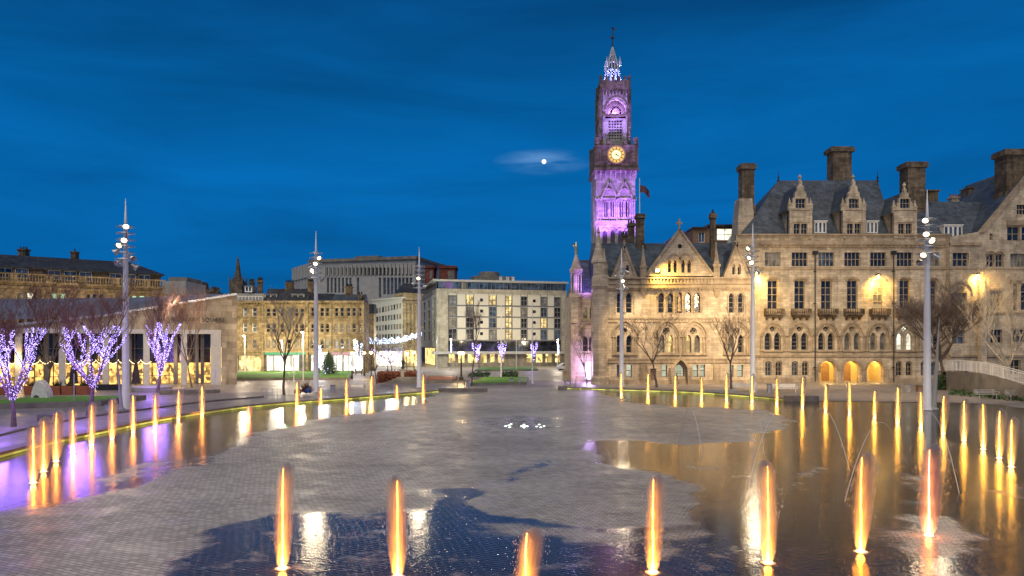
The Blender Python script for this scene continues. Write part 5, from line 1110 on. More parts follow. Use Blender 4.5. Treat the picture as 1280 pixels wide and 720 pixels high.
# ================================================================== TREES
def grow(seed, h, r0, fork=.35, spread=.75, levels=4, kids=3, twn=3, lean=(0, 0), up=.35, curl=.16):
    r = random.Random(seed); trunk = MB(); tw = MB(); limbs = []
    def br(p, d, L, rad, lv):
        n = 4 if lv < 3 else 3; pts = [p.copy()]; dd = d.copy()
        for i in range(n):
            dd = (dd + Vector((r.uniform(-1, 1), r.uniform(-1, 1), r.uniform(-.5, 1) * .8)) * curl + Vector((0, 0, up * .12))).normalized()
            pts.append(pts[-1] + dd * L / n)
        rd = [rad * (1 - .55 * i / n) for i in range(n + 1)]
        (trunk if lv <= 2 else tw).tube(pts, rd, 6 if lv < 2 else (4 if lv < 3 else 3), cap=lv < 2)
        if 0 < lv <= 2: limbs.append((pts, rd))
        if lv < levels:
            for k in range(kids if lv > 0 else kids + 2):
                t = r.uniform(.35, 1.0) if lv > 0 else r.uniform(.82, 1.0)
                i = min(n - 1, int(t * n)); q = pts[i].lerp(pts[i + 1], t * n - i)
                a = r.uniform(0, 2 * math.pi) if lv > 0 else 2 * math.pi * (k + r.uniform(-.2, .2)) / (kids + 2)
                side = Vector((math.cos(a), math.sin(a), 0)); nd = (dd * (1 - spread * .6) + side * spread + Vector((0, 0, up))).normalized()
                br(q, nd, L * r.uniform(.55, .8) if lv > 0 else h * (1 - fork) * r.uniform(.5, .68), max(.006, rad * .52 if lv else rad * .5), lv + 1)
        if lv >= levels - 1:
            for k in range(twn):
                t = r.random(); i = min(n - 1, int(t * n)); q = pts[i].lerp(pts[i + 1], t * n - i)
                nd = (dd + Vector((r.uniform(-1, 1), r.uniform(-1, 1), r.uniform(-.4, .9)))).normalized(); e = q + nd * L * r.uniform(.3, .7)
                tw.tube([q, e], [.008, .004], 3, cap=False)
    br(Vector((0, 0, 0)), Vector((lean[0], lean[1], 1)).normalized(), h * fork, r0, 0)
    return trunk, tw, limbs
def tree(label, loc, bark, twig, led=None, group=None, ledn=600, ledr=.024, ledpow=0, ledcol=(.5, .3, 1), kind='bare_tree', maxfr=1.0, **kw):
    tr_, tw, limbs = grow(**kw); o = T(kind, label, 'tree', loc, group)
    local(o, 'trunk', tr_.mesh('trunk', bark)); t_ = local(o, 'twigs', tw.mesh('twigs', twig))
    if led:
        r = random.Random(kw['seed'] + 1); m = MB(); tot = []
        for pts, rd in limbs:
            if pts[0].z < kw['h'] * .7:
                for i in range(len(pts) - 1): tot.append((pts[i], pts[i + 1], rd[i]))
        fz = kw['h'] * maxfr
        for _ in range(ledn):
            a, b, rr = tot[min(len(tot) - 1, int(r.random() ** 1.2 * len(tot)))]; t = r.random(); p = a.lerp(b, t)
            if p.z > fz: continue
            s = rr + .05; octa(m, p + Vector((r.uniform(-s, s), r.uniform(-s, s), r.uniform(-s, s))), ledr)
        local(o, 'fairy_lights', m.mesh('fairy_lights', led))['kind'] = 'stuff'
        if ledpow:
            d = lamp('POINT', (0, 0, 0), ledpow, ledcol, size=1.1); d.parent = o; d.location = (0, -.5, kw['h'] * .45)
            d = lamp('POINT', (0, 0, 0), ledpow * .5, ledcol, size=.5); d.parent = o; d.location = (0, -1.2, kw['h'] * .25)
    return o
GL1 = 'trees wrapped in violet fairy lights'
tree('leftmost near tree wrapped in violet lights, beside the white pebble sculpture', G(17, 534), BARK, TWIG, LED, GL1, 2200, .017, 260, (.36, .16, 1), seed=11, h=7.4, r0=.16, fork=.24, spread=.72, levels=5, kids=3, twn=4, maxfr=.78, up=.55)
tree('near tree with leaning trunk and wide violet lit limbs left of the tall mast', G(110, 521), BARK, TWIG, LED, GL1, 2200, .018, 300, (.36, .16, 1), seed=23, h=8.4, r0=.19, fork=.27, spread=.78, levels=5, kids=3, twn=4, lean=(.13, 0), maxfr=.72, up=.6)
tree('violet lit tree in front of the pavilion, right of the tall mast', G(197, 491.5), BARK, TWIG, LED, GL1, 1800, .025, 520, (.36, .16, 1), seed=5, h=8.8, r0=.2, fork=.22, spread=.62, levels=5, kids=3, twn=4, maxfr=.80, up=.75)
GL2 = 'bare trees round the square'
tree('slim bare tree before the pavilion portal near its right end', G(240, 485), BARK, TWIG, None, GL2, seed=31, h=9.2, r0=.12, fork=.3, spread=.42, levels=5, kids=3, twn=3, up=.7)
tree('brownish bare tree half hidden by the violet lit tree before the pavilion', G(60, 492), BARK, TWIG, None, GL2, seed=37, h=9, r0=.14, fork=.3, spread=.55, levels=5, kids=3, twn=2, up=.6)
tree('bare tree with golden lit twigs by the steel rack before the terrace', G(355, 494), BARK, BIRCH, None, GL2, seed=41, h=8.6, r0=.15, fork=.42, spread=.62, levels=4, kids=3, twn=4, up=.5)  # paler twig material stands in for warm lamp light on the crown
tree('bare dark tree standing left of the brown hedge', G(471, 480), BARK, BARK, None, GL2, seed=43, h=6.2, r0=.13, fork=.3, spread=.75, levels=4, kids=3, twn=2, up=.35)
tree('round headed bare tree behind the brown hedge with a few violet lights', G(490, 467), BARK, BARK, LED, GL2, 90, .06, 120, seed=47, h=6.2, r0=.16, fork=.32, spread=.85, levels=5, kids=3, twn=2, up=.25)
tree('thin bare tree beside the stone bench before the hotel', G(579.5 + 10, 483), BARK, TWIG, None, GL2, seed=53, h=9.4, r0=.11, fork=.55, spread=.4, levels=4, kids=3, twn=3, up=.6)
tree('bare tree in front of the porch gable of the gothic wing', G(821, 484.5), BARK, BARK, None, GL2, seed=59, h=8.6, r0=.15, fork=.36, spread=.75, levels=4, kids=3, twn=3, up=.4)
tree('bare tree before the right hand arch of the gothic wing', G(914, 486.5), BARK, BARK, None, GL2, seed=61, h=8.2, r0=.15, fork=.38, spread=.62, levels=5, kids=3, twn=2, up=.5)
tree('slender small bare tree before the violet lit doorway', G(734, 483), BARK, BARK, None, GL2, seed=67, h=7.4, r0=.09, fork=.35, spread=.6, levels=4, kids=3, twn=2, up=.4)
tree('dense dark twiggy tree with leaning trunk beside the ramp wall', G(1184, 486.5), BARK, BARK, None, GL2, seed=71, h=10.6, r0=.26, fork=.34, spread=.8, levels=5, kids=4, twn=6, lean=(-.22, 0), up=.32)
tree('pale barked tree with yellowish twigs before the white railings', G(1263, 497), BIRCH, BIRCH, None, GL2, seed=73, h=9.6, r0=.15, fork=.3, spread=.62, levels=5, kids=3, twn=3, up=.45)
a = tree('violet lit vase shaped tree before the hotel, beside the warm globe lamp', G(599, 461.5), BARK, BARK, LED, 'small violet lit trees before the hotel', 260, .06, 160, seed=79, h=6.0, r0=.18, fork=.34, spread=.6, levels=3, kids=3, twn=2, up=.7)
dup(a, G(627, 461.5), 'violet lit vase shaped tree directly behind the left slim flagpole', R(80)); dup(a, G(665, 461.5), 'violet lit vase shaped tree directly behind the right slim flagpole', R(200))
a['label'] = 'violet lit vase shaped tree just right of the warm globe lamp, before the hotel'
# christmas tree
def fir(loc, h, r, label):
    o = T('christmas_tree', label, 'christmas tree', loc); q = MB(); q.tube([(0, 0, 0), (0, 0, h)], [.12, .02], 6); local(o, 'trunk', q.mesh('trunk', BARK))
    q = MB(); rr = random.Random(3); l = MB()
    for _ in range(1500):
        t = rr.random() ** .7; z = .35 + t * (h - .4); rad = r * (1 - t) ** .9 * rr.uniform(.25, 1.05); a = rr.uniform(0, 6.283); c, s = math.cos(a), math.sin(a); L = .28 * (1.2 - t)
        p = Vector((c * rad, s * rad, z - rad * .15)); q.add([p + Vector((c * L, s * L, -.12)), p + Vector((-s * .1, c * .1, 0)), p + Vector((s * .1, -c * .1, .02)), p + Vector((0, 0, .12))], [(0, 1, 3), (0, 3, 2), (0, 2, 1)])
        if rr.random() < .06: octa(l, p, .06)
    local(o, 'foliage', q.mesh('foliage', LEAF)); local(o, 'lights', l.mesh('lights', LEDW))['kind'] = 'stuff'; octa(l, (0, 0, h), .2)
    return o
fir(G(411, 470.5), 4.0, 1.7, 'dark green christmas tree with small white lights on the lawn')

# ================================================================== LIGHT MASTS
def mast():
    o = T('light_mast', 'x', 'light mast', (0, 0, 0), 'tall silver light masts round the pool')
    q = MB(); q.lathe([(.36, 0), (.36, .08), (.27, .1), (.235, 6), (.17, 11.6), (.14, 13.0)], 0, 0, 20); local(o, 'pole', q.mesh('pole', STEEL, smooth=True))
    q = MB(); q.lathe([(.17, 13.0), (.11, 14.2), (.02, 16.2)], 0, 0, 12); local(o, 'spike', q.mesh('spike', STEEL, smooth=True))
    for k, z in enumerate((11.5, 12.0, 12.5, 13.0, 13.5, 14.0)):
        q = MB(); n = 24; r_ = .62 if k else .72
        q.tube([(r_ * math.cos(2 * math.pi * i / n), r_ * math.sin(2 * math.pi * i / n), z) for i in range(n + 1)], .03, 5, cap=False)
        for i in range(4): a = R(90 * i + k * 30); q.tube([(0.1 * math.cos(a), .1 * math.sin(a), z), (r_ * math.cos(a), r_ * math.sin(a), z)], .02, 4)
        local(o, 'ring', q.mesh('ring', STEELW))
    return o
mast0 = mast()
def head(o, ang, z, lit=True):
    a = R(ang); d = Vector((math.cos(a), math.sin(a), -.75)).normalized(); c = Vector((math.cos(a) * .62, math.sin(a) * .62, z))
    M_ = Matrix.Translation(c) @ d.to_track_quat('Z', 'Y').to_matrix().to_4x4()
    q = MB(M_); q.lathe([(.06, -.3), (.12, -.28), (.15, -.05), (.27, .16), (.27, .19), (.2, .14), (.13, .0)], 0, 0, 14); h_ = local(o, 'floodlight_head', q.mesh('floodlight_head', STEELW, smooth=True))
    if lit: q = MB(M_); q.lathe([(.02, .17), (.13, .16), (.19, .12), (.19, .08)], 0, 0, 12); local(h_, 'lens', q.mesh('lens', FLOOD))
MAST = [(157, 511.5, 248, 'nearest left light mast with three dazzling lamps, among violet lit trees'), (395, 490.5, 289, 'light mast in front of the old shop terrace'), (524, 484.5, 309, 'shortest looking light mast, in front of the hotel corner'),
        (777, 483.5, 311, 'light mast before the left bays of the gothic wing'), (941, 490.5, 279, 'light mast where the gothic wing meets the right block of the town hall'), (1159, 513, 237, 'nearest right light mast before the dense twiggy tree')]
mast_objs = []
for i, (px, py, yt, lab) in enumerate(MAST):
    g = G(px, py); h_ = CH - (yt - HY) / F * g.y
    o = mast0 if i == 0 else dup(mast0, g, lab)
    o.location = g; o['label'] = lab; s = h_ / 16.2; o.scale = (1, 1, s); mast_objs.append(o)
cfg = {0: [(-60, 14.0, 1), (-70, 12.95, 1), (-100, 12.55, 1), (200, 12.1, 0), (-20, 11.6, 0), (150, 11.3, 0), (20, 11.0, 0), (250, 11.2, 0)], 1: [(-50, 13.5, 1), (-80, 12.9, 1), (-110, 12.2, 1), (-20, 11.4, 0), (160, 12.6, 0)], 2: [(-90, 12.6, 1), (180, 12, 0), (0, 11.7, 0)],
       3: [(-88, 12.4, 1), (180, 13, 0), (0, 13.5, 0), (30, 11.6, 0)], 4: [(-150, 13.8, 1), (-140, 12.9, 1), (-120, 12.4, 1), (150, 13.1, 0), (10, 11.6, 1)], 5: [(-130, 13.9, 1), (-125, 12.9, 1), (-95, 12.4, 1), (-140, 11.4, 1), (0, 11.3, 0), (200, 10.9, 0)]}
for i, o in enumerate(mast_objs):
    for ang, z, l in cfg[i]: head(o, ang, z, l)
def mlight(i, power, tgt=None, cone=120, col=(1, .80, .52), off=(-.9)):
    g = Vector(mast_objs[i].location); loc = (g.x, g.y + off, 12.6 * mast_objs[i].scale.z)
    d = lamp('SPOT' if tgt else 'POINT', loc, power, col, None, target=tgt, size=.6, cone=cone, blend=.8); 
    M0 = d.matrix_basis.copy(); d.parent = mast_objs[i]; d.matrix_parent_inverse = (Matrix.Translation(g) @ Matrix.Diagonal((1, 1, mast_objs[i].scale.z, 1))).inverted()
for i, pw, tg in ((0, 1500, (-14, 28, 0)), (1, 1500, (-8, 45, 0)), (2, 1500, (-4, 55, 0)), (3, 1200, (6, 50, 0)), (4, 1200, (10, 45, 0)), (5, 1500, (16, 28, 0))): mlight(i, pw, tg, 140)
for i, pw, tg in ((3, 4200, (19, 90, 0)), (4, 12000, (34, 93, 3)), (5, 17000, (48, 93, 3)), (4, 5000, (24, 90, 3)), (1, 8000, (-30, 84, 3)), (0, 4000, (-42, 80, 3)), (2, 11000, (-12, 120, 0))): mlight(i, pw, tg, 100, (1, .74, .42), off=.9)

# ================================================================== FOUNTAIN JETS
def vol_mat(name, dens, c, emis=0):
    m = bpy.data.materials.new(name); m.use_nodes = True; t = m.node_tree; t.nodes.clear()
    o = N(t, 'ShaderNodeOutputMaterial'); v = N(t, 'ShaderNodeVolumePrincipled', {'Color': rgba(c), 'Density': dens, 'Anisotropy': .35}); t.links.new(v.outputs[0], o.inputs['Volume']); return m

def spray_mat(name, lean_, dens):
    m = vol_mat(name, dens, (1, 1, 1)); t = m.node_tree; v = [n for n in t.nodes if n.type == 'PRINCIPLED_VOLUME'][0]
    g = N(t, 'ShaderNodeSeparateXYZ', {0: N(t, 'ShaderNodeTexCoord').outputs['Object']})
    pz = N(t, 'ShaderNodeMath', {0: N(t, 'ShaderNodeMath', {0: g.outputs[2], 1: .5}, operation='MULTIPLY').outputs[0], 1: 1.5}, operation='POWER')
    x_ = N(t, 'ShaderNodeMath', {0: pz.outputs[0], 1: -lean_ * 1.2, 2: g.outputs[0]}, operation='MULTIPLY_ADD')
    xy = N(t, 'ShaderNodeCombineXYZ', {0: x_.outputs[0], 1: g.outputs[1]}); r = N(t, 'ShaderNodeVectorMath', {0: xy.outputs[0]}, operation='LENGTH')
    f = N(t, 'ShaderNodeMapRange', {0: r.outputs['Value'], 1: .0, 2: .20, 3: 1, 4: 0}, interpolation_type='SMOOTHSTEP')
    c = N(t, 'ShaderNodeCombineXYZ', {0: x_.outputs[0], 1: g.outputs[1], 2: N(t, 'ShaderNodeMath', {0: g.outputs[2], 1: .07}, operation='MULTIPLY').outputs[0]})
    n = N(t, 'ShaderNodeTexNoise', {'Vector': c.outputs[0], 'Scale': 26, 'Detail': 2})
    q = N(t, 'ShaderNodeMapRange', {0: n.outputs[0], 1: .38, 2: .66, 3: .35, 4: 1.7})
    a = N(t, 'ShaderNodeMath', {0: f.outputs[0], 1: q.outputs[0]}, operation='MULTIPLY'); b = N(t, 'ShaderNodeMath', {0: a.outputs[0], 1: dens}, operation='MULTIPLY')
    t.links.new(b.outputs[0], v.inputs['Density']); return m
CORE = {c: glow('emissive_water_core_' + c, v, s_) for c, v, s_ in (('amber', (1, .31, .03), 60), ('gold', (1, .40, .04), 55), ('red', (1, .24, .07), 45))}; STREAM = plain('thin_water_stream', (.8, .8, .82), .2, var=.02)  # core water emits by itself, standing in for nozzle light carried upward
def jet_meshes():
    sh = []
    for seed, lean_, wide in ((1, .09, 1.0), (2, -.05, 1.0), (3, .12, .92)):
        q = MB(); prof = [(.06, .02), (.10, .12), (.15, .4), (.20, .8), (.245, 1.15), (.25, 1.45), (.20, 1.72), (.11, 1.92), (.02, 2.0)]; n = 14; vs = []; fs = []
        for r_, z in prof:
            ln_ = lean_ * (z / 2) ** 1.5 * 1.2
            for j in range(n): a = 2 * math.pi * j / n; k = 1 + .12 * math.sin(3 * a + z * 2 + seed); vs.append((ln_ + r_ * wide * k * math.cos(a), r_ * wide * k * math.sin(a), z))
        for i in range(len(prof) - 1):
            for j in range(n): fs.append((i * n + j, i * n + (j + 1) % n, (i + 1) * n + (j + 1) % n, (i + 1) * n + j))
        fs.append(tuple(range(n))[::-1]); fs.append(tuple((len(prof) - 1) * n + j for j in range(n))); q.add(vs, fs); sp = q.mesh('spray', spray_mat('water_spray', lean_, 7.5), smooth=True)
        q = MB(); q.tube([(0, 0, .0), (.004, 0, .6), (.0, 0, 1.3), (lean_ * .15, 0, 1.86)], [.022, .010, .007, .002], 6); co = {c: q.mesh('core', m_, smooth=True) for c, m_ in CORE.items()}
        q = MB(); rr = random.Random(seed)
        for _ in range(260):
            z = rr.random() ** .8 * 1.95; rm = np.interp(z, [p[1] for p in prof], [p[0] for p in prof]) * 1.15; a = rr.uniform(0, 6.283); rad = rm * math.sqrt(rr.random()); s = rr.uniform(.0015, .003)
            p = (lean_ * (z / 2) ** 1.5 * 1.2 + rad * math.cos(a), rad * math.sin(a), z); x, y, zz_ = p
            q.add([(x + s, y, zz_), (x - s, y + s, zz_), (x - s, y - s, zz_), (x, y, zz_ + s * 14), (x, y, zz_ - s * 14)], [(0, 1, 3), (1, 2, 3), (2, 0, 3), (1, 0, 4), (2, 1, 4), (0, 2, 4)])
        dr = q.mesh('droplets', STREAM)
        sh.append((sp, co, dr))
    return sh
JM = jet_meshes()
q = MB(); q.lathe([(.09, .0), (.09, .02), (.06, .035), (.02, .035)], 0, 0, 12); NM = q.mesh('lamp_lens', NOZ)
q = MB(); q.lathe([(.16, .0), (.16, .012), (.1, .02), (.095, .0)], 0, 0, 14); RM = q.mesh('nozzle_ring', STEELW)
def jet(px, py, ytop, label, v, col=(1, .30, .025), pk=1.0, wk=1.0):
    g = G(px, py, .006); h_ = max(.5, (CH - (ytop - HY) / F * g.y)); o = T('fountain_jet', label, 'fountain jet', g, 'amber lit fountain jets'); rj = random.Random(int(px)); wk *= rj.uniform(.85, 1.2); o.rotation_euler.z = rj.uniform(-.9, .9)
    sp, co, dr = JM[v % 3]; s = h_ / 2.0
    for nm, me in (('spray', sp), ('core', co['red' if col[1] < .27 else ('gold' if col[1] > .4 else 'amber')]), ('droplets', dr))[:3 if py > 650 else 2]:
        c_ = local(o, nm, me)
        if nm == 'droplets': c_['kind'] = 'stuff'
        c_.scale = (wk, wk, s)
    local(o, 'nozzle_ring', RM); local(o, 'lamp_lens', NM)
    d = lamp('SPOT', (0, 0, 0), 700 * pk * s, col, size=.05, cone=40, blend=.9); d.parent = o; d.location = (0, 0, .06); d.rotation_euler = (R(180), 0, 0)
    d = lamp('POINT', (0, 0, 0), 26 * pk, col, size=.08); d.parent = o; d.location = (0, 0, .14)
    for k_, w_ in ((.18, 9), (.38, 7), (.58, 5), (.78, 3.5)):  # added fill lights inside the plume, no lamps sit there
        d = lamp('POINT', (0, 0, 0), w_ * pk, col, size=.17); d.parent = o; d.location = (0, 0, h_ * k_)
    return o
front = [(353, 711, 577, 'tall jet in the left foreground, nearest of all on that side'), (497, 722, 592, 'tall jet cut by the lower edge between the left foreground jet and the short one'), (657, 748, 661, 'shortest foreground jet at the middle of the lower edge'),
         (816, 716, 591, 'tall jet right of the middle, at the edge of the broken puddle'), (960, 704, 574, 'tall jet standing in the dark water, first of the three right foreground jets'), (1076, 690, 563, 'tall jet with the brightest base in the right foreground'), (1161, 670, 555, 'slim pinkish jet ringed by rippled pale water')]
for i, (x, y, t, l) in enumerate(front): jet(x, y, t, l, i, pk=1.25, wk=1.3, col=(1, .30, .025) if i != 6 else (1, .26, .08))
right = [(776.5, 494, 465), (810, 496.5, 466), (844, 497.5, 468), (877, 499, 469), (908, 500, 466), (940, 502, 467), (971, 505, 470), (1003, 509, 470), (1032, 513.5, 480), (1062, 518, 476), (1093, 523, 487), (1122, 529, 482), (1151, 535.5, 487), (1179, 542.5, 492), (1205, 551, 498), (1229, 562, 501), (1249, 573, 510), (1264, 584, 521)]
ordn = ['first', 'second', 'third', 'fourth', 'fifth', 'sixth', 'seventh', 'eighth', 'ninth', 'tenth', 'eleventh', 'twelfth', 'thirteenth', 'fourteenth', 'fifteenth', 'sixteenth', 'seventeenth', 'eighteenth']
for i, (x, y, t) in enumerate(right): jet(x, y, t, '%s golden jet of the right hand arc, counted from the pool entrance' % ordn[i] if i < 17 else 'last and nearest golden jet of the right hand arc by the picture edge', i + 1, (1, .44, .04), .8, 1.25)
left = [(529, 500, 467), (496, 503, 480), (464, 505, 468), (433, 507, 472), (401, 510, 483), (371, 512, 476), (310.6, 524, 507), (252.6, 519, 481), (223, 525, 485), (194, 533, 490), (166.5, 541, 491), (140, 549, 497), (114.5, 557, 502), (91, 566, 509), (70, 577, 512), (54.5, 590, 520), (41.6, 604, 530)]
for i, (x, y, t) in enumerate(left):
    lb = '%s pinkish amber jet of the left hand arc, counted from the pool entrance' % ordn[i]
    if i == 6: lb = 'tiny low red jet standing apart inside the left hand arc'
    jet(x, y, t, lb, i, (1, .28, .05) if i != 6 else (1, .16, .06), .8, 1.3)
# thin arching streams
def stream(a, b, apex, label):
    A, B = G(*a), G(*b); n = 22; pts = []; C_ = G(apex[0], max(a[1], b[1]) - 0); H_ = CH - (apex[1] - HY) / F * ((A.y + B.y) / 2)
    for i in range(n + 1): t = i / n; p = A.lerp(B, t); p.z = .01 + 4 * H_ * t * (1 - t); pts.append(p)
    q = MB(); q.tube(pts, [.009] * (n + 1), 5); o = q.build('water_stream', STREAM, smooth=True); tag(o, label, 'water jet', 'thin arching water streams')
stream((1001, 560), (1062, 589), (1032, 511), 'thin arc of water landing right behind the dark foreground pool, left one of a pair')
stream((1056, 627), (1122, 560), (1090, 530), 'thin arc of water rising from between the two right foreground jets')
stream((1140, 560), (1199, 617), (1172, 517), 'thin arc of water curving down near the right edge of the pool')
stream((936, 606), (1000, 552), (968, 512), 'thin arc of water rising behind the jet in the dark water')
stream((848, 560), (878, 570), (868, 511), 'small thin arc of water over the tan paving in front of the gothic wing')
stream((941, 520), (955, 568), (946, 508), 'faint narrow arc of water left of the dark pool')
# floor spot lamps near the middle
q = MB()
for x, y in ((632, 533), (636, 532), (639, 530.5), (637, 534.5), (652, 533), (655, 531), (655, 535), (659, 533), (655.5, 533), (671, 533.5), (674, 531), (676, 534.5), (680, 533)):
    g = G(x, y); o = T('floor_lamp', 'small white floor lamp in the cluster at the middle of the pool', 'floor light', (g.x, g.y, .005), 'white floor lamps at the middle of the pool')
    if 'FLM' not in globals():
        a = MB(); a.lathe([(.07, 0), (.07, .02), (.02, .025)], 0, 0, 10); FLM = a.mesh('lens', SPOTW); a = MB(); a.lathe([(.1, 0), (.1, .012), (.075, .014)], 0, 0, 12); FLR = a.mesh('ring', STEELW)
    local(o, 'lens', FLM); local(o, 'ring', FLR)

# ================================================================== STREET FURNITURE, BEDS
def thing_mesh(name, label, cat, q, m, group=None, smooth=False): o = q.build(name, m, smooth=smooth); return tag(o, label, cat, group)
def pbox(q, x0, x1, y, yt, dep=.5, z0=0.02):
    a, b = G(x0, y), G(x1, y); q.box(a.x, b.x, a.y, a.y + dep, z0, CH - (yt - HY) / F * a.y); return a
def bench(px, py, w, label, m=STEELW, rz=0, dark=False):
    g = G(px, py); g.z = .02; o = T('bench', label, 'bench', g, 'benches round the square', rz)
    q = MB(); 
    for k_ in range(5): q.box(-w / 2, w / 2, -.25 + k_ * .1, -.18 + k_ * .1, .44, .48)
    local(o, 'seat', q.mesh('seat', m)); q = MB()
    for k_ in range(3): q.box(-w / 2, w / 2, .26, .3, .55 + k_ * .12, .62 + k_ * .12)
    local(o, 'backrest', q.mesh('backrest', m))
    for s in (-1, 1):
        q = MB(); x = s * (w / 2 - .2); q.tube([(x, -.25, 0), (x, -.2, .44), (x, .25, .44), (x, .28, 0)], .025, 5); q.tube([(x, .25, .44), (x, .3, .9)], .025, 5); q.tube([(s * w / 2, -.25, .5), (s * w / 2, -.25, .68), (s * w / 2, .28, .68)], .025, 5); local(o, 'leg', q.mesh('leg', m))
    return o
bench(1233, 499.5, 1.9, 'steel bench with arm loops at the ramp wall, left of the pale tree'); bench(1272, 500.5, 1.9, 'steel bench at the ramp wall, right of the pale tree by the picture edge')
bench(932, 489.5, 2.6, 'pale metal bench just left of the mast before the town hall', WHITE); bench(981, 491, 2.4, 'pale metal bench right of the mast, before the yellow arcade', WHITE); bench(446, 486, 2.0, 'white bench by the left pool rim between two jets', WHITE)
bench(576, 484, 1.2, 'small timber bench by the stone block before the grass bed', WOOD); bench(654, 482, 1.3, 'grey bench at the right end of the grass bed', CONC)
q = MB(); pbox(q, 884, 921, 490, 487.3, .6); thing_mesh('long_bench', 'long low pale bench slab left of the bare tree at the town hall', 'bench', q, CONC)
def bin_(px, py, yt, w, label, m=STEELW):
    g = G(px, py); h_ = CH - (yt - HY) / F * g.y; o = T('litter_bin', label, 'litter bin', (g.x, g.y, .02), 'litter bins round the square')
    q = MB(); q.shape([(-w / 2, 0), (w / 2, 0), (w / 2, h_ * .92), (-w / 2, h_ * .92)], [[(-w * .3, h_ * .62), (w * .3, h_ * .62), (w * .3, h_ * .8), (-w * .3, h_ * .8)]], -w / 2, -w / 2 + .04); q.box(-w / 2, w / 2, -w / 2 + .045, w / 2, 0, h_ * .9); local(o, 'body', q.mesh('body', m))
    q = MB(); q.box(-w / 2 - .04, w / 2 + .04, -w / 2 - .04, w / 2 + .04, h_ * .93, h_); local(o, 'lid', q.mesh('lid', GREYF))
bin_(585, 484, 475.5, .42, 'steel litter bin beside the small timber bench'); bin_(639.5, 481, 473, .45, 'steel litter bin on the paving before the grass bed'); bin_(962, 490.5, 480, .42, 'steel litter bin between the two pale benches at the town hall')
bin_(1134, 490, 480, .42, 'steel litter bin left of the nearest right mast'); bin_(416, 489.5, 481.5, .4, 'steel litter bin on the left rim beside a jet'); bin_(137, 513.5, 505, .45, 'small pale litter bin at the foot of the nearest left mast')
bin_(1149, 490, 481.5, .45, 'brown litter bin just beside the nearest right mast', WOOD)
# stone blocks at the pool entrance and rim ends
q = MB(); pbox(q, 548, 609, 490.3, 485.5, .9, .0); thing_mesh('stone_bench', 'long low granite block closing the left rim at the pool entrance', 'stone bench', q, KERBST)
q = MB(); pbox(q, 698, 709, 488, 483, .9, .0); thing_mesh('stone_block', 'small granite block at the start of the right rim', 'stone block', q, KERBST)
q = MB(); pbox(q, 984, 1024, 502, 495, .8, .0); thing_mesh('stone_block', 'long granite block ending the right rim', 'stone block', q, KERBST)
q = MB(); pbox(q, 46, 68, 526.5, 518, .7); thing_mesh('stone_bench', 'dark stone bench slab right of the leftmost violet tree', 'stone bench', q, KERBST)
q = MB(); g = G(178, 491); q.lathe([(1.8, .02), (2.0, .5), (1.95, .62)], g.x, g.y + 2, 24); thing_mesh('round_seat', 'pale round stone seat behind the nearest left mast', 'stone seat', q, CONC)
q = MB(); a = G(198, 494); b = G(268, 492); q.hull([(a.x, a.y, .02), (b.x, b.y, .02), (b.x, b.y + 1.5, .02), (a.x, a.y + 1.5, .02)], [(a.x, a.y, .5), (b.x, b.y, .35), (b.x, b.y + 1.5, .35), (a.x, a.y + 1.5, .5)]); thing_mesh('low_wall', 'low brown stone wall before the pavilion portal', 'low wall', q, KERBST)
# pebble sculpture with hole
g = G(53, 503.5); o = T('pebble_sculpture', 'large smooth white pebble shaped sculpture pierced by a round hole', 'sculpture', (g.x, g.y, .02)); q = MB()
egg = [(-.78, 0), (.62, 0), (.74, .5), (.68, 1.0), (.45, 1.5), (.1, 1.85), (-.2, 1.9), (-.5, 1.65), (-.72, 1.1), (-.82, .5)]
import itertools
hole = disc(-.28, .38, .27, 16)
for k_, (y0, y1, sc_) in enumerate(((-.36, -.2, .9), (-.199, .2, 1.0), (.201, .36, .9))): q.shape([(x * sc_, z * sc_ if k_ != 1 else z) for x, z in egg], [hole], y0, y1)
s_o = local(o, 'stone', q.mesh('stone', plain('white_sculpture', (.62, .60, .58), .5), smooth=False))
bv = s_o.modifiers.new('bevel', 'BEVEL'); bv.width = .12; bv.segments = 4; bv.limit_method = 'ANGLE'
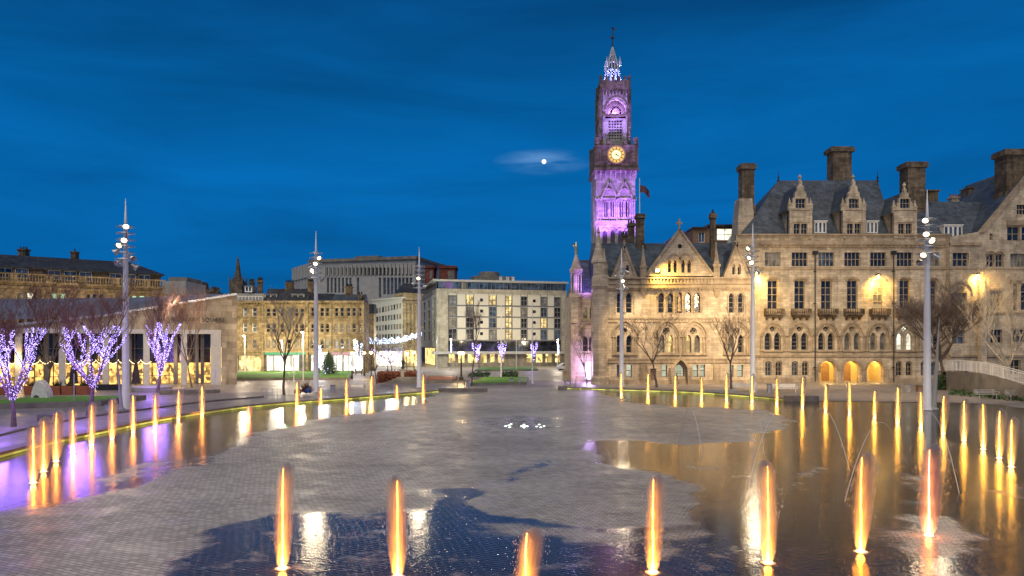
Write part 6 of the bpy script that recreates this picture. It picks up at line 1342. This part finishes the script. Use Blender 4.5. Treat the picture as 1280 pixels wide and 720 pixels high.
# raised lawn by the restaurant + planters
q = MB(); a, b = G(-60, 514), G(126, 508); q.hull([(a.x, a.y, .02), (b.x, b.y, .02), (b.x, b.y + 7, .02), (a.x, a.y + 9, .02)], [(a.x, a.y, .42), (b.x, b.y, .42), (b.x, b.y + 7, .42), (a.x, a.y + 9, .42)]); bed = thing_mesh('raised_bed', 'raised stone edged lawn in front of the restaurant planters', 'raised bed', q, CONCD)
q = MB(); q.hull([(a.x, a.y + .4, .42), (b.x - .4, b.y + .4, .42), (b.x - .4, b.y + 6.6, .42), (a.x, a.y + 8.6, .42)], [(a.x, a.y + .4, .45), (b.x - .4, b.y + .4, .45), (b.x - .4, b.y + 6.6, .45), (a.x, a.y + 8.6, .45)]); q.build('grass', GRASS, bed)
PLM = None
def planter(px, py, w, label):
    global PLM
    g = G(px, py); o = T('planter', label, 'planter', (g.x, g.y, .02), 'rust coloured planters along the restaurant terrace')
    q = MB(); q.hull([(-w / 2 + .05, 0, 0), (w / 2 - .05, 0, 0), (w / 2 - .05, w * .8, 0), (-w / 2 + .05, w * .8, 0)], [(-w / 2, -.05, .85), (w / 2, -.05, .85), (w / 2, w * .85, .85), (-w / 2, w * .85, .85)]); local(o, 'box', q.mesh('box', TERRA))
    q = MB(); rr = random.Random(int(px))
    for _ in range(90):
        a_ = rr.uniform(0, 6.28); L = rr.uniform(.4, .95); sx = rr.uniform(-.3, .3) * w; d = Vector((math.cos(a_) * .5, math.sin(a_) * .5, 1)).normalized(); p = Vector((sx, w * .4, .8)); e_ = p + d * L; s = Vector((-d.y, d.x, 0)).normalized() * .03; q.add([p - s, p + s, e_ + Vector((d.x, d.y, -.3)) * .15], [(0, 1, 2)])
    local(o, 'plant', q.mesh('plant', LEAF))
for px, l in ((5, 'leftmost rust planter behind the leftmost violet tree'), (37, 'rust planter just left of the white pebble sculpture'), (68, 'narrow rust planter just right of the white pebble sculpture'), (84, 'rust planter with spiky plant, left of the teal banded post'), (102, 'rust planter with spiky plant, behind the second violet tree')): planter(px, 494, 1.15, l)
q = MB(); pbox(q, 120, 155, 488, 480.5, .4); thing_mesh('terrace_screen', 'low black screen along the restaurant terrace left of the round seat', 'screen', q, BLACK)
for px, l in ((92, 'closed dark parasol left of the second violet tree'), (170, 'closed dark parasol right of the nearest left mast')):
    g = G(px, 488); o = T('parasol', l, 'parasol', (g.x, g.y, .02), 'closed parasols at the restaurant'); q = MB(); q.tube([(0, 0, 0), (0, 0, 3.2)], .04, 6); q.lathe([(.35, 0), (.35, .08)], 0, 0, 12); local(o, 'pole', q.mesh('pole', BLACK)); q = MB(); q.lathe([(.5, .7), (.42, .9), (.34, 1.8), (.14, 2.9), (.03, 3.1)], 0, 0, 8); local(o, 'canopy', q.mesh('canopy', plain('dark_canvas', (.03, .02, .025), .8)))
def pole(px, py, yt, r, name, label, cat, m=WHITE, grp=None, lean=0, taper=.6, z0=.02):
    g = G(px, py); h_ = CH - (yt - HY) / F * g.y; q = MB(); q.tube([(g.x, g.y, z0), (g.x + lean, g.y, h_)], [r, r * taper], 8); q.lathe([(r * 1.7, z0), (r * 1.7, z0 + .12), (r, z0 + .2)], g.x, g.y, 10); return thing_mesh(name, label, cat, q, m, grp)
pole(152, 513, 444, .14, 'leaning_blade', 'thin white tapered blade leaning left beside the nearest left mast', 'sculpture', CONC, lean=-.35, taper=.15)
pole(1167, 513, 397, .20, 'leaning_blade', 'tall pale tapered blade leaning right beside the nearest right mast', 'sculpture', CONC, lean=.42, taper=.08)
pole(92.5, 508, 467, .05, 'sign_post', 'thin grey post with a teal band before the planters', 'post', STEELW, taper=1); pole(269, 491, 460, .05, 'sign_post', 'thin pale post before the right end of the pavilion portal', 'post', STEELW, taper=1)
GF = 'slim white flagpoles in the square'
pole(626.5, 474.5, 382, .09, 'flagpole', 'slim white flagpole standing before the second violet tree of the hotel row', 'flagpole', WHITE, GF); pole(665.5, 479.5, 379, .09, 'flagpole', 'tallest slim white flagpole right of the grass bed', 'flagpole', WHITE, GF)
pole(645.5, 463, 424, .10, 'flagpole', 'short white flagpole between the two tall ones', 'flagpole', WHITE, GF); pole(677.5, 457, 398, .12, 'flagpole', 'distant thin flagpole close to the hotel shops', 'flagpole', WHITE, GF)
pole(367.3, 477, 447, .08, 'sign_post', 'short white post left of the tall white lamp column', 'post', WHITE, taper=1); pole(546, 460, 420, .09, 'sign_post', 'thin grey post at the hotel corner', 'post', STEELW, taper=1)
def clamp_lamp(px, py, yt, label, m=WHITE):
    g = G(px, py); h_ = CH - (yt - HY) / F * g.y; o = T('street_lamp', label, 'street lamp', (g.x, g.y, 0), 'modern street lamps'); q = MB(); q.tube([(0, 0, 0), (0, 0, h_)], [.1, .06], 8); local(o, 'pole', q.mesh('pole', m)); q = MB(); q.tube([(0, 0, h_), (0, -.6, h_ + .05)], .05, 6); q.lathe([(.05, h_ + .02), (.25, h_), (.25, h_ - .08)], 0, -.6, 10); hd_ = local(o, 'lamp_head', q.mesh('lamp_head', STEELW)); q = MB(); q.lathe([(.2, h_ - .085), (.22, h_ - .14), (.02, h_ - .2)], 0, -.6, 10); local(hd_, 'lens', q.mesh('lens', GLOBE))
    d = lamp('POINT', (0, 0, 0), 1300, (1, .82, .55), size=.3); d.parent = o; d.location = (0, -.7, h_ - .35)
clamp_lamp(379, 476, 414, 'tall white street lamp before the green shop sign'); clamp_lamp(306, 468, 419, 'street lamp before the yellow corner shop'); clamp_lamp(432, 466, 420, 'street lamp before the pink shop sign'); clamp_lamp(697, 460, 424, 'street lamp with orange glow at the right end of the hotel')
clamp_lamp(564, 461, 423, 'street lamp with icicle lights at the left end of the hotel'); clamp_lamp(353, 468, 425, 'street lamp at the green shop front')
BL = None
def black_lamp(px, py, yt, label, pw=220, thick=1.0):
    global BL
    g = G(px, py); h_ = CH - (yt - HY) / F * g.y
    if BL is None:
        o = T('lamp_post', label, 'lamp post', g, 'black lamp posts with warm globes'); q = MB(); q.lathe([(.16, 0), (.16, .5), (.09, .6), (.07, 1), (.05, 3.6), (.09, 3.7), (.14, 3.75)], 0, 0, 8); local(o, 'post', q.mesh('post', BLACK)); q = MB(); q.lathe([(.1, 3.76), (.22, 3.9), (.24, 4.05), (.15, 4.2), (.03, 4.25)], 0, 0, 10); local(o, 'globe', q.mesh('globe', GLOBE)); q = MB(); q.lathe([(.2, 4.2), (.1, 4.3), (.02, 4.45)], 0, 0, 8); local(o, 'cap', q.mesh('cap', BLACK)); BL = o
    else: o = dup(BL, g, label)
    o.location = g; o.scale = (thick, thick, h_ / 4.45)
    d = lamp('POINT', (0, 0, 0), pw, (1, .68, .3), size=.25, name='lamp_or_fill_light'); d.location = (g.x, g.y - .5, h_ * .93); 
    d['x'] = 1; LP.append((o, d))
LP = []
for a in ((440, 474, 438, 'black lamp post at the left of the lawn cluster'), (455.5, 470, 438, 'slim black lamp post right of the two lit light columns'), (464, 474, 437, 'black lamp post left of the bare dark tree'), (484.5, 466, 438.5, 'black lamp post within the crown of the round headed tree'), (508.5, 471, 439, 'black lamp post at the gap in the brown hedge'), (517.5, 468, 437.5, 'black lamp post just left of the shortest looking mast')): black_lamp(*a)
black_lamp(576.5, 476, 437.5, 'thick black lamp post with the brightest warm globe, before the hotel', 1500, 2.0)
for o, d in LP:
    loc = d.location.copy(); d.parent = o; d.location = (0, -.4 / o.scale.x, 4.0)
# light columns, icicles
def light_column(px, py, yt, w, label, n=160, m=LEDW, name='light_column', z0=1.0):
    g = G(px, py); h_ = CH - (yt - HY) / F * g.y; o = T(name, label, 'festive light', g, 'festive light columns'); q = MB(); q.tube([(0, 0, 0), (0, 0, h_)], [.06, .03], 6); local(o, 'frame', q.mesh('frame', BLACK)); q = MB(); r = random.Random(int(px))
    for _ in range(n): z = r.uniform(z0, h_); s = w * (.5 + .5 * (1 - abs(z / h_ - .8))); octa(q, (r.uniform(-s, s), r.uniform(-s, s), z), .05)
    local(o, 'lights', q.mesh('lights', m))['kind'] = 'stuff'; d = lamp('POINT', (0, 0, 0), 60, (.6, .7, 1), size=.8); d.parent = o; d.location = (0, -.8, h_ * .7)
light_column(445, 469, 426, .35, 'tall column of white blue fairy lights topped by a star of lights', 300); light_column(452, 469, 429, .22, 'second thinner column of white blue fairy lights to its right', 200)
light_column(399.5, 468, 432, .3, 'white fairy light tree shape just right of the second left mast', 200); light_column(697.8, 460.5, 430, .18, 'white icicle lights hanging on the lamp column at the hotel end', 160, z0=3); light_column(564, 461.5, 427, .14, 'white icicle lights hanging at the left end of the hotel', 120, z0=3.5)
light_column(409, 466, 431, .5, 'small star of white lights above the christmas tree', 140, z0=4.5); light_column(363, 466, 432, .18, 'icicle lights hanging before the green shop sign', 80, z0=3)
q = MB(); w_ = MB(); r = random.Random(9); A, B = P(456, 428, 135), P(527, 419, 150); pts = []
for i in range(40): t = i / 39; p = A.lerp(B, t); p.z -= 5 * t * (1 - t) * .6; pts.append(p)
w_.tube(pts, .03, 4); fs_ = w_.build('festive_light_swag', BLACK); tag(fs_, 'long white swag of festive lights hung across the shopping street', 'festive lights')
for i in range(520): t = r.random(); k_ = t * 38.99; p = pts[int(k_)].lerp(pts[int(k_) + 1], k_ % 1); octa(q, p + Vector((0, r.uniform(-.1, .1), r.uniform(-.15, .5 + .6 * abs(math.sin(t * 25))))), .07)
q.build('bulbs', LEDW, fs_)['kind'] = 'stuff'
lamp('POINT', (pts[20].x, pts[20].y - 4, pts[20].z - .5), 2500, (.85, .92, 1), fs_, size=1.0); lamp('POINT', (P(405, 0, 118).x, 118, 4), 900, (.9, .92, 1), tr, size=1.0); lamp('POINT', (P(345, 0, 118).x, 118, 4), 700, (1, .9, .75), tr, size=1.0)
# violet star branch light by the second mast
# traffic signal
g = G(357, 466); o = T('traffic_light', 'black traffic signal showing bright green before the terrace', 'traffic light', g); q = MB(); q.tube([(0, 0, 0), (0, 0, 3.0)], .06, 6); local(o, 'post', q.mesh('post', BLACK)); q = MB(); q.box(-.2, .2, -.15, .15, 2.9, 4.0)
for k_ in range(3): q.lathe([(.16, 0), (.16, .01)], 0, 0, 6) if 0 else q.box(-.16, .16, -.3, -.15, 3.22 + k_ * .3, 3.25 + k_ * .3)
local(o, 'signal_head', q.mesh('signal_head', BLACK)); q = MB(); q.shape(disc(0, 3.05, .13, 12), (), -.19, -.16); local(o, 'green_lamp', q.mesh('green_lamp', TRAFG)); d = lamp('POINT', (0, 0, 0), 25, (.1, 1, .45), size=.1); d.parent = o; d.location = (0, -.4, 3.05)
# lawns, beds and hedges
def slab(name, pts, z0, z1, m, label, cat, top=None, grp=None):
    g = [G(x, y) for x, y in pts]; q = MB(); q.hull([(p.x, p.y, z0) for p in g][::1], [(p.x, p.y, z1) for p in g]); o = thing_mesh(name, label, cat, q, m, grp)
    if top:
        c = sum(g, Vector()) / len(g); q = MB(); gg = [c + (p - c) * .985 for p in g]; q.hull([(p.x, p.y, z1 + .004) for p in gg], [(p.x, p.y, z1 + .06) for p in gg]); q.build('grass', top, o)
    return o
def tufts(pts, z, n, m, label, name='hedge', h=1.0, s=.12):
    """dense leaf clump bed between photo ground points"""
    g = [G(x, y) for x, y in pts]; q = MB(); r = random.Random(n); 
    for _ in range(n):
        a, b = r.random(), r.random(); p0 = g[0].lerp(g[1], a); p1 = g[3].lerp(g[2], a); p = p0.lerp(p1, b); p.z = z + r.random() * h * (1 - .15 * math.sin(a * 20)); v = [Vector((r.uniform(-s, s), r.uniform(-s, s), r.uniform(-s, s))) for _ in range(3)]; q.add([p + v[0] * 1.6, p + v[1] * 1.6, p + v[2] * 1.6], [(0, 1, 2)])
    o = q.build(name, m); tag(o, label, name.replace('_', ' ')); return o
slab('lawn', [(262, 476), (437, 475), (441, 466.5), (300, 467.5)], 0, .35, CONCD, 'long stone edged lawn in front of the old shop terrace', 'lawn', GRASS)
slab('grass_bed', [(586, 482.5), (658, 481), (661, 474.5), (606, 474)], 0, .3, CONCD, 'small bright green grass bed before the tall slim flagpoles', 'grass bed', GRASS)
slab('grass_bed', [(593, 464.5), (673, 463.5), (670, 460.5), (600, 460.5)], 0, .25, CONCD, 'long narrow grass strip at the foot of the violet trees before the hotel', 'grass bed', GRASS)
def hedge(pts, h, m, label):
    g = [G(x, y) for x, y in pts]; q = MB(); c = sum(g, Vector()) / 4; gg = [c + (p - c) * .9 for p in g]; q.hull([(p.x, p.y, 0) for p in gg], [(p.x, p.y, h * .92) for p in gg]); o = thing_mesh('hedge', label, 'hedge', q, m); r = random.Random(5); q = MB()
    for _ in range(2600):
        a, b = r.random(), r.random(); p = g[0].lerp(g[1], a).lerp(g[3].lerp(g[2], a), b * r.choice([.15, 1])); p.z = r.random() * h; s = .12; q.add([p + Vector((r.uniform(-s, s), r.uniform(-s, s), r.uniform(-s, s))) * 1.5 for _ in range(3)], [(0, 1, 2)])
    q.build('leaves', m, o)
hedge([(472, 479), (500.5, 478), (500, 473), (472, 474)], 1.25, HEDGE, 'russet beech hedge block left of the stone plinth'); hedge([(506, 478), (523, 478), (523, 473), (506, 473)], 1.25, HEDGE, 'russet beech hedge block right of the stone plinth')
slab('planting_bed', [(528, 480), (566, 479), (572, 475), (535, 475)], 0, .45, CONCD, 'low dark planting bed right of the shortest looking mast', 'planting bed', HEDGE)
for pts, n, l in (([(612, 473), (585, 474.5), (590, 472.5), (612, 472)], 500, 'low dark green shrub bed left of the slim flagpole'), ([(627, 473.5), (646, 474), (648, 471), (630, 471)], 600, 'low dark green shrub mound behind the litter bin')): tufts(pts, .3, n, LEAF, l, 'shrub', .5, .15)
tufts([(1171, 488), (1184, 488), (1184, 484), (1171, 484)], 0, 1200, LEAF, 'rounded dark evergreen shrub at the left end of the ramp wall', 'shrub', 1.5, .12)
tufts([(1186, 494), (1290, 504), (1300, 500), (1190, 489)], .02, 900, LEAF, 'straggling ground plants along the foot of the ramp wall', 'ground_plants', .25, .12)
# statue on its plinth with steps
g = G(503.7, 476); o = T('statue', 'small dark statue on a pale plinth above stone steps between the hedges', 'statue', g); q = MB(); q.box(-.45, .45, -.45, .45, 0, 1.5); q.box(-.55, .55, -.55, .55, 1.5, 1.62); local(o, 'plinth', q.mesh('plinth', CONC)); q = MB(); q.lathe([(.2, 1.62), (.24, 1.8), (.14, 2.1), (.2, 2.5), (.26, 2.75), (.08, 2.85), (.12, 2.95), (.12, 3.08), (.03, 3.15)], 0, 0, 10); q.tube([(.2, 0, 2.7), (.34, -.1, 2.4), (.2, -.25, 2.25)], .06, 5); local(o, 'figure', q.mesh('figure', BLACK, smooth=True))
q = MB()
for k_ in range(4): a, b = G(480 + k_ * 4, 480), G(530 - k_ * 4, 480); q.box(a.x, b.x, a.y + k_ * .6, a.y + 4.5, .18 * k_, .18 * (k_ + 1))
thing_mesh('stone_steps', 'stack of wide grey stone steps in front of the statue', 'steps', q, CONCD)
# people-sized clutter on the rim: brown shrub and two bags
g = G(383, 494); o = T('bare_shrub', 'bushy reddish brown bare shrub at the left rim', 'shrub', (g.x, g.y, .2)); q = MB(); r = random.Random(8)
for _ in range(420): a_ = r.uniform(0, 6.283); el = r.uniform(.3, 1.5); L = r.uniform(.5, 1.15); d = Vector((math.cos(a_) * math.cos(el) * .9, math.sin(a_) * math.cos(el), math.sin(el))); q.tube([(0, 0, 0), d * L * .6, d * L + Vector((r.uniform(-.15, .15), 0, r.uniform(-.05, .1)))], [.012, .01, .006], 3, cap=False)
local(o, 'twigs', q.mesh('twigs', HEDGE))
def bag(px, py, m, label, s=.35):
    g = G(px, py); o = T('bag', label, 'bag', (g.x, g.y - .2, .24), 'bags left on the rim'); q = MB(); q.lathe([(s * .8, 0), (s, s * .3), (s * .95, s * .9), (s * .5, s * 1.3), (s * .2, s * 1.4)], 0, 0, 10); local(o, 'body', q.mesh('body', m, smooth=True)); q = MB(); q.tube([(-.1, 0, s * 1.3), (-.06, 0, s * 1.65), (.06, 0, s * 1.65), (.1, 0, s * 1.3)], .02, 5); local(o, 'handle', q.mesh('handle', BLACK))
bag(386, 494.3, plain('blue_nylon', (.02, .05, .22), .5), 'blue bag beside the brown shrub on the rim'); bag(373, 495, plain('dark_red_nylon', (.1, .02, .02), .5), 'dark maroon bag behind an amber jet on the left rim')
# cycle rack hoops
g = G(336, 497.5); o = T('cycle_rack', 'steel frame rack on the plaza left of the bare golden tree', 'cycle rack', (g.x, g.y, .02)); 
for dx in (-.5, .5): q = MB(); q.tube([(dx - .12, 0, 0), (dx - .12, 0, .85), (dx + .12, .6, .85), (dx + .12, .6, 0)], .03, 6); local(o, 'hoop', q.mesh('hoop', STEELW))
q = MB(); q.tube([(-.62, 0, .8), (.4, 0, .8)], .025, 6); local(o, 'rail', q.mesh('rail', STEELW))
# ramp wall with white railings
wl = [(1183, 488, 464.3), (1205, 491, 464.8), (1226.6, 494.5, 466.6), (1241, 496.5, 469.5), (1255, 498.5, 473.4), (1268, 500, 477), (1290, 503, 484), (1340, 508, 492)]
o = T('ramp', 'curved stained concrete ramp wall with white vertical bar railings', 'ramp', (G(1183, 488).x, G(1183, 488).y, 0)); q = MB(); vs = []; tops = []
for x, yb, yt in wl: g = G(x, yb); z = max(.2, CH - (yt - HY) / F * g.y); tops.append(Vector((g.x, g.y, z))); vs += [(g.x, g.y, 0), (g.x + .15, g.y + .35, 0), (g.x + .15, g.y + .35, z), (g.x, g.y, z)]
fs = [(0, 1, 2, 3)]
for i in range(len(wl) - 1):
    for k_ in range(4): fs.append((i * 4 + k_, (i + 1) * 4 + k_, (i + 1) * 4 + (k_ + 1) % 4, i * 4 + (k_ + 1) % 4))
q.add(vs, fs); q.build('retaining_wall', CONCD, o)
q = MB(); vs = []
for t in tops: vs += [(t.x + .1, t.y + .36, t.z - .06), (t.x + 1.5, t.y + 4, t.z - .06), (t.x + 1.5, t.y + 4, 0), ]
q.add(vs, [f for i in range(len(tops) - 1) for f in ((i * 3, i * 3 + 1, i * 3 + 4, i * 3 + 3), (i * 3 + 1, i * 3 + 2, i * 3 + 5, i * 3 + 4))]); q.build('ramp_deck', PAVE, o)
q = MB()
for off in (0, 1):
    d_ = Vector((1.2 * off, 3.2 * off, .0)); P_ = [t + Vector((.08, .18, 0)) + d_ for t in tops]
    q.tube([p + Vector((0, 0, 1.1)) for p in P_], .035, 6); q.tube([p + Vector((0, 0, .12)) for p in P_], .025, 6)
    for i in range(len(P_) - 1):
        L = (P_[i + 1] - P_[i]).length; n_ = max(2, int(L / .2))
        for k_ in range(n_): p = P_[i].lerp(P_[i + 1], k_ / n_); q.tube([p + Vector((0, 0, 0 if k_ % 8 == 0 else .12)), p + Vector((0, 0, 1.1))], .03 if k_ % 8 == 0 else .012, 4, cap=False)
q.build('railings', WHITE, o)
lamp('SPOT', (tops[3].x - 8, tops[3].y - 14, 9), 5000, (1, .85, .6), mast_objs[5], target=tops[3], size=.3, cone=90) if 0 else None
# parked car behind the plinth
g = G(709, 463); o = T('parked_car', 'white parked car half hidden by the stone plinth near the hotel', 'car', g, rz=R(18)); body = [(-2.0, .35), (2.0, .35), (2.05, .8), (1.3, .95), (.7, 1.4), (-1.0, 1.42), (-1.75, .95), (-2.05, .85)]
q = MB(); q.shape(body, [], -.8, .8); c_ = local(o, 'body', q.mesh('body', WHITE)); b_ = c_.modifiers.new('bevel', 'BEVEL'); b_.width = .08; b_.segments = 3
q = MB(); q.shape([(-1.5, .98), (1.15, .98), (.65, 1.35), (-.95, 1.36)], [], -.82, .82); local(o, 'windows', q.mesh('windows', GL))
for sx in (-1.25, 1.25):
    for sy in (-.78, .62): q = MB(Matrix.Rotation(R(90), 4, 'X') @ Matrix.Identity(4)); q.lathe([(.1, -.08), (.33, -.08), (.33, .08), (.1, .08)], 0, 0, 16); w_ = local(o, 'wheel', q.mesh('wheel', BLACK), (sx, sy + .08, .34))
# white a-boards by violet door, cycle hoops
g = G(706, 483); o = T('cycle_rack', 'small metal cycle hoops on the paving left of the violet doorway', 'cycle rack', (g.x, g.y, 0))
for dx in (0, .6, 1.2): q = MB(); q.tube([(dx, 0, 0), (dx, 0, .75), (dx + .15, .5, .8), (dx + .15, .5, 0)], .03, 6); local(o, 'hoop', q.mesh('hoop', STEELW))
# moon
q = MB(); c = Vector((0, 0, CH)) + MD * 2600; q.lathe([(8 * math.sin(R(a_)), 8 * -math.cos(R(a_))) for a_ in range(0, 181, 9)], 0, 0, 32)
o = bpy.data.objects.new('moon', q.mesh('moon', MOON)); COL.objects.link(o); o.location = c; tag(o, 'small bright moon behind thin cloud', 'moon')
